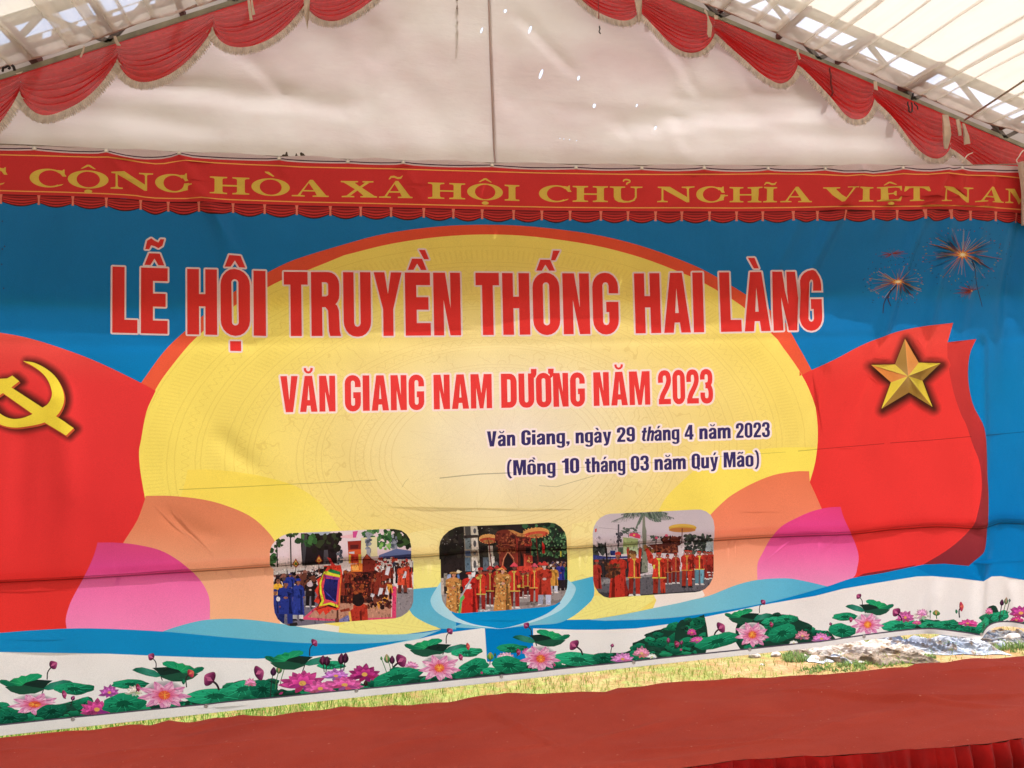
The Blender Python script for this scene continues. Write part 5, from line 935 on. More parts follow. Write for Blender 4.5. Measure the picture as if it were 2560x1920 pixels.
for x0, x1 in ((-560, -20), (0, 215), (235, 300), (300, 560), (600, 905), (860, 1000), (985, 1130), (1090, 1300), (1290, 1480), (1480, 1720)):
    base = [(x, linef(x)-random.uniform(5, 15)-(6 if int(x) % 3 else 0)) for x in np.linspace(x0, x1, max(4, int((x1-x0)/16)))]
    k = lo('leaf_cluster', 'low fringe of dark printed leaves on the border line'); B.add(k, crc(base+[(x1, linef(x1)+4), (x0, linef(x0)+4)], 3), (22, 62, 46))
    for i in range(int((x1-x0)/9)):
        x = random.uniform(x0, x1); y = linef(x)-random.uniform(2, 14); r_ = random.uniform(7, 18); cc = random.choice((G1, G3, G4, (24, 112, 80), (32, 130, 90)))
        B.add(k, wavy(x, y, r_, r_*.45, 12, .14), ('l', [(0, tuple(min(255, v*1.25) for v in cc)), (1, tuple(v*.7 for v in cc))], ((x, y-r_*.45), (x, y+r_*.45))))
    for i in range(int((x1-x0)/60)): x = random.uniform(x0, x1); B.add(k, petalp(x, linef(x)-random.uniform(6, 16), random.uniform(200, 340), random.uniform(6, 12), 3), random.choice(((186, 60, 120), (150, 50, 100), (206, 110, 160))))
bowl(41, -10, 470, 500, 640); leaf(41, 470, 600, 132, 38); bud(41, 340, 445, 30, 26, [(305, 490), (300, 540)], 60)
leaf(41, -20, 720, 90, 40); lily(41, 220, 700, 180, 62); leaf(41, 60, 785, 120, 40, 0, G3); leaf(41, 330, 745, 100, 46, -10, G3); bud(41, 410, 636, 28, 15, [(418, 665)], 80, (168, 60, 110)); bud(41, 466, 660, 14, 16, [(450, 712)], 30, (96, 40, 90))
bloom(41, 700, 615, 72, 46, (176, 84, 160), 'lilac lotus bloom'); bloom(41, 620, 720, 120, 66, (190, 66, 130))
bowl(41, 845, 1312, 420, 556, True); leaf(41, 835, 570, 125, 30); bud(41, 970, 393, 26, 20, [(1000, 430), (1000, 475)], -60); bud(41, 1225, 500, 28, 20, [(1195, 530), (1198, 590)], 60, (206, 60, 90), (224, 120, 90)); bud(41, 1178, 552, 20, 12, None, 80, (30, 110, 80), (40, 130, 90))
leaf(41, 790, 695, 140, 66, -6); leaf(41, 1390, 645, 195, 52, -3, G2); bloom(41, 860, 610, 60, 40, (216, 200, 190), 'pale cream lotus bloom', None); bud(41, 885, 593, 26, 15, [(872, 620)], 80, (160, 50, 84)); lily(41, 1055, 640, 175, 84)
bud(41, 1345, 534, 52, 34, [(1390, 570), (1408, 608)], -55)
leaf(41, 1560, 600, 130, 50, -16, G2); leaf(41, 1690, 600, 90, 60, 0, G3); bloom(41, 1610, 555, 44, 30, (226, 130, 170), 'small pink lotus bloom', None); bud(41, 1665, 496, 50, 30, None, 68); bud(41, 1758, 487, 20, 28, [(1745, 560), (1738, 655)], 5, (70, 34, 62), (90, 44, 80)); bud(41, 1795, 472, 20, 28, [(1778, 540), (1770, 600)], 8, (96, 150, 84), (200, 150, 120), 'closed green lotus bud on a thin stem'); bud(41, 1830, 462, 9, 12, [(1810, 530), (1800, 580)], 10, (96, 150, 84), (90, 120, 90), 'closed green lotus bud on a thin stem')
bowl(41, 1700, 2135, 350, 478); leaf(41, 2130, 445, 90, 28, 0, G2); bud(41, 2022, 300, 28, 18, [(1994, 335), (1990, 385)], 55); bloom(41, 2160, 505, 100, 44, (190, 110, 190), 'lilac lotus bloom'); bloom(41, 1945, 545, 150, 84, (190, 60, 130)); bloom(41, 2060, 585, 110, 56, (206, 86, 150))
bud(41, 2075, 415, 22, 30, [(2085, 490)], 5, (84, 34, 62), (120, 50, 84)); bud(41, 2102, 420, 22, 30, [(2095, 500)], 5, (64, 30, 52), (96, 44, 74)); bud(42, 8, 405, 22, 34, [(5, 480)], 5, (74, 32, 58), (110, 48, 80)); bud(42, 34, 400, 22, 32, [(24, 480)], 5, (60, 28, 50), (96, 44, 74))
bloom(42, 30, 560, 130, 56, (206, 86, 150)); bloom(42, 158, 490, 118, 66, (160, 44, 110)); bud(42, 165, 560, 14, 20, [(185, 585)], 0, (60, 34, 40), (80, 44, 50))
bud(42, 266, 400, 8, 12, [(285, 450), (305, 505)], -6, (96, 150, 84), (80, 120, 90), 'closed green lotus bud on a thin stem'); bud(42, 302, 402, 20, 28, [(318, 440), (332, 500)], -5, (96, 150, 84), (206, 160, 130), 'closed green lotus bud on a thin stem'); bud(42, 335, 410, 18, 26, [(340, 470)], 0, (70, 32, 60), (110, 50, 84)); bud(42, 394, 412, 46, 32, [(345, 455), (342, 490)], 62)
bowl(42, 412, 835, 270, 392); leaf(42, 815, 360, 102, 30, -4, G2); bud(42, 706, 224, 24, 18, [(684, 258), (682, 304)], 50); bud(42, 822, 322, 24, 12, None, 80, (204, 70, 84), (220, 110, 90)); bud(42, 775, 391, 22, 14, [(786, 412)], 80, (150, 50, 90)); leaf(42, 380, 480, 60, 26, 0, G3); bloom(42, 460, 440, 50, 28, (226, 140, 180), 'small pink lotus bloom', None)
leaf(42, 365, 520, 165, 52, -14); leaf(42, 850, 460, 110, 52, -22); lily(42, 638, 460, 145, 78); leaf(42, 975, 480, 60, 24, 0, G2)
bowl(42, 1105, 1478, 212, 326, True); leaf(42, 1100, 332, 98, 28); bud(42, 1196, 186, 22, 18, [(1226, 215), (1230, 256)], -55); bud(42, 965, 385, 22, 24, [(962, 440)], 0, (96, 170, 84), (190, 150, 70), 'closed green lotus bud on a thin stem'); bud(42, 995, 374, 8, 10, [(998, 410)], 0, (60, 110, 80), (60, 110, 80), 'closed green lotus bud on a thin stem'); bloom(42, 1062, 385, 62, 34, (226, 170, 190), 'pale pink lotus bloom', None); bud(42, 1145, 356, 22, 14, [(1135, 385)], 80, (150, 50, 90)); bloom(42, 1205, 350, 40, 24, (190, 90, 150), 'small pink lotus bloom', None)
leaf(42, 1085, 440, 112, 56, 4); leaf(42, 1528, 405, 152, 46, 4, G2); lily(42, 1288, 400, 134, 74); bud(42, 1502, 312, 40, 26, [(1545, 345), (1558, 378)], -50); leaf(42, 1690, 395, 70, 30, 0, G3); bud(42, 1748, 316, 12, 12, [(1740, 345), (1738, 366)], 20, (120, 40, 90)); bloom(42, 1815, 395, 80, 40, (206, 130, 190), 'lilac lotus bloom'); bloom(42, 1938, 358, 60, 42, (206, 130, 160), 'dusky pink lotus bloom', (226, 190, 120)); bloom(42, 2005, 385, 36, 18, (232, 236, 226), 'small white lotus bloom', (220, 220, 130))
bud(42, 2165, 308, 22, 16, [(2160, 340)], 70, (150, 50, 84)); bud(42, 2110, 285, 12, 16, [(2108, 320)], 0, (120, 50, 90)); bloom(43, 76, 230, 34, 26, (190, 70, 140)); bloom(43, 112, 280, 50, 26, (206, 90, 160)); bud(43, 8, 300, 12, 14, [(10, 330)], 20, (110, 40, 80))
bowl(43, 285, 600, 80, 182); leaf(43, 590, 160, 62, 24, -10, G2); leaf(43, 690, 150, 70, 26, 0); bud(43, 537, 40, 20, 15, [(514, 68), (512, 110)], 52); bud(43, 264, 202, 40, 24, [(228, 235), (218, 276)], 58); leaf(43, 242, 290, 140, 46, -14); leaf(43, 660, 240, 98, 54, -18); bud(43, 590, 184, 18, 12, [(585, 200)], 80, (160, 50, 90)); bloom(43, 470, 190, 40, 20, (176, 60, 120)); lily(43, 466, 250, 120, 70)
bloom(43, 790, 250, 50, 36, (196, 120, 140), 'dusky pink lotus bloom', (226, 190, 120)); bloom(43, 735, 300, 34, 16, (232, 236, 226), 'small white lotus bloom', (220, 220, 130)); bloom(43, 912, 268, 68, 36, (206, 120, 180), 'lilac lotus bloom'); leaf(43, 1045, 225, 90, 46, 6); leaf(43, 1415, 192, 118, 40, -3, G2)
bowl(43, 1065, 1378, 22, 128, True); leaf(43, 1065, 134, 86, 26); bud(43, 1150, 2, 20, 15, [(1172, 30), (1174, 66)], -50); bud(43, 1102, 152, 18, 12, [(1096, 172)], 80, (160, 50, 90)); bud(43, 970, 180, 10, 10, [(975, 195)], -20, (110, 40, 80)); lily(43, 1210, 185, 108, 66)
bloom(43, 1450, 130, 62, 44, (190, 90, 150), 'lilac lotus bloom'); bud(43, 1392, 104, 32, 24, [(1420, 135), (1428, 160)], -50); leaf(43, 1620, 190, 80, 24, 0, G2); leaf(43, 1720, 185, 80, 26, 0, G1); bloom(43, 1558, 118, 60, 44, (214, 200, 190), 'pale lotus bloom flushed pink and green', None); bloom(43, 1560, 105, 40, 30, (222, 150, 190), 'pale pink lotus bloom', None)
bud(43, 1621, 104, 8, 8, [(1622, 150)], 0, (40, 120, 90), (60, 130, 100), 'closed green lotus bud on a thin stem'); bud(43, 1657, 112, 20, 18, [(1658, 150)], 0, (96, 150, 84), (200, 150, 90), 'closed green lotus bud on a thin stem'); bud(43, 1810, 68, 32, 14, [(1795, 95), (1798, 140)], 85, (206, 60, 90), (230, 110, 90)); bud(43, 1778, 100, 14, 8, None, 85, (30, 110, 80), (40, 130, 90)); bloom(43, 1850, 170, 64, 28, (206, 70, 140)); bloom(43, 1525, 170, 34, 16, (206, 80, 140))
leaf(43, 1940, 190, 60, 40, -50, G2); leaf(43, 2060, 130, 60, 34, -20, G2); bloom(43, 1985, 95, 30, 26, (226, 120, 160), 'small pink lotus bloom', None); bud(43, 2068, 42, 14, 20, [(2060, 100), (2050, 160)], 5, (70, 32, 60), (90, 40, 74)); bud(43, 2098, 32, 16, 22, [(2085, 75), (2075, 120)], 8, (96, 150, 84), (210, 140, 140), 'closed green lotus bud on a thin stem'); bud(43, 2126, 30, 9, 10, [(2110, 75), (2095, 110)], 10, (90, 110, 110), (90, 110, 110), 'closed green lotus bud on a thin stem'); bloom(43, 2195, 100, 80, 50, (170, 60, 130)); bloom(43, 2170, 152, 50, 22, (190, 60, 120))
# off-frame continuation to the left
leaf(41, -300, 780, 190, 60); lily(41, -420, 760, 180, 80); bowl(41, -620, -200, 560, 690); leaf(41, -650, 830, 200, 60, 0, G2); lily(41, -900, 820, 180, 80)
for i in range(900):                 # veins, shade and highlights of the printed leaves and petals
    x = random.uniform(-400, 2590); y = linef(x)-random.uniform(2, 110)*(1 if x < 2200 else .6); an = random.uniform(0, 3.14); l = random.uniform(3, 12)
    B.add('mot', stroke([(x-l*math.cos(an), y-l*.5*math.sin(an)), (x, y), (x+l*math.cos(an), y+l*.5*math.sin(an))], random.uniform(1.5, 4)), random.choice((.7, .78, .86, 1.14)), mod=True)
for i in range(_n0, len(B.sh)):     # nothing printed below the border line
    t = B.sh[i]; B.sh[i] = t[:4]+((LC,) if t[4] is None else (t[4], LC),)+t[5:]
B.add('hemline', stroke(line_pts, 3.4), (86, 78, 92))
# creases and fold edge: their fine shade painted as thin darker strips over the ink
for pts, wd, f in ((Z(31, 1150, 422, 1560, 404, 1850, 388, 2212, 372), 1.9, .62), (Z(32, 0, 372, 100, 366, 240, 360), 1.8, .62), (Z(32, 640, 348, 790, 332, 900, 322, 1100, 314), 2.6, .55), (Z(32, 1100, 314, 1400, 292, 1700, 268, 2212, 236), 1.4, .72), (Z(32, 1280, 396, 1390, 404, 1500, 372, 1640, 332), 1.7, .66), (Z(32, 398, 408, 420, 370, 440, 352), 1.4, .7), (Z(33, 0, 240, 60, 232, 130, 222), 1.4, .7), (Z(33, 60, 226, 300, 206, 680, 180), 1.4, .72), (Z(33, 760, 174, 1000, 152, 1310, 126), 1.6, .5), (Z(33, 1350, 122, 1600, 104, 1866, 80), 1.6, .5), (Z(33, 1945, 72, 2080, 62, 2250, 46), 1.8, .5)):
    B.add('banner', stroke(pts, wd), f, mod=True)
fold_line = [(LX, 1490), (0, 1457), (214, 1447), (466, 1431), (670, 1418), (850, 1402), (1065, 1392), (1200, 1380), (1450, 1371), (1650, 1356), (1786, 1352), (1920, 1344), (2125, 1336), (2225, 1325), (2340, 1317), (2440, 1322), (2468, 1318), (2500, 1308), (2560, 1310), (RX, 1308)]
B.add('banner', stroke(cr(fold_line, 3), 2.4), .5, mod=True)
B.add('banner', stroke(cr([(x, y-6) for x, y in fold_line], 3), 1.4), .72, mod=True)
# ------------------------------------------------------------------ hang the banner: displacement, parts, ink
def P2(*c): return [tuple(q) for q in px2xz(fl(*c))]
RIDGES = [  # (px polyline, half-width m, height m toward the viewer)
 ([(2150, 430), (2040, 640), (1925, 900)], .055, .018), ([(2262, 430), (2170, 620)], .05, .010), ([(2362, 428), (2270, 640), (2150, 980), (2100, 1140)], .06, .020), ([(2402, 430), (2330, 760), (2255, 1120)], .05, .014), ([(2480, 440), (2420, 700), (2380, 900)], .06, .014),
 ([(2590, 430), (2530, 720), (2500, 1000)], .08, -.022), ([(2000, 540), (1900, 760)], .05, .008), ([(2310, 560), (2230, 800)], .04, -.008), ([(2060, 930), (2010, 1100)], .05, .007), ([(2450, 860), (2452, 1180), (2446, 1380)], .05, .012),
 ([(270, 384), (310, 430), (345, 500)], .035, .010), ([(452, 390), (480, 450), (540, 540), (590, 640)], .045, .016), ([(440, 400), (420, 430), (380, 440), (300, 400)], .03, .012), ([(700, 400), (720, 450)], .03, .007), ([(1010, 412), (1060, 520)], .035, .007), ([(540, 520), (600, 760), (640, 900)], .06, .009), ([(1760, 425), (1700, 560)], .035, .006), ([(1920, 425), (1880, 520)], .035, .007),
 ([(150, 1000), (170, 1250), (150, 1420)], .09, -.010), ([(60, 1100), (40, 1400)], .08, .008), ([(-200, 500), (-150, 1000)], .12, .012), ([(430, 1290), (540, 1360)], .06, .006), ([(560, 1100), (640, 1190)], .07, .005),
 ([(2444, 1583), (2450, 1440), (2470, 1330)], .05, .028), ([(2330, 1560), (2350, 1440)], .06, -.018), ([(2540, 1545), (2520, 1420)], .06, -.014), ([(515, 1765), (530, 1690)], .05, .006),
]
RZ = [([tuple(q) for q in px2xz(p)], w_, h_) for p, w_, h_ in RIDGES]
FOLD = px2xz(fold_line)
MID = px2xz([(-600, 860), (0, 862), (700, 860), (1300, 856), (2000, 846), (2640, 838)])
def disp(q):
    """banner relief toward the viewer (negative y) at plane points q (n,2)"""
    x, z = q[:, 0], q[:, 1]
    d = .006*np.sin(1.7*x+.6*z)+.005*np.sin(.9*x-2.1*z+1)+.0035*np.sin(4.1*x+1.3*z+2)*np.clip((z-.6)/2.5, 0, 1)+.0015*np.sin(9.3*x-2*z)+.0012*np.sin(13*x+7*z)
    for p, w_, h_ in RZ:
        e = seg_dist(q, p, False); za, zb_ = p[0][1], p[-1][1]; t_ = (z-zb_)/((za-zb_) or 1); fade = np.clip((t_+.02)*2.2, 0, 1)
        d = d+h_*(2.1 if za > 1.5 else 1.1)*fade*np.exp(-(e/(w_*.8))**2)
    fz = np.interp(x, FOLD[:, 0], FOLD[:, 1]); t = z-fz
    d = d+.004*np.exp(-np.clip(t, 0, None)/.05)*(t > 0)*(1-np.exp(-np.clip(t, 0, None)/.006))-.004*np.exp(-np.abs(t)/.02)*(t <= 0)
    mz = np.interp(x, MID[:, 0], MID[:, 1]); d = d+.0035*np.exp(-((z-mz)/.03)**2)
    return -d
P_, F_, own, md, px = B.solve(0.0, .034, 0)
Yd = disp(P_); e_ = .004
nx = (disp(P_+[e_, 0])-disp(P_-[e_, 0]))/(2*e_); nz = (disp(P_+[0, e_])-disp(P_-[0, e_]))/(2*e_)
NRM = np.stack([nx, -np.ones(len(P_)), nz], 1); NRM /= np.linalg.norm(NRM, axis=1)[:, None]
XYZ = np.stack([P_[:, 0], Yd, P_[:, 1]], 1)
MP = banner_mat('banner_vinyl_print'); MPD = banner_mat('banner_vinyl_print_drum', True)
banner = None; BO = {}
owner_part = np.array([sh[0] for sh in B.sh], dtype=object)
fpart = np.where(own >= 0, owner_part[np.clip(own, 0, None)], None)
def build_part(key, base=None):
    name, par, label = PARTS[key]
    idx = np.nonzero(fpart == key)[0]
    if len(idx) == 0: print('empty part', key); return None
    f = F_[idx]; u, inv = np.unique(f, return_inverse=True); f2_ = inv.reshape(-1, 3)
    me = bpy.data.meshes.new(name); me.from_pydata(XYZ[u].tolist(), [], f2_.tolist()); me.update()
    cols = np.zeros((len(idx)*3, 4), np.float32); cols[:, 3] = 1
    o_ = own[idx]; flat = f.reshape(-1); pp = px[flat]; oc = np.repeat(o_, 3); mm = np.repeat(md[idx], 3)
    for sh in np.unique(o_):
        k = oc == sh; cols[k, :3] = lin(np.clip(shade(B.sh[sh][3], pp[k]), 0, 255))*mm[k][:, None]
    at = me.color_attributes.new('ink', 'FLOAT_COLOR', 'CORNER'); at.data.foreach_set('color', cols.reshape(-1))
    me.materials.append(MPD if key == 'sun' else MP)
    me.polygons.foreach_set('use_smooth', [True]*len(me.polygons)); me.normals_split_custom_set_from_vertices(NRM[u].tolist())
    o = bpy.data.objects.new(name, me); COL.objects.link(o)
    if par: o.parent = BO[par]
    if label: o['label'] = label
    BO[key] = o; return o
for key in PARTS:
    if key != 'banner' and not (fpart == key).any(): continue
    build_part(key)
banner = BO['banner']
tag(banner, 'wide blue vinyl festival banner with red title lettering, sun, flags and lotus border', 'banner')
M_wht = simple('back_lap_vinyl', (206, 190, 186), .08, transl=.32)
M_metal = simple('eyelet_nickel', (214, 208, 206), .1, metal=.6, rough=.35); M_hole = simple('eyelet_hole', (250, 236, 236), .02)
# lap of doubled cloth behind the fold: makes the dark band when lit from behind
lap = MB(); up = px2xz([(x, y-27) for x, y in cr(fold_line, 3)]); dn = px2xz(cr(fold_line, 3))
du, dd = disp(up), disp(dn)
for a, b, ya, yb_ in zip(up, dn, du, dd): lap.v += [(a[0], ya+.009, a[1]), (b[0], yb_+.009, b[1])]
n_ = len(up); lap.f = [(2*i, 2*i+1, 2*i+3, 2*i+2) for i in range(n_-1)]
lap.build('back_lap', M_wht, banner, label='doubled strip of cloth behind the fold')
for (x, y) in eye_top[4:]+eye_bot[1:-1]:
    q = px2xz([(x, y)]); yd = disp(q)[0]-.003; s_ = .009 if (x, y) in eye_top else .008
    m = MB(); ring = [(q[0][0]+s_*math.cos(t), yd, q[0][1]+s_*math.sin(t)) for t in np.linspace(0, 6.2832, 13)]; m.tube(ring, .0032, 6, False)
    e = m.build('eyelet', M_metal, banner); m = MB(); m.tube([(q[0][0], yd+.002, q[0][1]), (q[0][0], yd-.001, q[0][1])], s_*.9, 10); m.build('eyelet_centre', M_hole, e)
# rope along the top and the ties through the eyelets
M_rope = simple('twine_grey', (150, 136, 128), .2, 40, rough=.9); M_cord = simple('nylon_cord_white', (226, 206, 198), .1, rough=.6); M_dark = simple('dark_wire', (46, 40, 44), .1, rough=.6)
rp = [atY(x, y-3.5, .012) for x, y in ((-620, 338), (84.8, 367), (268, 377), (451, 384), (870, 402), (1230, 411), (1604, 417), (2062, 418), (2253, 417.5), (2401, 417), (2548, 413.5), (2640, 412))]
tag(MB().tube(rp, .0035, 6).build('rope', M_rope), 'thin grey rope strung along the top edge of the banner', 'rope')
def cord(name, pts, Y, r, mat, label, cat='cord', n=4):
    P = [atY(x, y, Y) for x, y in pts]; c = cr([(p[0], p[2]) for p in P], n)
    return tag(MB().tube([(a, Y+.004*math.sin(i*.9), b) for i, (a, b) in enumerate(c)], r, 6).build(name, mat), label, cat)
# ------------------------------------------------------------------ gable geometry
YR, YS, YT = .22, .17, .27      # rail, swags, tarp
APX, APZ, SL, SR = .932, 4.897, .397, .356
def rail(x): return APZ-(SL*(APX-x) if x < APX else SR*(x-APX))
XL, XR = -6.1, 7.6
# white gable tarp, two panels meeting at a vertical seam; pinholes let the sky through
M_tarp, n = new_mat('tarp_white_woven'); co = coords(n)
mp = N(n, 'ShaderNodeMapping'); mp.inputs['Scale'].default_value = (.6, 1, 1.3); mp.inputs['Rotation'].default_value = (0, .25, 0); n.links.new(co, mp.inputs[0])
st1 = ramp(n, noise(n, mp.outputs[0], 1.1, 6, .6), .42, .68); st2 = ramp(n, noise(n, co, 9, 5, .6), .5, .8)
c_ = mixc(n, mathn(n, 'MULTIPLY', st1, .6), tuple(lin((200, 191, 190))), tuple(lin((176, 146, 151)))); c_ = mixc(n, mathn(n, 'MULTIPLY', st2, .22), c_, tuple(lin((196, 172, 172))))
wr = N(n, 'ShaderNodeMapping'); wr.inputs['Scale'].default_value = (.45, 1, 1.6); wr.inputs['Rotation'].default_value = (0, .5, 0); n.links.new(co, wr.inputs[0])
hgt = mathn(n, 'ADD', noise(n, wr.outputs[0], 3.2, 5, .6), mathn(n, 'MULTIPLY', noise(n, co, 26, 3), .10))
finish(n, c_, transl=.38, rough=.5, spec=.25, bump=hgt, bstr=.4, bdist=.06)
def tarp_y(x, z):
    base = min(YT, .034+max(0, z-2.44)/4.25); b = 1-base/YT; b = max(0, min(1, b*1.12))
    return base+(1-b)*(.014*math.sin(1.9*x+z)+.010*math.sin(3.1*z-.8*x))+.006*(1-b)*MN.noise(V((x*4.2+z*2, z*3.6-x, 8)))+.008*(1-b)*MN.noise(V((x*1.6, z*2.3, 3)))
hz = [(910, 197, 6, 20), (1220, 194, 8, 25), (1290, 480, 9, 34), (1533, 503, 8, 16), (1635, 680, 9, 15), (1910, 676, 5, 11), (2026, 823, 6, 11), (1062, 72, 9, 13), (1412, 893, 3, 3), (1437, 896, 3, 3), (1475, 900, 3, 3), (1520, 906, 3, 3)]
gt = empty('gable_tarp', (APX, YT, 2.2), label='white gable tarp of two panels closing the tent end behind the banner', category='tarp')
seam = [(1219, -160), (1221, 0), (1224, 130), (1229, 270), (1233, 380), (1236, 430), (1240, 860)]
sx = curve(*sum(([b, a] for a, b in seam), []))
def cdt_panel(outline, hl, step):
    vs = []; es = []
    for p in [outline]+hl:
        b = len(vs); vs += [V(t) for t in p]; es += [(b+i, b+(i+1) % len(p)) for i in range(len(p))]
    A = np.array(outline)
    for xx in np.arange(A[:, 0].min(), A[:, 0].max(), step):
        for zz in np.arange(A[:, 1].min(), A[:, 1].max(), step): vs.append(V((xx+step/3, zz+step/3)))
    r = cdt(vs, es, [], 0, 1e-5, False); P = np.array([tuple(v) for v in r[0]]); F = np.array([tuple(f) for f in r[2]]); C = P[F].mean(1)
    ok = inside(C, outline)
    for h in hl: ok &= ~inside(C, h)
    return P.tolist(), F[ok].tolist()
seam_x = [float(atY(x, y, YT)[0]) for x, y in seam]; seam_z = [float(atY(x, y, YT)[2]) for x, y in seam]
def seamx(z): return float(np.interp(z, seam_z[::-1], seam_x[::-1]))
HP = []
for a, b, hw, hh in hz:
    (x, y), = Z(12, [(a, b)]); hw *= .389; hh *= .389
    e = ell(x, y, max(hw, 1.2), max(hh, 1.2), 10, rot=20); HP.append([(float(atY(u, v, YT)[0]), float(atY(u, v, YT)[2])) for u, v in e])
TCR = [([(230, 214), (420, 228), (640, 256), (870, 280)], .05, .035), ([(300, 205), (520, 222), (760, 240)], .04, .015), ([(1560, 330), (1740, 300), (1900, 292), (2050, 283)], .06, .045), ([(1700, 262), (1850, 258), (2020, 246)], .05, .03), ([(930, 70), (905, 140), (900, 280)], .04, .02), ([(1010, 60), (960, 130), (920, 170)], .03, .02), ([(1310, 60), (1350, 110), (1420, 180)], .04, .02), ([(1640, 80), (1700, 160), (1730, 230)], .04, .022), ([(1690, 300), (1720, 380)], .05, .015), ([(1390, 280), (1640, 300), (1780, 298)], .03, .012), ([(1270, 130), (1258, 270)], .04, .015), ([(560, 120), (640, 170), (700, 240)], .05, .015), ([(150, 280), (330, 300), (520, 330)], .05, .015), ([(1960, 340), (2200, 360)], .06, .018), ([(1850, 180), (1870, 240)], .04, .012)]
for nm, x0, x1, side in (('panel', XL, None, -1), ('panel', None, XR, 1)):
    zs = np.linspace(2.44, APZ+.17, 14); se = [(seamx(z)+(.022 if side < 0 else 0), z) for z in zs]
    xs = np.arange(XL, se[0][0]-.1, .3) if side < 0 else np.arange(XR, se[0][0]+.1, -.3)
    out = [(x, 2.44+.012*math.sin(2.3*x)+.008*math.sin(6*x)) for x in xs]+se+[(x, rail(x)+.185) for x in xs[::-1]]
    hl = [h for h in HP if (h[0][0] > seamx(h[0][1])) == (side > 0)]
    v_, f_ = cdt_panel(out, hl, .045)
    q_ = np.array(v_); cre = np.zeros(len(q_))
    for P_t, w_t, h_t in TCR:
        L_t = px2xz(P_t, YT); e_t = seg_dist(q_, [tuple(a) for a in L_t], False); zl = np.interp(q_[:, 0], L_t[:, 0], L_t[:, 1]); cre += .5*h_t*np.exp(-(e_t/(w_t*np.where(q_[:, 1] < zl, .35, 1.6)))**2)
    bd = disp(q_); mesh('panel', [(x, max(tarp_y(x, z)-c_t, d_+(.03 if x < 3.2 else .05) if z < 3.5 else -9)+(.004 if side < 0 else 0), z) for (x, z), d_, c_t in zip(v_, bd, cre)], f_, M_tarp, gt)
zz_ = np.linspace(2.5, APZ+.1, 30)
m = MB(); m.tube([(seamx(z), tarp_y(seamx(z), z)-.006, z) for z in zz_], .0055, 6); m.build('seam_edge', simple('seam_grey', (176, 152, 150), .1), gt, label='rolled grey edge of the overlap between the panels')
# ------------------------------------------------------------------ steel frame: truss chords, webs, purlins
M_steel = simple('galvanised_olive', (150, 144, 124), .2, 9, rough=.5, spec=.4, bscale=30); M_steel2 = simple('dull_grey_steel', (118, 108, 104), .2, 8, rough=.5)
M_red = simple('red_oxide_paint', (112, 62, 58), .2, 9, rough=.6)
def bar(m, a, b, r, n=4): m.tube([a, b], r, n)
for side, lab in ((-1, 'left'), (1, 'right')):
    xe = XL if side < 0 else XR
    tr = empty('rafter_truss', (xe, YR, rail(xe)), label='olive steel truss under the %s roof slope above the red swags' % lab, category='truss', group='gable rafter trusses')
    def pt(x, dz, dy=0): return (x, YR+dy, rail(x)+dz)
    xa = APX+side*.0
    m = MB(); bar(m, pt(xa, .014), pt(xe, .014), .019); m.build('lower_chord', M_steel, tr, False)
    m = MB(); bar(m, pt(xa, .33), pt(xe, .33), .034); m.build('upper_chord', M_steel, tr, False)
    m = MB(); bar(m, pt(xa, .115, -.05), pt(xe, .115, -.05), .016, 8); m.build('middle_bar', M_red, tr)
    k = 0; x = APX+side*.12
    while abs(x-APX) < abs(xe-APX)-.5:
        x2 = x+side*.36
        m = MB(); bar(m, pt(x, .02 if k % 2 == 0 else .31), pt(x2, .31 if k % 2 == 0 else .02), .019); m.build('web_strut', M_steel2, tr, False); x = x2; k += 1
pur = {}
PURX = [(Z(8, [(430, 790)])[0], .036), (Z(8, [(1440, 520)])[0], .024), (Z(11, [(1165, 105)])[0], .022), ((1803, 46), .020), ((1951, 108), .022), ((2100, 172), .022), ((2262, 238), .036), ((1655, -15), .02), ((2500, 345), .022), ((2700, 430), .022), ((-60, 220), .024), ((640, -8), .02)]
for (a, b), r_ in PURX:
    x = float(atY(a, b, YR)[0]); z = rail(x)+.075
    m = MB(); m.tube([(x, YR+.12, z), (x, -.16, z)], r_, 4)
    d = abs(x-APX); lab = '%s red oxide purlin %s' % ('thick' if r_ > .03 else 'thin', 'left of the ridge' if x < APX else 'right of the ridge')
    pur[x] = m.build('purlin', M_red, None, False)
for side in (-1, 1):
    xs_ = sorted([x for x in pur if (x-APX)*side > 0], key=lambda x: abs(x-APX))
    words = ['nearest', 'second', 'third', 'fourth', 'fifth', 'sixth', 'seventh', 'eighth']
    for i, x in enumerate(xs_): tag(pur[x], 'red brown purlin tube, %s from the ridge on the %s slope' % (words[i], 'left' if side < 0 else 'right'), 'purlin', 'purlins running along the tent')
# posts at the eaves
for xe, lab in ((XL, 'left'), (XR, 'right')):
    m = MB(); m.tube([(xe, YR, -.05), (xe, YR, rail(xe)+.36)], .045, 8); tag(m.build('tent_post', M_steel), 'grey steel tent post at the %s eave' % lab, 'post', 'tent posts')
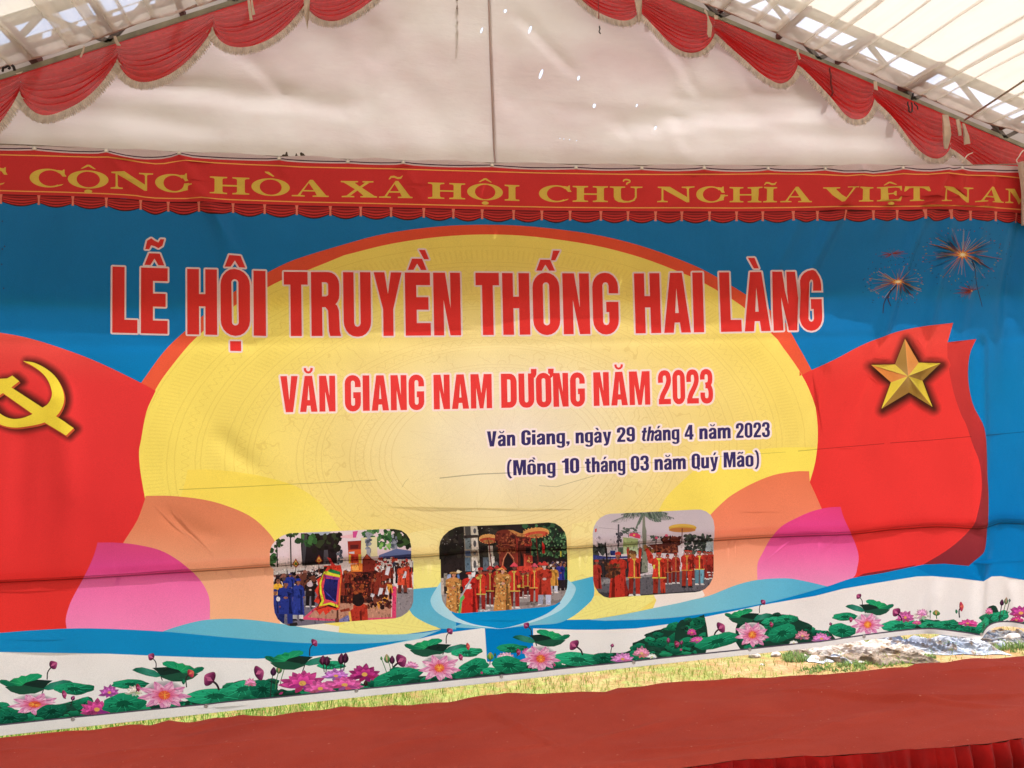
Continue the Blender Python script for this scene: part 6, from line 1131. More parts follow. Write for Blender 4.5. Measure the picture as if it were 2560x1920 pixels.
# ------------------------------------------------------------------ roof cover and pleated ceiling liner
M_roof, n = new_mat('roof_pvc_white'); co = coords(n)
c_ = mixc(n, ramp(n, noise(n, co, .8, 5), .4, .7), tuple(lin((231, 229, 224))), tuple(lin((220, 217, 211)))); finish(n, c_, transl=.27, rough=.6, bump=noise(n, co, 1.5, 3), bstr=.4, bdist=.05)
M_sheer, n = new_mat('liner_sheer_cloth'); co = coords(n)
sm = N(n, 'ShaderNodeMapping'); sm.inputs['Scale'].default_value = (9, .12, 9); n.links.new(co, sm.inputs[0])
c_ = mixc(n, ramp(n, noise(n, sm.outputs[0], 2.0, 3), .4, .7), tuple(lin((247, 240, 228))), tuple(lin((238, 231, 220)))); finish(n, c_, transl=.62, transp=.46, rough=.8, spec=.1)
M_flap = simple('gable_flap_grey', (176, 160, 154), .12, 3, transl=.16)
rc = empty('roof_canopy', (APX, -4, APZ+.5), label='white translucent roof cover over both slopes of the tent', category='roof')
for side in (-1, 1):
    xe = XL-.25 if side < 0 else XR+.25
    def rf(u, v):
        x = APX+(xe-APX)*u; y = .40-9.2*v
        return (x, y, rail(x)+.44-.02*math.sin(u*math.pi*9)**2-.012*math.sin(v*math.pi*14)**2)
    MB().grid(rf, 40, 40).build('roof_slope', M_roof, rc)
    # gable flap hanging outside the truss with gaps where the sky shows
    m = MB(); x = APX+side*.02; rnd = random.Random(5+side)
    xs2 = [APX+(xe-APX)*i/150 for i in range(151)]
    lowz = [.24+.003*math.sin(i*1.3)-(.04 if rnd.random() < .42 else 0) for i in range(150)]
    for i in range(150):
        a, b = xs2[i], xs2[i+1]; k = len(m.v)
        if side < 0 and rnd.random() < .16: lowz[i] = .252
        m.v += [(a, .315, rail(a)+lowz[i]), (b, .315, rail(b)+lowz[i]), (b, .32, rail(b)+.262), (a, .32, rail(a)+.262)]; m.f.append((k, k+1, k+2, k+3))
    m.build('gable_flap', M_flap, rc, False)
# liner: hem polyline traced where it hangs, then runs along the tent toward the viewer
def plane_hit(x, y, side, off):
    d = ray(x, y); s_ = -SR if side > 0 else SL   # z = APZ + s_*(x-APX) + off
    t = (APZ+s_*(CAM[0]-APX)+off-CAM[2])/(d[2]-s_*d[0]); return CAM+d*t
hemR = [(1560, -62)]+Z(5, 170, 10, 660, 170, 1000, 310, 1480, 520)+[(2060, 146), (2130, 172), (2212, 204), (2266, 224), (2385, 280), (2402, 298), (2412, 303), (2480, 311), (2528, 320), (2570, 336), (2660, 372)]
hemL = [(760, -60), (620, -18), (500, 14)]+Z(8, 2212, 190, 1850, 260, 1450, 460, 1280, 540, 960, 600, 480, 730, 0, 870)+[(-80, 200), (-200, 240)]
for side, hemp, lab in ((1, hemR, 'right'), (-1, hemL, 'left')):
    H3 = np.array([plane_hit(x, y, side, .03) for x, y in hemp]); o_ = np.argsort(H3[:, 0]); hx, hy = H3[o_, 0], np.clip(H3[o_, 1], -.6, .15)
    xe = XL if side < 0 else XR; L_ = abs(xe-APX); s0 = 0.0; prof = []   # (distance from ridge, lift)
    rnd = random.Random(31+side); s_ = .02
    while s_ < L_:
        w_ = rnd.choice((.10, .14, .2, .24, .3, .12)); ov = rnd.uniform(.012, .03)*(1 if rnd.random() < .8 else 2.6)
        for k in range(5): prof.append((s_+w_*k/5, -.012*math.sin(math.pi*k/5)))
        s_ += w_; prof += [(s_, 0), (s_-ov, .006), (s_, .012)]      # flat tuck: three layers deep
    xsr = [APX+side*d for d, _ in prof]; lz = [l for _, l in prof]; ny = 26
    m = MB()
    for j in range(ny+1):
        t = j/ny
        for i, x in enumerate(xsr):
            y0 = float(np.interp(x, hx, hy)); y = y0+(-8.8-y0)*t**1.6
            sg = .05*math.sin(math.pi*min(1, (y0-y)/4.5))
            m.v.append((x+side*.01*math.sin(y*2+i), y, rail(x)+.03+lz[i]-sg*.4+.004*math.sin(y*5+i*.7)))
    k = len(xsr)
    for j in range(ny):
        for i in range(k-1): a = j*k+i; m.f.append((a, a+1, a+k+1, a+k))
    ln = m.build('ceiling_liner', M_sheer); tag(ln, 'sheer white pleated ceiling cloth on the %s side' % lab, 'ceiling cloth', 'ceiling cloths')
    he = [(x, float(np.interp(x, hx, hy)), rail(x)+.03) for x in np.linspace(min(xsr), max(xsr), 160)]
    MB().tube(he, .0075, 6).build('hem', simple('liner_hem', (196, 168, 166), .1, transl=.2), ln)
# ridge pole under the liner on the right: tension cable
MB_ = MB(); a = atY(2412, 300, .15); MB_.tube([tuple(a), tuple(plane_hit(2640, 148, 1, -.02))], .008, 6); tag(MB_.build('tension_cable', simple('bright_cable', (190, 178, 164), .12, metal=.2)), 'taut steel cable from the right rafter running up along the pleated ceiling', 'cable')
# ------------------------------------------------------------------ red swags with cream fringe
M_swag, n = new_mat('swag_red_voile'); co = coords(n)
c_ = mixc(n, ramp(n, noise(n, co, 40, 3), .3, .7), tuple(lin((226, 26, 34))), tuple(lin((206, 20, 28)))); finish(n, c_, transl=.5, transp=.13, rough=.55, spec=.2, sheen=.2)
M_fr = simple('fringe_cream', (230, 218, 210), .10, 30, transl=.4, rough=.85)
def gath(tx, ty, bx, by): return np.array(atY(tx, ty, YS)), np.array(atY(bx, by, YS))
GL = [gath(-200, 262, -200, 312), gath(50.5, 184.5, 51, 231), gath(292, 108, 295.5, 149), gath(533, 29, 533, 71), gath(765, -46, 763, 8), gath(990, -118, 985, -66)]
GR_ = [gath(1405, -112, 1405, -60), gath(1592, -34, 1594, 33), gath(1785.5, 45, 1786, 84), gath(1990, 128, 1992, 166), gath(2184, 210, 2183, 251), gath(2366, 288, 2374, 372), gath(2560, 372, 2565, 462)]
LOWL = [(-60, 352), (163, 288.5), (396.6, 203), (630, 125), (868, 52)]
LOWR = [(1511, 52), (1713, 134), (1920, 209), (2120, 297), (2306.5, 389), (2500, 476)]
def swag(A, Bp, low, seed, label):
    (at, ab), (bt, bb) = A, Bp; lw = np.array(atY(low[0], low[1], YS)); rnd = random.Random(seed)
    rt = empty('swag', tuple((at+bt)/2), label=label, category='swag', group='red swags along the rafters')
    ub = (lw[0]-ab[0])/(bb[0]-ab[0]); chord = ab[2]+(bb[2]-ab[2])*ub; sagb = chord-lw[2]
    def shp(u):   # skewed catenary with its deepest point at ub
        p = math.log(.5)/math.log(max(.2, min(.8, ub))); t = u**p; return (4*t*(1-t))**.86
    NF = rnd.choice((8, 9, 10, 11)); ph = rnd.uniform(0, 1); tw = rnd.uniform(1.4, 3.2)
    def ss(v, a, b): t = max(0, min(1, (v-a)/(b-a))); return t*t*(3-2*t)
    def pos(u, v):
        pin = 1-abs(2*u-1)**2.2      # 0 at the gathers, 1 in the middle
        w_ = v+(.62/(2*math.pi*NF))*math.sin(2*math.pi*NF*v+ph*6+tw*math.sin(u*3+seed)+.8*math.sin(v*17+u*4+seed*2))*2.05*ss(v, .12+.10*pin, .5+.1*pin)*(1+.25*math.sin(v*9+seed))
        a = at*(1-w_)+ab*w_; b = bt*(1-w_)+bb*w_; p = a*(1-u)+b*u
        sg = sagb*(w_**1.22)*shp(u)
        yy = -.015*math.cos(2*math.pi*NF*v+ph*6+tw*math.sin(u*3+seed)+.8*math.sin(v*17+u*4+seed*2))*(.35+.65*pin)*ss(v, .05, .5)-.03*pin*v-.012*(1-pin)*math.sin(v*9)
        return (p[0], YS+yy, p[2]-sg)
    MB().grid(pos, 44, 120).build('drape', M_swag, rt)
    # fringe: gathered ruffle below the drape's lower edge
    m = MB(); nu = 190
    for j, h in enumerate((0.0, .012, .044)):
        for i in range(nu+1):
            u = i/nu; p = np.array(pos(u, 1.0)); q = np.array(pos(min(1, u+.01), 1.0))-np.array(pos(max(0, u-.01), 1.0)); t = np.array((q[0], q[2])); t /= max(np.hypot(*t), 1e-6)
            nn = np.array((t[1], -t[0])); nn = nn if nn[1] < 0 else -nn; nn = nn*.6+np.array((0, -1))*.4; nn /= np.hypot(*nn)
            zig = .009*(h/.042+.2)*math.sin(i*1.9)*(1+.3*math.sin(i*.37+seed)); hh = h*(1+.16*math.sin(i*1.9+1)*(j == 2)+.05*math.sin(i*.7))
            m.v.append((p[0]+nn[0]*hh, p[1]-.006+zig, p[2]+nn[1]*hh+.004))
    for j in range(2):
        for i in range(nu): a = j*(nu+1)+i; m.f.append((a, a+1, a+nu+2, a+nu+1))
    m.build('fringe', M_fr, rt)
LW = ['cut by the left frame edge, lowest on the left slope', 'second lowest on the left slope, whole and nearest the frame edge', 'third lowest on the left slope, limp white tie at its left', 'fourth up the left slope with two white strings hanging over it', 'highest on the left slope, cut by the top of the frame']
for i in range(5): swag(GL[i], GL[i+1], LOWL[i], i+1, 'red voile swag '+LW[i])
RW = ['highest on the right slope with a dark string below it', 'second down the right slope, white ribbon over its lower gather', 'third down the right slope with all its fringe showing', 'fourth down the right slope, dark red cord hanging over it', 'fifth down the right slope, longest white tie at its end', 'lowest on the right slope, partly hidden behind the banner']
for i in range(6): swag(GR_[i], GR_[i+1], LOWR[i], i+11, 'red voile swag '+RW[i])
# ------------------------------------------------------------------ cloth ties, strings, cords
M_tie = simple('tie_white_cotton', (222, 204, 192), .12, 14, transl=.3, rough=.85)
def tie(reg, coords_, label, Y=.10, th=.004):
    P = Z(reg, *coords_); q = [atY(x, y, Y) for x, y in P]; n_ = len(q); m = MB()
    zc_ = [p[2] for p in q]; zt = max(zc_)
    for dy in (0, th):
        for p in q: m.v.append((p[0], Y+dy-.012*math.sin((zt-p[2])*22), p[2]))
    m.f = [tuple(range(n_)), tuple(range(2*n_-1, n_-1, -1))]+[(i, (i+1) % n_, n_+(i+1) % n_, n_+i) for i in range(n_)]
    return tag(m.build('cloth_tie', M_tie, None, False), label, 'cloth tie', 'white ties on the rafters')
tie(5, (320, 110, 345, 160, 370, 260, 410, 340, 408, 470, 375, 468, 355, 420, 352, 340, 345, 230, 310, 140), 'white ribbon with a paddle shaped end hanging over a right swag')
tie(5, (440, 195, 492, 200, 480, 255, 440, 252), 'small white knot on the right rail beside the paddle ended ribbon')
tie(5, (1488, 650, 1524, 618, 1518, 690, 1542, 765, 1520, 775, 1500, 700), 'short white tie dangling between the third and fourth right swags')
tie(6, (280, 1045, 320, 1045, 320, 1170, 274, 1155), 'stubby square ended white tie between the fourth and fifth right swags')
tie(7, (1165, 445, 1240, 450, 1250, 600, 1276, 700, 1270, 800, 1244, 880, 1206, 872, 1190, 800, 1170, 600), 'longest wide white cloth tie at the lower end of the right slope')
tie(7, (1336, 510, 1378, 500, 1390, 600, 1402, 715, 1368, 722, 1350, 650), 'narrow white strip hanging just right of the longest tie')
tie(7, (1422, 555, 1448, 562, 1490, 720, 1522, 815, 1448, 830, 1435, 700), 'slanting white strip flaring at its end on the lowest right swag')
tie(11, (1590, -10, 1606, -10, 1615, 60, 1624, 130, 1606, 130, 1598, 60), 'left one of two thin white strings at the top of the left slope')
tie(11, (1612, -10, 1622, -10, 1630, 40, 1642, 95, 1624, 102, 1616, 40), 'right one of two thin white strings at the top of the left slope')
tie(11, (1952, -20, 1994, -20, 1988, 100, 1976, 180, 1960, 110), 'pointed white cloth strip at the highest left gather')
tie(12, (1893, -10, 1943, -10, 1936, 90, 1926, 160, 1914, 100), 'pointed white cloth strip at the highest right gather')
tie(8, (1460, 470, 1492, 460, 1520, 530, 1562, 598, 1508, 595, 1478, 540), 'limp white tie on the left rail between two swags')
tie(8, (1075, 585, 1092, 590, 1082, 680, 1052, 750, 1034, 740, 1064, 660), 'thin white string end hanging on the left rail')
tie(8, (205, 950, 290, 918, 272, 946, 214, 960), 'crumpled white knot on the left rail near the frame edge')
cord('cord', Z(7, 720, 275, 726, 340, 735, 400, 765, 412, 778, 370, 762, 290), .11, .0045, M_dark, 'dark looped cord on the fifth right swag')
cord('cord', Z(7, 800, 290, 830, 330, 848, 380), .11, .004, M_dark, 'short dark cord end right of the looped cord')
cord('cord', Z(7, 775, 250, 770, 225, 790, 170), .12, .0055, M_dark, 'dark twist of wire round the right rail')
cord('cord', Z(5, 1925, 870, 1935, 950, 1942, 1060, 1960, 1180, 1950, 1230), .125, .006, simple('maroon_cord', (120, 34, 36), .1), 'dark red cord hanging down the fourth right swag')
cord('cord', Z(12, 1662, -10, 1663, 60, 1664, 118), .11, .003, simple('red_string', (150, 40, 40), .1), 'thin red string on the highest right swag')
cord('twig', Z(12, 1668, 166, 1671, 185, 1667, 200, 1674, 218), .11, .004, M_dark, 'bit of dark twine dangling below the highest right swag', 'twine')
cord('cord', Z(8, 32, 915, 40, 880, 60, 865, 105, 852, 125, 868, 112, 895), .11, .006, M_dark, 'dark bent wire on the left rail at the frame edge')
cord('cord', Z(8, 150, 838, 176, 860, 188, 905), .11, .008, M_dark, 'dark rag end beside the bent wire on the left rail')
cord('cord', Z(7, 1415, 1065, 1440, 1020, 1490, 965, 1548, 936), -.02, .0035, M_cord, 'white cord rising from the banner eyelet over the lowest swag')
cord('cord', Z(7, 2212, 900, 2160, 960, 2125, 1020, 2120, 1060, 2140, 1085), -.02, .0035, M_cord, 'white cord looped up from the right corner of the banner')
# dotted chain hanging on the tarp
m = MB(); rnd = random.Random(4)
for i in range(26):
    a, b = Z(12, [(752+i*.35, -30+i*14)])[0]; p = atY(a, b, .27)
    if rnd.random() < .8: m.box(p, (.008 if i % 2 else .012, .006, rnd.uniform(.008, .02)))
m.tube([atY(*Z(12, [(752+i*3, -30+i*90)])[0], .27) for i in range(5)], .0015, 5)
tag(m.build('bead_chain', simple('bead_grey', (168, 150, 148), .2)), 'dashed grey bead chain hanging in front of the tarp', 'chain')
# three small dark lumps on the banner's top edge
M_clod = simple('dark_bark', (74, 62, 54), .25, 40, rough=.9)
def lump(P, label, cat, name):
    q = [atY(690+x*.04973, 360+y*.04973, .03) for x, y in P]; c = np.mean(q, 0); m = MB(); n_ = len(q)
    for dy, s_ in ((-.022, .55), (-.012, .92), (.0, 1.0), (.012, .92), (.022, .55)):
        for p in q: m.v.append((c[0]+(p[0]-c[0])*s_, .03+dy, c[2]+(p[2]-c[2])*(s_*.5+.5)))
    for j in range(4):
        for i in range(n_): m.f.append((j*n_+i, j*n_+(i+1) % n_, (j+1)*n_+(i+1) % n_, (j+1)*n_+i))
    m.f += [tuple(range(n_))[::-1], tuple(range(4*n_, 5*n_))]
    tag(m.build(name, M_clod), label, cat, 'dark bits on the banner edge')
lump([(290, 640), (295, 585), (460, 600), (510, 520), (515, 470), (540, 450), (552, 420), (580, 440), (570, 490), (605, 560), (625, 700), (300, 700)], 'pointed dark bark scrap with a stick, on the banner edge', 'bark', 'bark_scrap')
lump([(955, 640), (990, 560), (1015, 500), (1035, 490), (1055, 520), (1085, 590), (1110, 700), (960, 700)], 'smallest pointed dark scrap, between the other two on the banner edge', 'bark', 'bark_scrap')
lump([(1245, 640), (1205, 500), (1225, 455), (1270, 440), (1300, 490), (1400, 505), (1440, 560), (1510, 640), (1480, 700), (1250, 700)], 'humped dark scrap, rightmost on the banner edge', 'bark', 'bark_scrap')
# pale cloth drawn round the banner's right edge
def cl(u, v):
    y_ = 406+v*156; xl = np.interp(v, [0, .1, .25, 1], [2546, 2543, 2546, 2552]); x = xl+(2620-xl)*u
    p = atY(x, y_, -.03); return (p[0], -.03-.02*math.sin(u*17+v*2)-.012*math.sin(u*31), p[2])
tag(MB().grid(cl, 40, 20).build('cloth_wrap', simple('wrap_cloth', (206, 184, 174), .12, 10, transl=.3, rough=.85)), 'pale cloth wrap hanging over the right edge of the banner', 'cloth')
# ------------------------------------------------------------------ ground, grass, plastic sheets, weeds
M_gr, n = new_mat('ground_earth_grass'); co = coords(n)
sx_ = N(n, 'ShaderNodeSeparateXYZ'); n.links.new(co, sx_.inputs[0])
f1 = mathn(n, 'ADD', ramp(n, noise(n, co, 1.6, 6, .6), .42, .62), mathn(n, 'MULTIPLY', ramp(n, sx_.outputs[0], 3.0, -.4), 1.0)); f1 = mathn(n, 'MINIMUM', f1, 1.0); f2n = ramp(n, noise(n, co, 11, 5, .65), .35, .7)
c_ = mixc(n, f1, tuple(lin((146, 120, 90))), tuple(lin((108, 120, 62)))); c_ = mixc(n, mathn(n, 'MULTIPLY', f2n, .9), c_, tuple(lin((118, 82, 54))))
finish(n, c_, rough=.95, spec=.1, bump=noise(n, co, 24, 5), bstr=.8, bdist=.03)
def gh(x, y): return .014*MN.noise(V((x*1.9, y*1.9, 0)))+.008*MN.noise(V((x*7, y*7, 2)))
m = MB()
def gnd(u, v): x = -5+11*u; y = -1.2+4.6*v; return (x, y, gh(x, y)*min(1, (.5-abs(u-.5))*12)*min(1, (.5-abs(v-.5))*10))
m.grid(gnd, 180, 90); k = len(m.v)
ring = [(-5, -1.2), (6, -1.2), (6, 3.4), (-5, 3.4)]; big = [(-800, -800), (800, -800), (800, 800), (-800, 800)]
for a in ring+big: m.v.append((a[0], a[1], 0))
for i in range(4): m.f.append((k+i, k+4+i, k+4+(i+1) % 4, k+(i+1) % 4))
m.build('ground', M_gr, kind='structure')
def grassmat(name, a, b):
    m_, n_ = new_mat(name); co_ = coords(n_); at = N(n_, 'ShaderNodeAttribute'); at.attribute_name = 'tint'
    c = mixc(n_, at.outputs['Fac'], tuple(lin(a)), tuple(lin(b))); finish(n_, c, transl=.35, rough=.6, spec=.25); return m_
def blades(name, spots, mat, **k):
    v = []; f = []; t = []
    for x, y, h, w_, tint in spots:
        a = random.uniform(0, 6.28); ca, sa = math.cos(a)*w_/2, math.sin(a)*w_/2; b = random.uniform(0, 6.28); l = h*random.uniform(.25, .9); bx, by = math.cos(b)*l, math.sin(b)*l
        z0 = gh(x, y)-.003; i = len(v)
        v += [(x-ca, y-sa, z0), (x+ca, y+sa, z0), (x+ca*.8+bx*.35, y+sa*.8+by*.35, z0+h*.62), (x-ca*.8+bx*.35, y-sa*.8+by*.35, z0+h*.62), (x+bx, y+by, z0+h*random.uniform(.8, 1))]
        f += [(i, i+1, i+2, i+3), (i+3, i+2, i+4)]; t += [tint]*5
    o = mesh(name, v, f, mat, None, True, **k); at = o.data.attributes.new('tint', 'FLOAT', 'POINT'); at.data.foreach_set('value', t); return o
sp_ = []
for i in range(60000):
    x = random.uniform(-3.4, 5.6); y = random.uniform(-.55, 2.6); d = MN.noise(V((x*1.4, y*1.8, 5)))
    left = max(0, min(1, (1.0-x)/1.6)); dens = .95*left+.6*(1-left)*max(0, min(1, (2.6-x)/1.5))+.3
    if random.random() > dens*(.8+d*.9): continue
    h = random.uniform(.025, .06)*(1+.9*left); sp_.append((x, y, h, random.uniform(.0025, .005), min(1, max(0, (1-left)*.75+random.uniform(-.3, .35)))))
blades('grass', sp_, grassmat('grass_blades', (74, 124, 30), (146, 154, 74)), kind='stuff', label='sunlit green and straw coloured grass behind the stage')
M_weed = grassmat('weed_leaves', (92, 124, 66), (140, 160, 96))
def weed(px_, py_, rx, ry, h, n_, label):
    c = atZ(px_, py_, 0); rt = []
    for i in range(n_):
        a = random.uniform(0, 6.28); q = math.sqrt(random.random()); X, Y_ = c[0]+q*rx*math.cos(a), c[1]+q*ry*math.sin(a)
        if MN.noise(V((X*14, Y_*20, 1))) < -.12: continue
        rt.append((X, Y_, random.uniform(.25, 1)*h*(1-.5*q), random.uniform(.004, .012), random.random()))
    o = blades('weed', rt, M_weed); tag(o, label, 'weed', 'weeds by the plastic sheets')
weed(1992, 1650, .10, .10, .10, 420, 'bright green weed tuft left of the crumpled plastic')
weed(2130, 1668, .40, .08, .05, 1100, 'long low band of green weeds along the carpet edge')
weed(2290, 1650, .16, .06, .06, 420, 'weed clump at the step in the carpet edge')
weed(2376, 1630, .07, .05, .12, 120, 'small leafy weed poking through the plastic')
weed(2530, 1622, .16, .08, .09, 300, 'weed patch at the right frame edge')
weed(2225, 1603, .25, .1, .05, 300, 'yellow green tufts close under the banner hem')
def plas(name, rgb, rgb2):
    m_, n_ = new_mat(name); co_ = coords(n_); c = mixc(n_, ramp(n_, noise(n_, co_, 5, 5, .65), .4, .65), tuple(lin(rgb)), tuple(lin(rgb2))); c = mixc(n_, ramp(n_, noise(n_, co_, 15, 5, .7), .5, .66), c, tuple(lin((120, 98, 74)))); finish(n_, c, transl=.12, rough=.7, spec=.12, bump=noise(n_, co_, 26, 3), bstr=.35, bdist=.02); return m_
def sheet(px0, py0, px1, py1, dep, h, seed, mat, label, nu=110, nv=40):
    a = atZ(px0, py0, 0); b = atZ(px1, py1, 0)
    def fn(u, v):
        x = a[0]+(b[0]-a[0])*u; y = a[1]+(b[1]-a[1])*u+(v-.5)*dep
        ed = min(1, min(u, 1-u)*9)*min(1, min(v, 1-v)*6)
        e = MN.noise(V((x*3.1, y*3.5, seed))); wob = .05*MN.noise(V((x*2, y*2, seed+9)))
        q_ = .35*MN.noise(V((x*1.5, seed, 4))); r1 = 1-abs(MN.noise(V((x*3.2+e*.3, (y+q_)*10, seed+3))))*2.2; r2 = 1-abs(MN.noise(V((x*8+e, (y+q_)*24, seed+4))))*2.4; r3 = 1-abs(MN.noise(V((x*19, (y+q_)*42, seed+6))))*2.4
        r4 = 0
        z = h*ed*(.06+.62*max(0, r1)**1.3+.34*max(0, r2)**1.2+.14*max(0, r3))
        return (x+wob*.3, y+wob+.06*MN.noise(V((u*5, seed, v))), max(gh(x, y), 0)+.004+z)
    tag(MB().grid(fn, nu, nv).build('plastic_sheet', mat, None, False), label, 'plastic sheet', 'crumpled plastic sheets on the ground')
sheet(1985, 1632, 2300, 1628, .34, .05, 2.0, plas('plastic_cream', (178, 172, 166), (138, 126, 116)), 'cream crumpled plastic sheet left of the blue grey one')
sheet(2200, 1622, 2480, 1622, .36, .065, 7.3, plas('plastic_blue_grey', (132, 144, 164), (184, 186, 188)), 'blue grey crumpled plastic sheet under the banner corner')
sheet(2380, 1600, 2620, 1606, .34, .065, 13.1, plas('plastic_grey', (80, 90, 106), (136, 132, 126)), 'dark grey crumpled plastic sheet at the right frame edge')
sheet(2130, 1652, 2330, 1648, .16, .05, 17.7, plas('plastic_tan', (130, 114, 98), (100, 90, 82)), 'thin tan plastic scrap nearest the carpet edge', 70, 24)
rnd = random.Random(9)
for i in range(12):
    a_, b_ = rnd.uniform(1990, 2540), 0; b_ = 1650-.075*(a_-1990)+rnd.uniform(-22, 16); w_ = rnd.uniform(30, 70)
    sheet(a_-w_, b_, a_+w_, b_-4, rnd.uniform(.07, .13), rnd.uniform(.02, .05), 20+i*1.7, bpy.data.materials[rnd.choice(('plastic_cream', 'plastic_blue_grey', 'plastic_grey', 'plastic_tan'))], 'small torn plastic scrap lying among the larger crumpled sheets', 40, 20)
M_stone = simple('pale_rubble', (190, 180, 170), .2, 12, bscale=20, bstr=.5)
def stone(px_, py_, r_, label, seed):
    c = atZ(px_, py_, 0); m = MB()
    def fn(u, v):
        t, p = u*6.2832, (v-.5)*math.pi; d = V((math.cos(t)*math.cos(p), math.sin(t)*math.cos(p), math.sin(p))); q = r_*(1+.32*MN.noise(d*1.7+V((seed, 0, 0)))+.1*MN.noise(d*4+V((seed, 3, 0))))
        return (c[0]+d.x*q*1.2, c[1]+d.y*q*.8, max(0, c[2])+d.z*q*.65+r_*.28)
    tag(m.grid(fn, 20, 12).build('rubble', M_stone), label, 'rubble', 'pale rubble pieces')
stone(1886, 1644, .034, 'pale rubble lump farthest left under the banner hem', 1); stone(1940, 1640, .030, 'pale rubble lump just left of the green weed tuft', 5); stone(2148, 1617, .05, 'white rubble lump near the cream plastic', 8); stone(2533, 1604, .06, 'large white rubble lump at the right frame edge', 12); stone(1905, 1664, .014, 'small grey stone by the weed tuft', 15)
# ------------------------------------------------------------------ stage with red carpet and velvet skirt
HS = .30
be = Z(41, 0, 905, 250, 880, 400, 858, 600, 850, 850, 815, 960, 820, 1090, 795, 1230, 800, 1380, 775, 1480, 775, 1560, 755, 1750, 760, 1900, 735, 2050, 720, 2150, 705, 2212, 690)+Z(42, 90, 703, 200, 703, 330, 685, 450, 685, 700, 665, 800, 645, 930, 630, 1060, 607, 1280, 612, 1500, 603, 1700, 600, 1780, 578, 2000, 570, 2212, 548)+Z(43, 100, 545, 330, 530, 600, 515, 760, 497, 1000, 485, 1250, 462, 1450, 460, 1510, 435, 1700, 428, 1900, 400, 2050, 395, 2212, 380)
fe = [(1480, 1946)]+Z(43, -250, 1138, 0, 1106, 200, 1080, 430, 1050, 700, 1035, 900, 1030, 1200, 1010, 1350, 1000, 1500, 985, 1750, 968, 1880, 952, 1980, 955, 2212, 932)
bq = np.array([atZ(x, y, HS)[:2] for x, y in be]); fq = np.array([atZ(x, y, HS)[:2] for x, y in fe])
s_b = (bq[-1, 1]-bq[0, 1])/(bq[-1, 0]-bq[0, 0]); s_f = (fq[-1, 1]-fq[0, 1])/(fq[-1, 0]-fq[0, 0])
bq = np.vstack([[-3.2, bq[0, 1]+s_b*(-3.2-bq[0, 0])], bq, [5.4, bq[-1, 1]+s_b*(5.4-bq[-1, 0])]]); fq = np.vstack([[-3.2, fq[0, 1]+s_f*(-3.2-fq[0, 0])], fq, [5.4, fq[-1, 1]+s_f*(5.4-fq[-1, 0])]])
def yb(x): return float(np.interp(x, bq[:, 0], bq[:, 1]))
def yf(x): return float(np.interp(x, fq[:, 0], fq[:, 1]))
M_carp, n = new_mat('carpet_red_felt'); co = coords(n)
c_ = mixc(n, ramp(n, noise(n, co, 2.2, 5, .6), .35, .7), tuple(lin((190, 74, 58))), tuple(lin((174, 62, 48)))); c_ = mixc(n, mathn(n, 'MULTIPLY', ramp(n, noise(n, co, 300, 2), .4, .7), .35), c_, tuple(lin((128, 46, 40))))
sp1 = ramp(n, noise(n, co, 46, 2, .4), .735, .76); c_ = mixc(n, mathn(n, 'MULTIPLY', sp1, .5), c_, tuple(lin((208, 150, 130))))
finish(n, c_, rough=.95, spec=.08, bump=mathn(n, 'ADD', noise(n, co, 260, 2), mathn(n, 'MULTIPLY', noise(n, co, 5, 4), .5)), bstr=.5, bdist=.006, sheen=.06)
def carp(u, v):
    x = -3.2+8.6*u; a, b = yb(x), yf(x); y = a+(b-a)*v
    f1_ = MN.noise(V((x*1.1+y*1.6, y*3.4-x*.5, 1))); rid = max(0, 1-abs(MN.noise(V((x*.9+y*.8, y*2.6-x*.55, 7))))*5)
    rid2 = max(0, 1-abs(MN.noise(V((x*2.1-y*1.2, y*4.4-x*.3, 11))))*6)
    z = HS+.005*f1_+.008*rid**.8*max(0, min(1, (x-.2)/2))+.005*rid+.005*rid2+.003*MN.noise(V((x*2.2, y*9, 5)))+.002*MN.noise(V((x*9, y*9, 0)))
    z += .010*math.sin(x*9)*MN.noise(V((x*3, 4, 1)))*max(0, 1-v*9)-.012*max(0, 1-v*24)
    for (x0, y0, x1, y1, h_, w_) in ((2.05, -1.0, 3.3, -1.75, .012, .05), (2.4, -1.25, 3.6, -1.5, .008, .04), (.55, -.75, .95, -1.7, .009, .03), (3.0, -1.0, 3.9, -1.15, .008, .03), (-1.4, -.85, .2, -.98, .0025, .03), (1.1, -1.5, 2.2, -1.62, .006, .03)):
        dx, dy = x1-x0, y1-y0; t = max(0, min(1, ((x-x0)*dx+(y-y0)*dy)/(dx*dx+dy*dy))); d = math.hypot(x-x0-t*dx, y-y0-t*dy); z += 2.0*h_*math.exp(-(d/(.45*w_))**2)*math.sin(math.pi*min(1, t*1.2+.08)) if t < .93 else 0
    if v < 1e-6: z -= .03
    return (x, y, z)
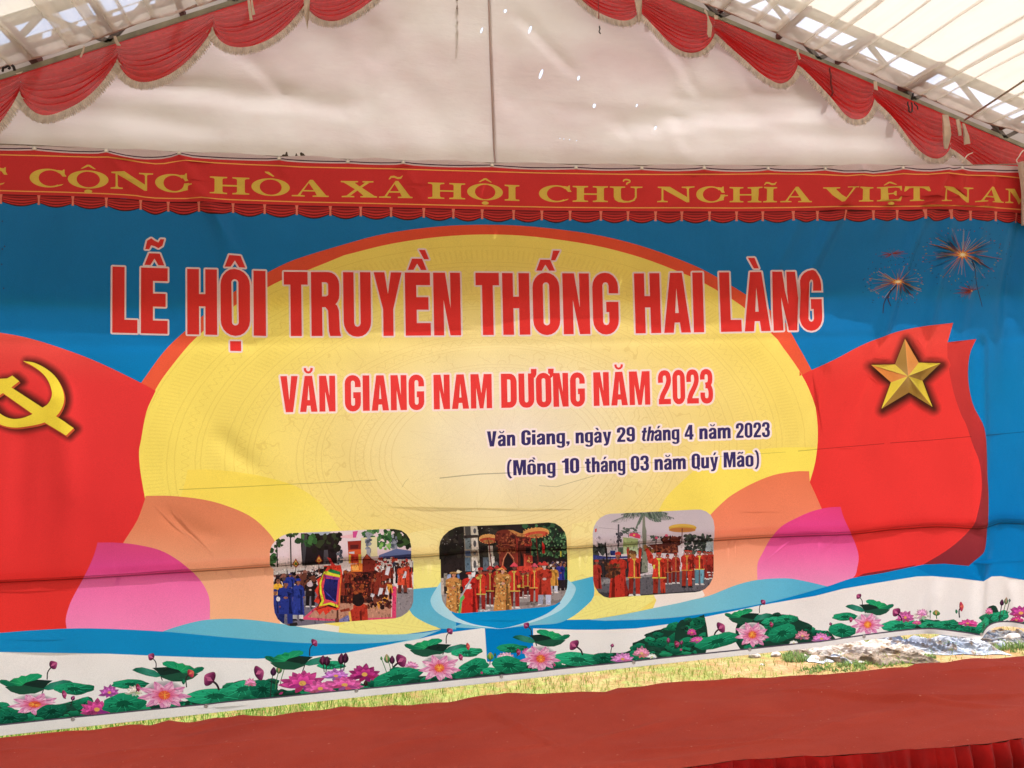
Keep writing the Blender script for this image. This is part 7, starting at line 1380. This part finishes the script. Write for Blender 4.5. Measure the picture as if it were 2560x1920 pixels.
m = MB().grid(lambda u, v: carp(u, max(0, (v-.012)/.988)) if v > 0 else (lambda p: (p[0], p[1]+.012, p[2]-.05))(carp(u, 0)), 340, 84)
tag(m.build('red_carpet', M_carp), 'rust red felt carpet with wrinkles covering the stage top', 'carpet')
M_vel, n = new_mat('velvet_dark_red'); co = coords(n)
c_ = mixc(n, ramp(n, noise(n, co, 7, 4), .35, .7), tuple(lin((190, 16, 12))), tuple(lin((144, 9, 8)))); finish(n, c_, rough=.75, spec=.15, bump=noise(n, co, 160, 2), bstr=.2, bdist=.003, sheen=.12)
def sk(u, v):
    x = -3.2+8.6*u; y = yf(x); a = u*8.6
    pl = .026*abs(math.sin(a*34+1.8*math.sin(a*4.3)))**.6*(1+.4*math.sin(a*9))+.005*math.sin(a*97+2*math.sin(a*5))
    return (x+.006*math.sin(a*23), y-.004-(pl+.004)*(.3+.7*min(1, v*5)), carp(u, 1)[2]+.003-.006*max(0, MN.noise(V((x*1.7, 0, 8))))-v*(HS-.002))
tag(MB().grid(sk, 1800, 10).build('stage_skirt', M_vel), 'dark red pleated velvet skirt hanging from the stage front', 'skirt')
m = MB(); xs = np.linspace(-3.15, 5.35, 40)
for x in xs: m.v += [(x, yb(x)-.06, HS-.035), (x, yf(x)+.03, HS-.035), (x, yb(x)-.06, HS-.09), (x, yf(x)+.03, HS-.09)]
for i in range(39):
    a = i*4; m.f += [(a, a+1, a+5, a+4), (a+2, a+6, a+7, a+3), (a, a+4, a+6, a+2), (a+1, a+3, a+7, a+5)]
m.f += [(0, 2, 3, 1), (156, 157, 159, 158)]
M_ply = simple('deck_plywood', (150, 118, 84), .2, 5)
st = empty('stage', (1.1, -1.2, 0), label='low plywood stage deck under the red carpet', category='stage'); m.build('deck', M_ply, st, False)
for x in (-3.0, -1.0, 1.1, 3.2, 5.2):
    for q in (0, 1): y = yb(x)-.12 if q == 0 else yf(x)+.12; MB().box((x, y, (HS-.09)/2), (.06, .06, HS-.09)).build('leg', M_ply, st, False)
